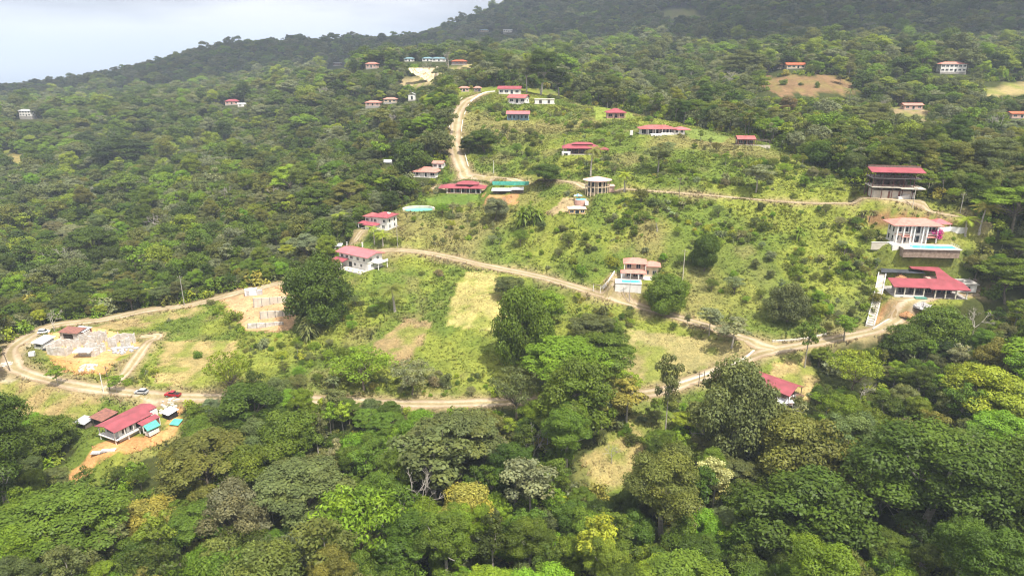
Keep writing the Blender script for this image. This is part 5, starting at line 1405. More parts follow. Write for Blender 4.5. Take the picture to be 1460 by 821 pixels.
# ================================================================== 11  far buildings in the forest
far = 'far houses in the forest'
def fb(*a, **k): return cottage(*a, group=far, **k)
fb('house', 'pink walled house with bright red roof alone in the left forest', 'house', 332, 150, 16, 9, 3.6, 8, 'hip', 2.4, 1, M_RED, M_ROSE, nwin=3, keepbox=(318, 139, 350, 153))
fb('house', 'white sheet roofed shed right of the lone red roof in the left forest', 'shed', 346, 153, 11, 6, 2.6, 20, 'shed', 1.0, .5, M_WSHEET, M_WHITE, nwin=2)
fb('house', 'white two tier house far out in the left forest', 'house', 41, 170, 17, 9, 3.4, -10, 'hip', 1.4, 1, M_WSHEET, M_WHITE, nwin=4, storeys=2, dz=4, keepbox=(24, 156, 62, 172))
fb('house', 'big white house with red roof high in the right forest', 'house', 1355, 104, 22, 9, 3.4, -6, 'hip', 1.8, 1, M_TERRA, M_WHITE, nwin=6, storeys=2, keepbox=(1330, 90, 1378, 108))
fb('house', 'long orange roof behind the bare brown clearing', 'house', 1133, 98, 17, 7, 3.2, -3, 'gable', 1.8, 1, M_ORANGE, M_CREAM, nwin=4, keepbox=(1106, 88, 1146, 100))
fb('house', 'dull brown roof joined to the long orange roof behind the brown clearing', 'house', 1115, 98, 11, 6, 3, 0, 'gable', 1.6, 1, M_BROWN, M_WOOD, nwin=3)
fb('house', 'orange roofed pink house left of the pale cut bank', 'house', 531, 97, 13, 8, 4.5, -10, 'hip', 1.8, 1, M_TERRA, M_ROSE, nwin=3, keepbox=(519, 86, 546, 100))
fb('house', 'dark flat roofed house farthest left on the hill with the pale cut bank', 'house', 482, 96, 15, 8, 4.0, 0, 'shed', .8, 1, M_ZINC, M_BROWN, nwin=4, keepbox=(468, 88, 494, 99))
for k_, (u_, w_, lb_) in enumerate(((584, 12, 'leftmost of the blue grey roofs above the pale cut bank'), (610, 13, 'middle one of the blue grey roofs above the pale cut bank'), (626, 17, 'largest of the blue grey roofs above the pale cut bank'))):
    fb('house', lb_, 'house', u_, 88, w_, 7, 3.2, 4, 'hip', 1.6, 1, M_BLUEROOF, M_WHITE, nwin=3, keepbox=(u_ - 10, 81, u_ + 12, 89))
fb('house', 'low red roofed house under the trees right of the pale cut bank', 'house', 655, 93, 17, 8, 3.2, 0, 'hip', 1.6, 1, M_ORANGE, M_BROWN, nwin=4, keepbox=(644, 87, 668, 96))
fb('house', 'weathered pink roof nearest of the roofs left of the steep road', 'house', 533, 152, 15, 8, 3.0, -5, 'hip', 1.8, 1, M_TERRA, M_ROSE, nwin=3, keepbox=(522, 143, 545, 154))
fb('house', 'faded pink roof in the trees left of the small white gable', 'house', 557, 146, 13, 7, 3.0, 0, 'hip', 1.6, 1, M_TERRA, M_CREAM, nwin=3, keepbox=(549, 139, 566, 147))
fb('house', 'small white gable front house in the trees left of the gatehouse', 'house', 588, 143, 7, 6, 4.6, 0, 'gabley', 1.8, .6, M_ZINC, M_WHITE, nwin=1, keepbox=(580, 135, 594, 145))
fb('house', 'blue grey roofed house on the ridge shoulder under the dark mountain', 'house', 690, 46, 22, 9, 3.6, 0, 'hip', 2, 1, M_BLUEROOF, M_CREAM, nwin=4, keepbox=(682, 41, 702, 48))
fb('house', 'pale flat house on the ridge shoulder right of the blue grey roof', 'house', 724, 48, 20, 9, 5, 0, 'shed', 1, 1, M_WSHEET, M_WHITE, nwin=4, keepbox=(714, 41, 736, 50))
fb('house', 'pink hut on the terraced brown bank in the right forest', 'hut', 1299, 156, 14, 6, 3, 0, 'gable', 1.4, 1, M_TERRA, M_ROSE, nwin=3, keepbox=(1284, 146, 1318, 158))
fb('house', 'orange roof at the right edge below the pale grassy hump', 'house', 1452, 168, 15, 7, 3, 0, 'gable', 1.4, 1, M_ORANGE, M_ROSE, nwin=3, keepbox=(1436, 160, 1470, 170))
def cut_wall():
    X, Y, Z = ground_at(603, 119); k = mpp(603, 119)
    t = thing('cut_bank', 'tall pale cut bank and wall on the far hill', 'bank', (X, Y, Z), 0)
    w = 40 * k / 2; g = np.random.default_rng(3); V, F = [], []
    nx_, nz_ = 26, 8
    for j in range(nz_ + 1):
        for i in range(nx_ + 1):
            a = -w + 2 * w * i / nx_; top = 16 if a > -w * .2 else 16
            bot = 14.5 - 17 * max(0, (a + w) / (2 * w)) ** .8 + g.normal(0, .5)
            z_ = bot + (top - bot) * j / nz_
            V.append((a, j * .9 + g.normal(0, .5), z_ * (1 if i < nx_ else .98)))
    for j in range(nz_):
        for i in range(nx_): F.append((j * (nx_ + 1) + i, j * (nx_ + 1) + i + 1, (j + 1) * (nx_ + 1) + i + 1, (j + 1) * (nx_ + 1) + i))
    n = len(V); mb = MB().add(V, F); mb.prism([(-w, 7.6), (w, 7.6), (w, 9.5), (-w, 9.5)], [13.5, 1, 1, 13.5], 15.8)
    part(mb, 'cut_face', mat('pale_cut_earth', (.66, .56, .38), .95, .2, .15, dark=(.48, .36, .22)), t)
    part(MB().box(w + .02, w + 1.2, -1, 9, -4, 17.5), 'end_wall', M_PALECONC, t); keep(568, 98, 616, 120, 780)
cut_wall()

# ================================================================== 12  vehicles, poles, site clutter
M_TYRE = mat('tyre_rubber', (.02, .02, .02), .9, .1); M_SILVER = mat('silver_paint', (.52, .53, .54), .3, .04, .5, spec=.6, metal=.3); M_REDPAINT = mat('red_paint', (.38, .012, .02), .3, .05, .5, spec=.6); M_LAMP = glassy('lamp_glass', (.7, .7, .68))
def vehicle(label, cat, name, u, v, rot, paint, prof, cab, L_, Wd, bed=None):
    X, Y, Z = ground_at(u, v); t = thing(name, label, cat, (X, Y, Z + .12), math.radians(rot), 'vehicles parked by the roads')
    b = MB(); n = len(prof); hw = Wd / 2
    b.add([(x, -hw * (.94 if z > .9 else 1), z) for x, z in prof] + [(x, hw * (.94 if z > .9 else 1), z) for x, z in prof], [tuple(range(n)), tuple(range(n, 2 * n))[::-1]] + [(n + i, n + (i + 1) % n, (i + 1) % n, i) for i in range(n)])
    o = part(b, 'body', paint, t)
    c = MB(); k = len(cab); ins = .16
    c.add([(x, -hw + (.06 if z < 1.1 else ins), z) for x, z in cab] + [(x, hw - (.06 if z < 1.1 else ins), z) for x, z in cab], [tuple(range(k)), tuple(range(k, 2 * k))[::-1]] + [(k + i, k + (i + 1) % k, (i + 1) % k, i) for i in range(k)])
    part(c, 'windows', M_PANE, t)
    tops = [p for p in cab if p[1] > 1.3]; x0, x1 = min(p[0] for p in tops), max(p[0] for p in tops); zt = max(p[1] for p in cab)
    part(MB().box(x0 - .04, x1 + .04, -hw + .14, hw - .14, zt + .002, zt + .06), 'roof', paint, t)
    for sx in (-L_ * .31, L_ * .31):
        for sy in (-hw + .08, hw - .08):
            w = part(MB().tube([(sx, sy - .11, .33), (sx, sy + .11, .33)], .34, 14), 'wheel', M_TYRE, t); part(MB().tube([(sx, sy - .125, .33), (sx, sy + .125, .33)], .2, 10), 'rim', M_ZINC, w)
    for sy in (-hw + .3, hw - .3): part(MB().box(L_ / 2 - .03, L_ / 2 + .02, sy - .18, sy + .18, .62, .8), 'headlight', M_LAMP, t)
    if bed: part(MB().box(bed[0], bed[1], -hw + .12, hw - .12, bed[2], bed[2] + .06), 'cargo_bed', M_DARK, t)
    return t
vehicle('silver hatchback car parked on the lower road', 'car', 'parked_car', 202, 561, 176, M_SILVER, [(-2.1, .3), (2.1, .3), (2.15, .75), (1.2, .98), (-1.95, 1.02), (-2.15, .8)], [(-1.95, 1.0), (1.15, .96), (.45, 1.52), (-1.5, 1.56)], 4.3, 1.78)
vehicle('red pickup truck parked on the lower road beside the silver car', 'pickup', 'pickup_truck', 247, 565, 172, M_REDPAINT, [(-2.6, .45), (2.6, .45), (2.65, .95), (1.5, 1.14), (-2.6, 1.16)], [(-.75, 1.12), (1.45, 1.12), (.75, 1.74), (-.6, 1.78)], 5.2, 1.85, (-2.5, -.9, 1.14))
vehicle('dark pickup parked tight beside the white site cabin', 'pickup', 'pickup_truck', 72, 499, 70, mat('black_paint', (.03, .035, .045), .35, .05, spec=.5), [(-2.5, .45), (2.5, .45), (2.55, .95), (1.4, 1.12), (-2.5, 1.14)], [(-.75, 1.1), (1.35, 1.1), (.65, 1.7), (-.6, 1.74)], 5.0, 1.85, (-2.4, -.9, 1.12))
vehicle('white car parked under the trees at the far side of the loop', 'car', 'parked_car', 63, 475, 20, mat('white_paint', (.78, .78, .78), .3, .04, spec=.5), [(-2.1, .3), (2.1, .3), (2.15, .75), (1.2, .98), (-1.95, 1.02), (-2.15, .8)], [(-1.95, 1.0), (1.15, .96), (.45, 1.48), (-1.5, 1.52)], 4.2, 1.75)
X_, Y_, Z_ = pad(64, 494, 3, 3, math.radians(-15)); t_ = thing('site_cabin', 'white sheet roofed site cabin beside the loop road', 'cabin', (X_, Y_, Z_), math.radians(-15))
part(MB().box(-2.2, 2.2, -2.4, 2.6, -.4, 2.5), 'wall', M_WHITE, t_); part(MB().slab([(-2.7, -3.0, 2.55), (2.7, -3.0, 2.55), (2.7, 3.1, 3.4), (-2.7, 3.1, 3.4)], .1), 'roof', M_WSHEET, t_); win(t_, 0, 1.0, 2.4, .9, -2.4)
X_, Y_, Z_ = ground_at(46, 507); t_ = thing('water_tank', 'small white cube shaped water tank on the loop road edge', 'tank', (X_, Y_, Z_), .3)
part(MB().box(-.9, .9, -.8, .8, .12, 1.5), 'tank_body', M_WSHEET, t_); part(MB().box(-.95, .95, -.85, .85, -.1, .12), 'pallet', M_WOOD, t_); part(MB().tube([(0, 0, 1.5), (0, 0, 1.62)], .25, 10), 'lid', M_ZINC, t_)

def pole(label, u, v, h, name='utility_pole', m=None, arm=True, lean=0.0):
    X, Y, Z = ground_at(u, v); t = thing(name, label, 'pole', (X, Y, Z), rnd.uniform(-.3, .3), 'utility poles along the roads')
    part(MB().tube([(0, 0, -.6), (lean, 0, h)], [.17, .11], 8), 'shaft', m or M_CONC, t)
    if arm:
        part(MB().box(lean * .93 - 1.0, lean * .93 + 1.0, -.06, .06, h - .9, h - .76), 'crossarm', M_WOOD, t)
        for a in (-.85, 0, .85): part(MB().tube([(lean * .93 + a, 0, h - .76), (lean * .93 + a, 0, h - .5)], .06, 6), 'insulator', M_WHITE, t)
    return t
pole('dark leaning pole at the left end of the loop road', 15, 529, 9, m=M_WOOD, lean=-1.2)
pole('dark pole on the lower road beside the loop turning', 157, 557, 9.5, m=M_WOOD)
pole('pale pole just left of the dark pole at the loop turning', 148, 560, 7.5, m=M_WHITE, arm=False)
pole('grey pole behind the road left of the orange soil plot', 263, 436, 14)
pole('grey pole beside the road bend under the grassy bank', 567, 352, 11)
pole('pale pole below the pool of the terracotta villa', 897, 431, 12)
pole('tall pale pole in the grass right of the terracotta villa', 973, 402, 14, m=M_PALECONC)
pole('first of the two short poles in front of the junction', 996, 551, 5.5, m=M_WOOD)
pole('second of the two short poles in front of the junction', 1003, 548, 5.0, m=M_WOOD, arm=False)
pole('pale pole below the white retaining wall of the steel framed house', 1301, 296, 9, m=M_PALECONC)
pole('grey pole at the bend right of the steel framed house', 1369, 303, 8.5)
pole('thin pole on the cross road bank left of the steel framed house', 968, 283, 10, m=M_WOOD)
pole('thin pole beside the cross road right of the round house', 892, 275, 8, m=M_WOOD)
pole('grey pole in the grass below the burgundy roofed verandah houses', 988, 172, 13)
pole('white lamp post above the green netting', 704, 247, 7, 'lamp_post', M_WHITE, arm=False)

# building material heaps
def rubble(label, u, v, n, r, m, name='rubble_pile', sz=.5):
    X, Y, Z = ground_at(u, v); mb = MB()
    for k in range(n):
        a, q = rnd.uniform(0, 6.28), r * math.sqrt(rnd.random()); x, y = q * math.cos(a), q * .8 * math.sin(a); s = sz * rnd.uniform(.4, 1.3); z0 = float(height(X + x, Y + y)) - Z
        zz = z0 + rnd.random() * .5 * (1 - q / r); mb.box(x - s, x + s, y - s * .6, y + s * .6, zz - .3, zz + s * .6, rnd.uniform(0, 3))
    return one(mb, name, m, label, 'pile', (X, Y, Z), 0, 'heaps on the building sites')
rubble('white rubble spread between the burgundy roof and the red pickup', 238, 583, 46, 4.2, M_PALECONC)
rubble('pale rubble tipped in front of the block walls', 125, 524, 60, 3.0, M_PALECONC)
rubble('grey scrap and boards heaped right of the block walls', 176, 499, 46, 5.0, M_ZINC, 'scrap_heap', .7)
rubble('rusty scrap heaped behind the right end of the block walls', 178, 484, 30, 3.5, M_WOOD, 'scrap_heap', .6)
rubble('loose white boulders along the loop road end', 8, 520, 30, 2.2, M_PALECONC)
rubble('heap of blocks and boards right of the L shaped house', 1382, 413, 34, 4.0, M_STONE, 'scrap_heap', .6)
for k_, (u_, v_, lb_) in enumerate(((140, 646, 'white plank stack on the orange soil, farther left of the two'), (154, 643, 'white plank stack on the orange soil, nearer the house'))):
    X_, Y_, Z_ = ground_at(u_, v_); mb = MB()
    for j in range(5): mb.box(-2.1 + j * .1, 2.1 + j * .05, -.5 + .0 * j, .5, .0 + j * .11, .1 + j * .11)
    one(mb, 'plank_stack', M_WSHEET, lb_, 'planks', (X_, Y_, Z_ + .05), .1, 'heaps on the building sites')
X_, Y_, Z_ = ground_at(251, 604); one(MB().slab([(-1.6, -1.2, .5), (1.4, -1.5, .3), (1.8, 1.2, 1.0), (-1.2, 1.5, 1.1)], .06), 'ground_tarpaulin', M_TARP, 'small green tarpaulin lying right of the long burgundy roof', 'tarpaulin', (X_, Y_, Z_))
# ------------------------------------------------------------------ single trees the photo shows on their own: base pixel, height and width in photo pixels
HEROES = [
 (456,462,102,88,'round_tree','deep green','large dark dense round tree standing alone beside the foundation walls'),
 (752,520,118,78,'round_tree','mid green','tall dense mango like tree at the lower edge of the pale mown plot'),
 (778,462,52,56,'broadleaf_tree','bright green','leafy bright tree behind the dense tree at the pale mown plot'),
 (806,570,92,118,'umbrella_tree','bright green','broad bright umbrella tree in the clump by the lower road'),
 (862,552,78,92,'umbrella_tree','mid green','broad darker umbrella tree at the right end of the roadside clump'),
 (838,536,62,62,'broadleaf_tree','mid green','dome tree squeezed between the two umbrella trees of the roadside clump'),
 (822,632,120,104,'broadleaf_tree','mid green','lush tall tree in front of the two roadside umbrella trees'),
 (736,596,74,72,'feathery_tree','dull green','feathery tree hiding the lower road left of the roadside clump'),
 (893,602,62,58,'slender_tree','yellowish','yellowish tree at the end of the straw coloured path'),
 (842,478,34,58,'broadleaf_tree','dull green','low spreading tree between the roadside clump and the loop road'),
 (1046,652,140,112,'round_tree','dull green','big brownish green tree half hiding the burgundy roof below the junction'),
 (771,136,66,46,'tall_tree','deep green','tallest dark tree on the hilltop above the long burgundy roof'),
 (751,133,52,30,'tall_tree','dull green','narrower tall tree left of the tallest hilltop tree'),
 (797,140,44,40,'tall_tree','dark green','shorter dark tree right of the tallest hilltop tree'),
 (946,447,60,58,'round_tree','mid green','dense tree right of the terracotta villa beside the loop road'),
 (1004,386,56,38,'round_tree','deep green','dark dense egg shaped tree on the middle of the right slope'),
 (1122,458,60,54,'round_tree','dull green','grey green round tree above the right road near the junction'),
 (1147,524,76,34,'slender_tree','mid green','slim straight tree on the bare patch right of the junction'),
 (1043,496,46,52,'slender_tree','grey green','pale leafy tree beside the loop road just before the junction'),
 (1011,478,46,36,'slender_tree','grey green','thin pale tree left of the leafy one before the junction'),
 (1203,486,42,32,'slender_tree','bright green','small leafy tree standing on the right road edge below the drain'),
 (519,556,62,88,'feathery_tree','bright green','bright feathery tree at the bottom of the striped stubble plot'),
 (588,562,52,64,'feathery_tree','grey green','grey green airy tree right of the bright feathery tree'),
 (330,566,66,66,'feathery_tree','lime green','lime feathery tree in front of the small tan plot'),
 (83,550,30,22,'slender_tree','bright green','tiny roadside tree left of the poles at the loop turning'),
 (167,560,27,22,'slender_tree','bright green','tiny roadside tree right of the poles at the loop turning'),
 (1332,505,72,80,'round_tree','mid green','dense rounded tree hiding the edge of the right road'),
 (1288,512,52,62,'broadleaf_tree','deep green','dark tree just left of the dense rounded tree by the right road'),
 (1432,432,66,80,'umbrella_tree','mid green','feathery layered tree right of the L shaped house'),
 (1442,330,66,100,'umbrella_tree','bright green','wide umbrella tree over the bend at the right edge'),
 (1408,258,64,66,'tall_tree','dull green','tall pale trunked tree rising over the forest right of the steel framed house'),
 (726,428,40,46,'broadleaf_tree','dull green','grey green bushy tree at the upper right corner of the pale mown plot'),
 (690,216,32,46,'broadleaf_tree','deep green','dark domed tree at the middle of the steep road'),
 (668,218,24,26,'broadleaf_tree','dark green','smaller dark tree left of the domed tree at the steep road'),
 (938,246,42,42,'slender_tree','dull green','grey open tree in the middle of the upper slope'),
 (1078,274,42,40,'slender_tree','grey green','pale thin tree on the upper slope near the cross road'),
 (775,260,28,48,'broadleaf_tree','deep green','dark low tree at the right end of the green netting'),
 (706,314,34,34,'broadleaf_tree','grey green','small tree below the orange building plot'),
 (180,244,48,80,'umbrella_tree','dark green','giant dark layered tree in the middle of the left forest'),
 (302,710,92,120,'umbrella_tree','olive','wide olive tree in the front forest below the burgundy house'),
 (366,612,70,90,'broadleaf_tree','deep green','dark dome tree at the roadside right of the red pickup'),
 (416,668,88,84,'broadleaf_tree','mid green','upright green tree in the front forest under the lower road'),
 (440,762,104,128,'umbrella_tree','dull green','grey olive branching tree in the front forest'),
 (216,776,66,78,'broadleaf_tree','yellowish','yellowish flowering tree in the lower left forest'),
 (664,776,84,86,'broadleaf_tree','yellowish','vine covered yellow brown tree in the middle of the front forest'),
 (622,728,118,106,'slender_tree','dull green','bare limbed open tree behind the vine covered tree'),
 (512,812,112,134,'feathery_tree','bright green','bright green spreading tree at the bottom of the photo'),
 (655,690,104,118,'umbrella_tree','dull green','tall grey green tree behind the bare limbed open tree'),
 (757,742,92,70,'slender_tree','grey green','pale green tree right of the vine covered tree'),
 (942,768,132,112,'tall_tree','olive','tall dark olive tree right of the straw coloured path'),
 (1016,724,72,46,'slender_tree','pale cream','cream flowering tree between two dark trees'),
 (1132,700,120,128,'broadleaf_tree','olive','large olive dome tree below the junction roof'),
 (1142,806,128,170,'broadleaf_tree','deep green','large dark dome tree at the lower right'),
 (1306,772,176,196,'tall_tree','deep green','huge dark forest tree in the lower right'),
 (1418,796,160,140,'broadleaf_tree','deep green','big dark tree in the lower right corner'),
 (1388,610,92,100,'broadleaf_tree','lime green','yellow green tree at the right edge of the front forest'),
 (1216,560,62,76,'feathery_tree','lime green','lime feathery tree right of the junction roof'),
 (96,806,104,160,'umbrella_tree','mid green','flat crowned tree with pale branches in the lower left corner'),
 (14,748,176,116,'tall_tree','deep green','tall leafy tree at the left edge of the photo'),
 (72,650,62,66,'broadleaf_tree','mid green','rounded tree left of the rusty shed'),
 (948,622,116,36,'slender_tree','dull green','slim tree with bare fork in front of the road left of the junction'),
 (1117,121,9,11,'shrub','mid green','leftmost bush on the bare brown clearing'),
 (1141,122,6,7,'shrub','dull green','tiny bush in the middle of the bare brown clearing'),
 (1165,125,11,8,'shrub','mid green','upright bush at the centre right of the bare brown clearing'),
 (1197,120,14,17,'slender_tree','olive','small tree at the right end of the bare brown clearing'),
 (1058,116,40,60,'umbrella_tree','dull green','pale umbrella tree left of the brown clearing'),
]
PALMS = [
 (563,444,42,46,3,'palm_tree','olive','lone palm between the stubble plot and the dark round tree'),
 (842,252,44,40,0,'palm_tree','olive','leaning coconut palm right of the stepped burgundy roof'),
 (890,273,30,34,1,'palm_tree','lime green','yellowish palm beside the cross road right of the round house'),
 (1396,332,42,48,2,'palm_tree','yellowish','tall pale fronded palm right of the salmon roofed villa'),
 (1376,336,30,36,3,'palm_tree','lime green','lower palm left of the pale fronded palm by the salmon villa'),
 (534,348,26,30,1,'palm_tree','lime green','yellow green palm by the lane below the house of many hips'),
 (546,350,22,26,3,'palm_tree','lime green','shorter palm by the lane at the bend of the loop road'),
 (752,318,34,34,0,'yucca_plant','mid green','spiky yucca clump in the grass below the green netting'),
 (440,478,30,36,1,'yucca_plant','dull green','spiky plant at the foot of the large dark round tree'),
 (803,216,20,22,1,'palm_tree','mid green','little palm left of the stepped burgundy roof'),
 (250,300,30,34,0,'palm_tree','mid green','palm rising over the middle of the left forest'),
 (330,350,34,36,1,'palm_tree','mid green','palm over the left forest just behind the grey roadside pole'),
 (1370,175,24,28,0,'palm_tree','mid green','palm in the right forest below the big white house'),
 (1210,150,24,26,2,'palm_tree','dull green','palm in the right forest beside the brown clearing'),
 (480,330,30,32,0,'palm_tree','lime green','palm behind the small white outbuilding'),
 (937,330,22,24,0,'palm_tree','mid green','small palm in the bushes right of the round house'),
]
def hero(u, v, hp, wp, kind, colour, label, variant=None, tilt=0):
    x, y, z = ground_at(u, v); d = float(project(x, y, z)[2]); th = math.atan2(CAMZ - z, y)
    H0, R0 = TREES[kind][0][3], TREES[kind][0][4]
    R = wp / 2 * d / FPX
    H = max((hp * d / FPX - .35 * R * math.sin(th)) / math.cos(th), R * .8)
    o = plant(kind, x, y, z, H, (R / R0) / (H / H0), colour, variant, tilt=tilt, vary=.05)
    tag(o, label, TREECAT[kind], GROUPS[kind], 'thing')
    return o
TREECAT = {'broadleaf_tree': 'tree', 'umbrella_tree': 'tree', 'slender_tree': 'tree', 'round_tree': 'tree', 'feathery_tree': 'tree', 'tall_tree': 'tree', 'leafless_tree': 'tree', 'shrub': 'bush', 'palm_tree': 'palm', 'yucca_plant': 'plant', 'banana_plant': 'plant'}
GROUPS = {'broadleaf_tree': 'dome crowned broadleaf trees', 'umbrella_tree': 'flat topped umbrella trees', 'slender_tree': 'slender open trees', 'round_tree': 'dense round trees', 'feathery_tree': 'fine leaved airy trees', 'tall_tree': 'tall trunked trees', 'leafless_tree': 'leafless pale trees', 'shrub': 'bushes on the slopes', 'palm_tree': 'palms around the plots', 'yucca_plant': 'spiky yucca plants', 'banana_plant': 'banana plants'}
PHRASE = {'broadleaf_tree': 'dome crowned tree', 'umbrella_tree': 'flat topped tree', 'slender_tree': 'slender open tree', 'round_tree': 'dense round tree', 'feathery_tree': 'airy fine leaved tree', 'tall_tree': 'tall trunked tree', 'leafless_tree': 'leafless pale tree', 'shrub': 'bush', 'palm_tree': 'palm', 'yucca_plant': 'spiky plant', 'banana_plant': 'banana plant'}
for h_ in HEROES: hero(*h_)
for (u_, v_, hp_, wp_, var_, k_, c_, lb_) in PALMS: hero(u_, v_, hp_, wp_, k_, c_, lb_, variant=var_)
bg_ = hero(1336, 338, 13, 17, 'shrub', 'magenta', 'magenta bougainvillea bush in front of the pink gazebo')
N_HERO = len(PLANTED)

# ------------------------------------------------------------------ the forest
class Hash:
    def __init__(s, c): s.c, s.g = c, {}
    def ok(s, x, y, r, f=.62):
        i, j = int(x // s.c), int(y // s.c)
        for a in range(i - 1, i + 2):
            for b in range(j - 1, j + 2):
                for (px, py, pr) in s.g.get((a, b), ()):
                    if (px - x) ** 2 + (py - y) ** 2 < (f * (r + pr)) ** 2: return False
        return True
    def add(s, x, y, r): s.g.setdefault((int(x // s.c), int(y // s.c)), []).append((x, y, r))

def on_pad(x, y, m=0.0):
    r = np.zeros(len(x), bool)
    for (px, py, rx, ry, rot) in PADS:
        c, s = math.cos(rot), math.sin(rot); dx, dy = x - px, y - py
        r |= (abs(dx * c + dy * s) < rx + m) & (abs(-dx * s + dy * c) < ry + m)
    return r

def hidden(x, y, z):
    """behind a hill by a good margin"""
    h = np.zeros(len(x), bool)
    for t in np.linspace(.25, .97, 40):
        h |= height(x * t, y * t) > CAMZ + (z + 22 - CAMZ) * t + 14 * t
    return h

def clear_mask(u, v, y, m=0.0):
    c = inside(CLEAR, u, v) & (y < 640)
    for q in CLEARINGS[1:]: c |= inside(q, u, v) & (y < 1000)
    return c | (inside(HILLTOP, u, v) & (y > 900))

def blocks_view(u, v, d, y, R, H, rects=None):
    k = FPX / d; u0, u1 = u - R * k * .95, u + R * k * .95; v0 = v - H * k * .97; v1 = v + R * k * .35
    b = np.zeros(len(u), bool)
    for (a0, b0, a1, b1, dist) in (rects or KEEP): b |= (u1 > a0) & (u0 < a1) & (v1 > b0) & (v0 < b1) & (y < dist + 3)
    return b
for q_ in [(-20,528,262,574,206),(588,563,702,580,200),(925,535,1010,560,205),(1000,480,1250,545,215),(1090,470,1260,492,240),(1250,425,1400,462,250),(440,380,705,545,225),(640,128,690,255,380),(80,640,215,700,160),(862,595,912,690,168),(820,640,870,690,166),
           (230,480,345,545,220),(0,540,90,605,185),(690,360,1000,470,235),(1100,505,1165,570,195),(100,430,330,470,250),(1078,104,1232,138,590),(1402,118,1465,136,640),(950,400,1260,470,240),(1240,296,1390,345,270)]: KEEP.append(q_)

hs = Hash(24.0)
for (x_, y_, r_, *_r) in PLANTED: hs.add(x_, y_, r_)
g = np.random.default_rng(77)
def cand(n, y0, y1):
    y = np.sqrt(g.uniform(y0 ** 2, y1 ** 2, n)); x = g.uniform(-1.08, 1.08, n) * (y + 25); return x, y
FOREST = []
LOWZONES = [([(1150,485),(1300,470),(1300,560),(1150,600)], .5), ([(-20,430),(60,430),(300,395),(430,360),(430,400),(290,436),(60,475),(-20,480)], .6), ([(930,560),(1080,560),(1060,660),(920,670)], .5), ([(1330,330),(1470,330),(1470,420),(1380,420)], .6)]
MIX = {'front': (('broadleaf_tree', .28), ('umbrella_tree', .20), ('slender_tree', .20), ('round_tree', .04), ('feathery_tree', .17), ('tall_tree', .11)),
       'mid': (('broadleaf_tree', .38), ('umbrella_tree', .20), ('slender_tree', .16), ('round_tree', .06), ('feathery_tree', .13), ('tall_tree', .07)),
       'far': (('broadleaf_tree', .45), ('umbrella_tree', .28), ('slender_tree', .06), ('round_tree', .03), ('feathery_tree', .06), ('tall_tree', .12))}
HGT = {'broadleaf_tree': 13.5, 'umbrella_tree': 14.5, 'slender_tree': 14, 'round_tree': 9.5, 'feathery_tree': 9.5, 'tall_tree': 20, 'shrub': 2.6}
for (y0, y1, n, zone, sc) in ((98, 215, 11500, 'front', 1.0), (205, 640, 43000, 'mid', .92), (640, 1000, 38000, 'far', 1.1), (1000, 2700, 95000, 'far', 1.3)):
    x, y = cand(n, y0, y1)
    ks, ps = zip(*MIX[zone]); kk = g.choice(len(ks), n, p=ps)
    hh = np.array([HGT[k] for k in ks])[kk] * sc * np.clip(g.lognormal(-.03, .26, n), .5, 1.7)
    rr = np.array([TREES[k][0][4] / TREES[k][0][3] for k in ks])[kk] * hh * g.uniform(.85, 1.15, n)
    z = height(x, y); u, v, d = project(x, y, z)
    for poly_, f_ in LOWZONES:          # young growth along the road edges
        q_ = inside(poly_, u, v); hh[q_] *= f_; rr[q_] *= f_
    ok = (u > -320) & (u < 1800) & (v < 905) & (z > -165)
    # a little clear air beside open ground
    ok &= ~clear_mask(u, v, y) & ~on_road(x, y, 2.0) & ~on_pad(x, y, 2.0)
    ok &= ~blocks_view(u, v, d, y, rr, hh)
    idx = np.nonzero(ok)[0]; idx = idx[~hidden(x[idx], y[idx], z[idx])]
    f = .60 if zone == 'front' else (.56 if zone == 'mid' else .60)
    for i in idx:
        if hs.ok(x[i], y[i], rr[i], f):
            hs.add(x[i], y[i], rr[i]); FOREST.append((x[i], y[i], z[i], ks[kk[i]], hh[i], rr[i], u[i], v[i], d[i], zone))
FOREST.sort(key=lambda t: t[8])
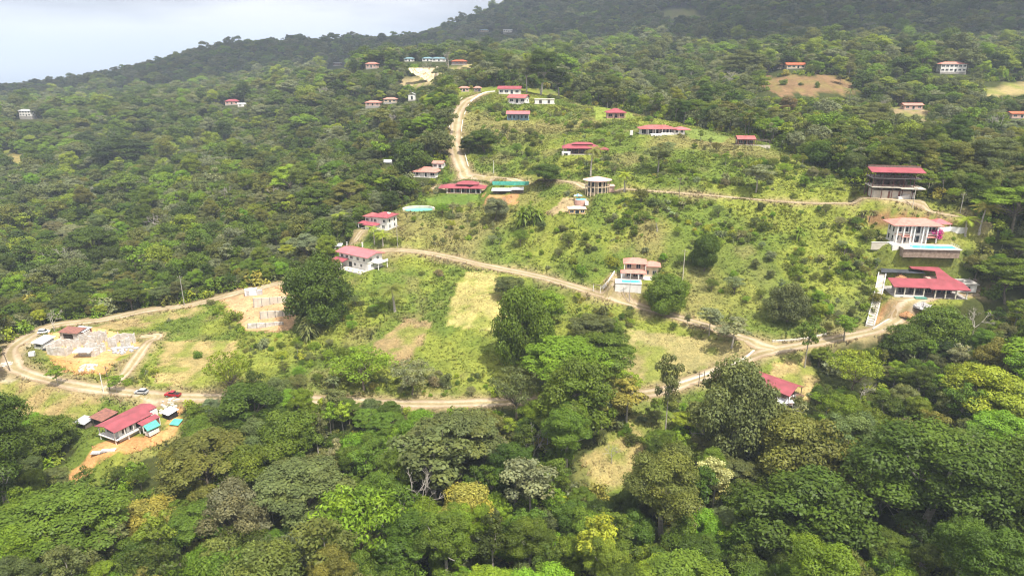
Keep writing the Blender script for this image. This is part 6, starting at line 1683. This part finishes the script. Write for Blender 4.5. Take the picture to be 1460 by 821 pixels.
# young trees scattered over the open slopes
KEEP += [(790,392,905,437,265),(985,452,1110,497,240),(895,428,925,450,255)]
YOUNG = [([(660,150),(900,165),(1100,210),(1230,275),(1000,265),(860,255),(670,235)], 60), ([(540,290),(860,275),(880,395),(700,370),(560,345)], 26), ([(880,290),(1260,305),(1250,460),(1130,480),(1000,440),(900,350)], 60), ([(430,440),(540,430),(520,560),(420,560)], 8), ([(930,560),(1070,560),(1040,640),(930,650)], 8), ([(890,440),(1000,470),(900,550),(860,540)], 8), ([(570,235),(636,225),(640,262),(560,300)], 12), ([(345,480),(440,480),(440,560),(340,560)], 6), ([(430,535),(700,540),(700,570),(430,570)], 10)]
YOUNGPTS = []
for poly_, n_ in YOUNG:
    us_ = [q[0] for q in poly_]; vs2_ = [q[1] for q in poly_]; k_ = 0
    for _t in range(n_ * 12):
        if k_ >= n_: break
        u_, v_ = g.uniform(min(us_), max(us_)), g.uniform(min(vs2_), max(vs2_))
        if not inside(poly_, u_, v_): continue
        x_, y_, z_ = ground_at(u_, v_)
        H_ = float(np.clip(g.lognormal(1.55, .3), 3, 8)); kd_ = ('feathery_tree', 'slender_tree', 'broadleaf_tree')[int(g.choice(3, p=(.45, .35, .2)))]
        R_ = TREES[kd_][0][4] / TREES[kd_][0][3] * H_; A = lambda q: np.array([q], float)
        if on_road(A(x_), A(y_), 1.5)[0] or on_pad(A(x_), A(y_), 1.5)[0] or blocks_view(A(u_), A(v_), A(project(x_, y_, z_)[2]), A(y_), A(R_), A(H_))[0] or not hs.ok(x_, y_, R_, .9): continue
        if any(inside(zz[1], u_, v_) for zz in ZONES): continue
        hs.add(x_, y_, R_); k_ += 1
        YOUNGPTS.append((x_, y_, z_, kd_, H_, R_, u_, v_, float(project(x_, y_, z_)[2]), 'young'))
FOREST = sorted(FOREST + YOUNGPTS, key=lambda t: (t[9] != 'young', t[8]))
COLW = {'young': (('mid green', .22), ('grey green', .18), ('dull green', .2), ('bright green', .16), ('olive', .14), ('lime green', .10)),
        'front': (('deep green', .25), ('mid green', .25), ('bright green', .18), ('olive', .08), ('dull green', .12), ('dark green', .04), ('lime green', .04), ('yellowish', .006), ('grey green', .034)),
        'mid': (('dark green', .07), ('deep green', .15), ('mid green', .19), ('olive', .17), ('dull green', .14), ('bright green', .12), ('lime green', .07), ('grey green', .11), ('yellowish', .008), ('brownish', .01)),
        'far': (('dark green', .22), ('deep green', .28), ('olive', .17), ('dull green', .15), ('mid green', .18))}
CAP = {k: 292 - sum(1 for p in PLANTED if p[4] == k) for k in TREES}
FARPTS = []
NEWTREES = []
cols_ = {z_: (list(zip(*w_))[0], np.array(list(zip(*w_))[1]) / sum(list(zip(*w_))[1])) for z_, w_ in COLW.items()}
for (x, y, z, k, H, R, u, v, d, zone) in FOREST:
    names_, p_ = cols_[zone]
    # species gather in patches
    q = (g.random() * .55 + .45 * float(fbm(np.array([x]), np.array([y]), 45, 2, 9)[0]) * 1.0)
    c = names_[min(len(names_) - 1, int(np.searchsorted(np.cumsum(p_), min(.999, max(0, (q - .15) / .7)))))] if zone in ('mid', 'far') else names_[g.choice(len(names_), p=p_)]
    if -15 < u < 1475 and v - H * FPX / d < 826 and d < 620 and CAP[k] > 0:
        CAP[k] -= 1
        if k == 'broadleaf_tree' and g.random() < .0: pass
        o = plant(k, x, y, z, H, R / (TREES[k][0][4] * H / TREES[k][0][3]), c, parts=d < 235)
        NEWTREES.append((o, k, c, H, u, v - H * FPX / d * .6, d))
    else:
        FARPTS.append((x, y, z, k, H))

# leafless pale trees here and there
BARE_PX = [(300,690,50),(590,760,90),(1010,650,60),(1110,610,50),(1250,740,80),(130,790,70),(760,660,56),(120,300,34),(300,250,26),(395,300,34),(230,340,36),(1180,180,26),(1420,205,36),(820,118,22),(410,215,24),(90,395,44),(560,190,24),(1110,60,18),(930,90,20),(1180,690,70),(330,300,30),(1290,260,36),(462,150,26),(1045,130,28),(1300,75,22),(985,128,26),(1330,230,34),(1385,480,40),(640,105,26),(515,95,22),(162,212,22),(720,300,20),(1258,170,24),(612,112,20),(78,472,30),(480,215,22),(1200,65,20),(880,108,22),(690,660,60),(1372,535,46),(538,700,60),(872,660,30),(1225,575,34)]
for (u, v, hp) in BARE_PX:
    x, y, z = ground_at(u, v); d = float(project(x, y, z)[2]); H = hp * d / FPX * 1.05
    o = plant('leafless_tree', x, y, z, H, 1.0, 'dull green'); NEWTREES.append((o, 'leafless_tree', 'pale', H, u, v - hp * .6, d))

# ------------------------------------------------------------------ bushes, yuccas and bananas on the open slopes
BUSHY = [([(835,650),(888,600),(915,600),(915,640),(890,695),(845,695)], .35), ([(880,280),(1000,290),(1250,300),(1262,395),(1235,395),(1090,350),(980,335),(880,320)], 1.0), ([(1120,330),(1255,330),(1258,460),(1180,470),(1140,430)], .8), ([(860,300),(960,300),(950,345),(870,345)], .6),
         ([(540,290),(860,270),(880,400),(700,375),(560,350)], .10), ([(430,440),(560,440),(600,470),(520,530),(430,520)], .6), ([(430,535),(720,530),(720,578),(430,575)], .55), ([(820,420),(900,440),(890,560),(840,560)], .8),
         ([(660,215),(1230,240),(1230,280),(900,262),(700,250)], .30), ([(660,150),(800,150),(900,205),(660,210)], .16), ([(880,385),(980,385),(980,450),(900,440)], .8), ([(160,520),(225,500),(225,545),(170,550)], .7), ([(345,470),(440,470),(440,560),(345,560)], .35),
         ([(930,560),(1090,570),(1060,650),(930,660)], .7), ([(1160,495),(1300,470),(1290,560),(1170,560)], .9), ([(1340,330),(1420,330),(1420,400),(1345,400)], .9), ([(1235,300),(1390,300),(1390,330),(1235,325)], .5), ([(300,420),(345,470),(330,470),(290,440)], .5), ([(575,235),(640,230),(650,260),(560,300)], .8), ([(100,620),(160,650),(110,690),(70,660)], .5)]
hb = Hash(9.0)
for (x_, y_, r_, *_r) in PLANTED[:N_HERO]: hb.add(x_, y_, min(r_ * .5, 3))
n = 70000; y = np.sqrt(g.uniform(150 ** 2, 560 ** 2, n)); x = g.uniform(-.8, .8, n) * y
z = height(x, y); u, v, d = project(x, y, z)
dens = np.full(n, .015) * inside(CLEAR, u, v)
for poly, w_ in BUSHY: dens = np.maximum(dens, w_ * inside(poly, u, v) * inside(CLEAR, u, v))
for nm_, poly, c_ in ZONES:
    if nm_ not in ('red', 'tan6'): dens[inside(poly, u, v)] *= .04
dens *= sstep(.38, .60, fbm(x, y, 13, 3, 12)) * 1.1
hh = 1.7 * np.clip(g.lognormal(0, .5, n), .35, 2.9); rr = hh * .75
ok = (g.random(n) < dens) & ~on_road(x, y, 1.6) & ~on_pad(x, y, .6) & (u > -10) & (u < 1470)
ok &= ~blocks_view(u, v, d, y, rr * .8, hh) | (dens > .3) & ~on_pad(x, y, 2.5)
ok &= ~blocks_view(u, v, d, y, rr * .5, hh * .8, [(880,264,990,279,330),(990,270,1090,287,322),(1080,279,1185,293,312),(1180,285,1290,299,303),(600,356,720,384,296),(700,378,800,402,284),(790,394,905,434,262),(1005,462,1110,496,236),(640,140,668,250,390),(1236,388,1264,474,240),(1090,474,1250,498,240)])
idx = [i for i in np.nonzero(ok)[0]]
BUSHES = []
for i in idx:
    if hb.ok(x[i], y[i], rr[i], .5): hb.add(x[i], y[i], rr[i]); BUSHES.append(i)
BUSHES.sort(key=lambda i: -hh[i] / d[i])
LOWPTS = []
nb = ny_ = nba = 0
for i in BUSHES:
    inband = inside(BUSHY[1][0], u[i], v[i]); r = g.random()
    if ((inband and r < .30) or r < .05) and ny_ < 70 and hh[i] > 1.6:
        k = 'yucca_plant' if r < .2 else 'banana_plant'; ny_ += 1
        o = plant(k, x[i], y[i], z[i], min(5.0, hh[i] * 1.25), 1.0, ('dull green', 'mid green', 'grey green')[int(g.integers(3))], parts=True); NEWTREES.append((o, k, 'green', hh[i], u[i], v[i] - 5, d[i]))
    elif nb < 285:
        nb += 1; c = ('mid green', 'dull green', 'bright green', 'olive', 'lime green', 'grey green', 'brownish', 'deep green')[int(g.choice(8, p=(.18, .17, .22, .12, .16, .09, .03, .03)))]
        o = plant('shrub', x[i], y[i], z[i], hh[i], 1.0, c, parts=False); NEWTREES.append((o, 'shrub', c, hh[i], u[i], v[i] - 5, d[i]))
    else: LOWPTS.append((x[i], y[i], z[i], 'shrub', hh[i]))

# understorey of the forest
n = 38000; y = np.sqrt(g.uniform(100 ** 2, 640 ** 2, n)); x = g.uniform(-1.05, 1.05, n) * (y + 20); z = height(x, y); u, v, d = project(x, y, z)
hh = np.where(y > 215, g.uniform(2.5, 7.0, n), g.uniform(1.5, 5.5, n))
ok = (u > -300) & (u < 1780) & (v < 900) & ~clear_mask(u, v, y) & ~on_road(x, y, 1.2) & ~on_pad(x, y, 1.0) & ~blocks_view(u, v, d, y, hh * .6, hh * .8)
ok &= ~hidden(x, y, z)
for i in np.nonzero(ok)[0]:
    if hb.ok(x[i], y[i], hh[i] * .7, .62): hb.add(x[i], y[i], hh[i] * .7); LOWPTS.append((x[i], y[i], z[i], 'shrub', hh[i]))

def instancer(name, pts, label, cat, leaf):
    """ONE object for what nobody could count: low detail trees set out on points"""
    kinds = ['broadleaf_tree', 'umbrella_tree', 'slender_tree', 'round_tree', 'feathery_tree', 'tall_tree', 'shrub']
    if True:
        c = bpy.data.collections.new('low_detail'); instancer.col = c; instancer.ix = {}; n = 0
        for k in kinds:
            for s in range(3):
                V, T, mb, H, R = grow(k, 40 + s, fine=False); nbv = len(mb.v)
                me = bpy.data.meshes.new('low_' + k)
                Vj = np.concatenate([np.array(mb.v), V]); me.from_pydata(Vj.tolist(), [], [tuple(f) for f in mb.f] + [tuple(q) for q in (np.arange(len(V)).reshape(-1, 4) + nbv)])
                me.materials.append(M_BARK); me.materials.append(leaf); me.polygons.foreach_set('material_index', np.concatenate([np.zeros(len(mb.f), np.int32), np.ones(len(V) // 4, np.int32)]))
                a = me.color_attributes.new('tint', 'FLOAT_COLOR', 'POINT'); tt = np.ones((len(Vj), 4), np.float32); tt[nbv:, :3] = T; a.data.foreach_set('color', tt.ravel())
                o = bpy.data.objects.new('a%02d_%s' % (n, k), me); c.objects.link(o); instancer.ix.setdefault(k, []).append((n, H)); n += 1
    me = bpy.data.meshes.new(name); me.vertices.add(len(pts)); me.vertices.foreach_set('co', np.array([(p[0], p[1], p[2] - .15) for p in pts], np.float32).ravel())
    pick = [instancer.ix[p[3]][rnd.randrange(3)] for p in pts]
    me.attributes.new('pick', 'INT', 'POINT').data.foreach_set('value', np.array([q[0] for q in pick], np.int32))
    me.attributes.new('size', 'FLOAT', 'POINT').data.foreach_set('value', np.array([p[4] / q[1] for p, q in zip(pts, pick)], np.float32))
    me.attributes.new('turn', 'FLOAT', 'POINT').data.foreach_set('value', rng.uniform(0, 6.28, len(pts)).astype(np.float32))
    o = tag(link(bpy.data.objects.new(name, me)), label, cat, kind='stuff')
    ng = bpy.data.node_groups.new(name, 'GeometryNodeTree')
    ng.interface.new_socket('Geometry', in_out='INPUT', socket_type='NodeSocketGeometry'); ng.interface.new_socket('Geometry', in_out='OUTPUT', socket_type='NodeSocketGeometry')
    N, L = ng.nodes, ng.links
    gi, go, ip, ci = N.new('NodeGroupInput'), N.new('NodeGroupOutput'), N.new('GeometryNodeInstanceOnPoints'), N.new('GeometryNodeCollectionInfo')
    ci.inputs['Collection'].default_value = instancer.col; ci.inputs['Separate Children'].default_value = True; ci.inputs['Reset Children'].default_value = True
    def at(nm, t):
        q = N.new('GeometryNodeInputNamedAttribute'); q.data_type = t; q.inputs['Name'].default_value = nm; return [s for s in q.outputs if s.enabled][0]
    L.new(gi.outputs[0], ip.inputs['Points']); L.new(ci.outputs[0], ip.inputs['Instance']); ip.inputs['Pick Instance'].default_value = True
    L.new(at('pick', 'INT'), ip.inputs['Instance Index']); L.new(at('size', 'FLOAT'), ip.inputs['Scale'])
    cx = N.new('ShaderNodeCombineXYZ'); L.new(at('turn', 'FLOAT'), cx.inputs[2]); L.new(cx.outputs[0], ip.inputs['Rotation'])
    L.new(ip.outputs[0], go.inputs[0])
    md = o.modifiers.new('set_out', 'NODES'); md.node_group = ng
    return o
instancer('distant_forest', FARPTS, 'unbroken far forest covering the hills and valleys', 'forest', M_FAR)
instancer('undergrowth', LOWPTS, 'low leafy undergrowth between the trees and over the slopes', 'undergrowth', M_LOW)

# ------------------------------------------------------------------ grass: tufts all over the open ground
def grass():
    n = 210000; y = np.sqrt(g.uniform(150 ** 2, 560 ** 2, n)); x = g.uniform(-.82, .82, n) * y
    z = height(x, y); u, v, d = project(x, y, z)
    k = inside(CLEAR, u + g.normal(0, 3, n), v + g.normal(0, 3, n)) & ~on_pad(x, y, -.2)
    k &= ~on_road(x, y, .15); hscale = np.ones(n)
    for nm, poly, c in ZONES:
        q = inside(poly, u, v)
        if nm in ('soil', 'dry', 'pathsoil', 'red', 'lawn'): k &= ~(q & (g.random(n) < .94))
        else: hscale[q] = .42
    x, y, z, d, hscale = x[k], y[k], z[k], d[k], hscale[k]; n = len(x)
    C = ground_colours.cache; i = np.clip(np.searchsorted(GX, x), 0, len(GX) - 1); j = np.clip(np.searchsorted(GY, y), 0, len(GY) - 1); C = C[j, i]
    hgt = (.25 + .55 * sstep(.35, .7, fbm(x, y, 11, 3, 15))) * hscale * g.uniform(.6, 1.4, n); wid = g.uniform(.35, .75, n) * np.where(hscale < 1, .6, 1)
    V, T = [], []
    for b in range(4):
        a = g.uniform(0, 6.28, n); cx, cy = np.cos(a), np.sin(a); ox, oy = g.normal(0, .3, n), g.normal(0, .3, n)
        w2 = wid * .5; lean = hgt * g.uniform(.5, 1.5, n)
        P = np.stack([np.stack([x + ox - cx * w2, y + oy - cy * w2, z - .06], 1), np.stack([x + ox + cx * w2, y + oy + cy * w2, z - .06], 1), np.stack([x + ox - cy * lean + cx * w2 * .5, y + oy + cx * lean + cy * w2 * .5, z + hgt], 1)], 1)
        V.append(P.reshape(-1, 3)); T.append(np.repeat(C * g.uniform(.85, 1.3, n)[:, None] * np.stack([g.uniform(.9, 1.15, n), np.ones(n), g.uniform(.8, 1.2, n)], 1), 3, 0))
    m, nt, N, L = _nodes('grass_blades'); out = N.new('ShaderNodeOutputMaterial'); df = N.new('ShaderNodeBsdfDiffuse'); tr = N.new('ShaderNodeBsdfTranslucent'); mx = N.new('ShaderNodeMixShader'); at = N.new('ShaderNodeAttribute'); at.attribute_name = 'tint'
    L.new(at.outputs['Color'], df.inputs[0]); L.new(at.outputs['Color'], tr.inputs[0]); mx.inputs[0].default_value = .35; L.new(df.outputs[0], mx.inputs[1]); L.new(tr.outputs[0], mx.inputs[2]); L.new(mx.outputs[0], out.inputs[0])
    me = fast_mesh('grass', np.concatenate(V), 3, [m], tint=np.concatenate(T))
    tag(link(bpy.data.objects.new('grass', me)), 'rough tussocky grass over the open plots and slopes', 'grass', kind='stuff')
ground_colours.cache = ground_colours()
grass()

# ------------------------------------------------------------------ labels that single each plant out
MARKS = [(190,600,'the long burgundy roof'),(247,565,'the red pickup'),(130,500,'the roofless block house'),(385,440,'the foundation walls'),(456,415,'the big dark round tree'),(512,370,'the pink roofed house'),(543,318,'the house of many hips'),(597,298,'the turquoise pond'),(662,268,'the low house with lawn'),(728,262,'the green netting'),(612,246,'the weathered pink roof'),
 (850,270,'the round house'),(830,213,'the stepped burgundy roof'),(942,184,'the long white verandah house'),(877,160,'the red pavilion roof'),(1065,200,'the timber pergola'),(727,130,'the hilltop house'),(738,168,'the glass fronted house'),(1265,255,'the steel framed house'),(1300,345,'the pool villa'),(1320,405,'the L shaped house'),(1250,430,'the concrete drain'),(905,388,'the terracotta villa'),(1108,545,'the junction roof'),(1110,495,'the road junction'),
 (690,430,'the pale mown plot'),(580,485,'the stubble plot'),(280,512,'the small tan plot'),(880,645,'the straw coloured path'),(810,520,'the roadside tree clump'),(332,146,'the lone left red roof'),(41,164,'the white two tier house'),(1355,98,'the big white house'),(1150,122,'the brown clearing'),(600,108,'the pale cut bank'),(180,215,'the giant layered tree'),(1430,128,'the pale grassy hump'),(540,150,'the faded pink roofs'),
 (650,190,'the steep road'),(263,400,'the grey roadside pole'),(664,730,'the vine covered tree'),(512,760,'the bright spreading tree'),(216,745,'the yellowish flowering tree'),(1310,690,'the huge forest tree'),(1046,590,'the big brownish tree'),(942,700,'the tall olive tree'),(6,640,'the left edge of the photo'),(40,800,'the lower left corner'),(1450,800,'the lower right corner'),(1455,560,'the right edge of the photo'),(6,330,'the left margin of the photo'),(100,300,'the left forest middle'),(1440,310,'the right umbrella tree'),(1003,365,'the egg shaped tree'),(1122,430,'the grey round tree'),(330,790,'the bottom edge left of centre'),(850,800,'the bottom edge right of centre')]
_buckets = {}
for (o, k, c, H, u, v, d) in NEWTREES:
    du = np.array([(u - m[0]) for m in MARKS]); dv = np.array([(v - m[1]) * 1.2 for m in MARKS]); q = int((du ** 2 + dv ** 2).argmin())
    a, b = du[q], dv[q]; dist = math.hypot(a, b)
    rel = ('right of' if a > 0 else 'left of') if abs(a) > abs(b) else ('below' if b > 0 else 'above')
    m = MARKS[q][2]
    size = '' if k in ('yucca_plant', 'banana_plant', 'leafless_tree') else ('small ' if H < HGT.get(k, 4) * .72 else ('large ' if H > HGT.get(k, 4) * 1.0 else 'medium '))
    cc = '' if k == 'leafless_tree' else c + ' '
    _buckets.setdefault((k, size + cc + PHRASE[k] + ' ' + rel + ' ' + m), []).append((dist, o))
ORD = ['nearest', 'second nearest', 'third nearest', 'fourth nearest', 'fifth nearest', 'sixth nearest']
for (k, text), lst in _buckets.items():
    lst.sort(key=lambda t: t[0])
    for i, (_d, o) in enumerate(lst):
        lb = text if len(lst) == 1 else (text + ', ' + ORD[i] if i < len(ORD) else text + ', farther out')
        if len(lb.split()) > 16: lb = lb.replace(size, '', 1) if lb.startswith(size) else lb
        lb = lb.replace(' of the photo', '') if len(lb.split()) > 16 else lb
        tag(o, lb[0].lower() + lb[1:], TREECAT[k], GROUPS[k], 'thing')
print('planted', len(PLANTED), 'far', len(FARPTS), 'low', len(LOWPTS), {k: 292 - c for k, c in CAP.items()}, 'bush', nb, ny_)
HAZE, EXPOSURE = 0.00014, 1.0
# ------------------------------------------------------------------ camera, daylight, air
cam_d = bpy.data.cameras.new('camera'); cam = link(bpy.data.objects.new('camera', cam_d))
cam.location = (0, 0, CAMZ); cam.rotation_euler = (math.pi / 2 - PITCH, 0, 0)
cam_d.sensor_width = 36; cam_d.sensor_fit = 'HORIZONTAL'; cam_d.lens = 36 * FPX / 1460
cam_d.clip_start = 1.0; cam_d.clip_end = 120000
SC.camera = cam

SUN = np.array([0.29, -0.36, 0.885]); SUN /= np.linalg.norm(SUN)
sd = bpy.data.lights.new('sun', 'SUN'); sun = link(bpy.data.objects.new('sun', sd))
sd.energy = 4.3; sd.angle = math.radians(0.6); sd.color = (1, .95, .86)
from mathutils import Vector
sun.rotation_euler = Vector(-SUN).to_track_quat('-Z', 'Y').to_euler(); sun.location = (150, -100, 500)

W = bpy.data.worlds.new('World'); SC.world = W; W.use_nodes = True
nt = W.node_tree; N, L = nt.nodes, nt.links; N.clear()
out = N.new('ShaderNodeOutputWorld'); bg = N.new('ShaderNodeBackground'); L.new(bg.outputs[0], out.inputs[0])
sky = N.new('ShaderNodeTexSky'); sky.sky_type = 'NISHITA'; sky.sun_disc = False
sky.sun_elevation = math.asin(SUN[2]); sky.sun_rotation = math.atan2(SUN[0], SUN[1]); sky.altitude = 200; sky.dust_density = 2.0
tc = N.new('ShaderNodeTexCoord')
mp = N.new('ShaderNodeMapping'); mp.inputs['Scale'].default_value = (1.2, 1.2, 7.0); L.new(tc.outputs['Generated'], mp.inputs['Vector'])
n1 = N.new('ShaderNodeTexNoise'); n1.inputs['Scale'].default_value = 1.8; n1.inputs['Detail'].default_value = 9; n1.inputs['Roughness'].default_value = .55; L.new(mp.outputs[0], n1.inputs['Vector'])
cr = N.new('ShaderNodeValToRGB'); cr.color_ramp.elements[0].position = .22; cr.color_ramp.elements[1].position = .42; L.new(n1.outputs['Fac'], cr.inputs[0])
n2 = N.new('ShaderNodeTexNoise'); n2.inputs['Scale'].default_value = 2.2; n2.inputs['Detail'].default_value = 8; L.new(mp.outputs[0], n2.inputs['Vector'])
c2 = N.new('ShaderNodeValToRGB'); c2.color_ramp.elements[0].position = .41; c2.color_ramp.elements[0].color = (2.6, 2.6, 2.8, 1)
c2.color_ramp.elements[1].position = .60; c2.color_ramp.elements[1].color = (6.2, 6.1, 6.15, 1); L.new(n2.outputs['Fac'], c2.inputs[0])
# an overcast sky is brighter overhead than near the horizon
sz = N.new('ShaderNodeSeparateXYZ'); L.new(tc.outputs['Generated'], sz.inputs[0])
zr = N.new('ShaderNodeMapRange'); zr.inputs['From Min'].default_value = .05; zr.inputs['From Max'].default_value = 1; zr.inputs['To Min'].default_value = 1; zr.inputs['To Max'].default_value = 2.3; L.new(sz.outputs[2], zr.inputs['Value'])
cc = N.new('ShaderNodeCombineColor')
for i in range(3): L.new(zr.outputs[0], cc.inputs[i])
cl = _mixrgb(N, L, 'MULTIPLY', 1.0, c2.outputs[0], cc.outputs[0])
L.new(_mixrgb(N, L, 'MIX', cr.outputs[0], sky.outputs[0], cl), bg.inputs['Color'])
bg.inputs['Strength'].default_value = 0.1

def build_haze():
    m, nt, N, L = _nodes('haze_air')
    out = N.new('ShaderNodeOutputMaterial'); v = N.new('ShaderNodeVolumePrincipled')
    v.inputs['Color'].default_value = (.70, .82, 1.0, 1); v.inputs['Density'].default_value = HAZE; v.inputs['Anisotropy'].default_value = 0.0
    L.new(v.outputs[0], out.inputs['Volume'])
    zt = max(float(GZ.max()) + 30, CAMZ + 30); zb = min(float(GZ.min()), -170) - 1
    mb = MB().box(-41000, 41000, -3000, 61000, zb, zt)
    o = one(mb, 'haze', m, 'thin pale haze lying over the hills and the sea', 'haze', kind='stuff')
    return o

SC.cycles.filter_width = 1.15
vs = SC.view_settings
vs.view_transform = 'Standard'; vs.look = 'None'; vs.gamma = 1; vs.use_curve_mapping = False
vs.exposure = EXPOSURE
SC.cycles.max_bounces = 6; SC.cycles.diffuse_bounces = 3; SC.cycles.glossy_bounces = 2; SC.cycles.transmission_bounces = 3; SC.cycles.volume_bounces = 0; SC.cycles.transparent_max_bounces = 4
SC.cycles.use_denoising = True; SC.cycles.denoiser = "OPENIMAGEDENOISE"; SC.cycles.denoising_input_passes = "RGB_ALBEDO_NORMAL"; SC.cycles.denoising_prefilter = "ACCURATE"

def build_cloud():
    """a cumulus bank out of view, added high over the haze to shade the far slopes"""
    m, nt, N, L = _nodes('cloud_white'); out = N.new('ShaderNodeOutputMaterial'); d = N.new('ShaderNodeBsdfDiffuse'); d.inputs[0].default_value = (.92, .92, .93, 1); L.new(d.outputs[0], out.inputs[0])
    g = np.random.default_rng(8); V, F = [], []
    base = 1250.0; sh = SUN[:2] / SUN[2]
    bl = []
    for (ax, ay, bx, by, n, r) in CLOUD_LINES:
        for k in range(n):
            t = (k + g.random()) / n; gx_, gy_ = ax + (bx - ax) * t + g.normal(0, r * .5), ay + (by - ay) * t + g.normal(0, r * .4)
            bl.append((gx_ + sh[0] * base, gy_ + sh[1] * base, base + g.uniform(0, r * .35), r * g.uniform(.5, 1.25)))
    nu, nv = 18, 10
    for (cx, cy, cz, r) in bl:
        o = len(V); ph = g.uniform(0, 6, 4)
        for j in range(nv + 1):
            th = math.pi * j / nv
            for i in range(nu):
                a = 2 * math.pi * i / nu; l = 1 + .13 * math.sin(3 * a + ph[0]) * math.sin(2 * th + ph[1]) + .09 * math.sin(5 * a + ph[2]) * math.sin(4 * th)
                V.append((cx + r * l * math.sin(th) * math.cos(a), cy + r * l * math.sin(th) * math.sin(a), cz + r * l * math.cos(th) * (.55 if th < math.pi / 2 else .22)))
        for j in range(nv):
            for i in range(nu): F.append((o + j * nu + i, o + (j + 1) * nu + i, o + (j + 1) * nu + (i + 1) % nu, o + j * nu + (i + 1) % nu))
    me = bpy.data.meshes.new('shade_clouds'); me.from_pydata(V, [], F); me.materials.append(m); me.polygons.foreach_set('use_smooth', np.ones(len(F), bool))
    return tag(link(bpy.data.objects.new('shade_clouds', me)), 'unseen white cumulus bank added to shade the far hills', 'shade_clouds', kind='stuff')
# where the bank's shade falls on the ground: from (x, y) to (x, y), count, size
CLOUD_LINES = [(-1100, 1500, -100, 1800, 12, 250), (-900, 1900, 400, 2150, 15, 290), (0, 1560, 900, 1420, 9, 230), (300, 1180, 1000, 1040, 6, 150), (500, 1750, 1600, 1550, 12, 300), (300, 2200, 1700, 2100, 13, 330), (700, 800, 1000, 740, 3, 100)]
build_ground(); build_roads(); build_sea(); build_haze(); build_cloud()
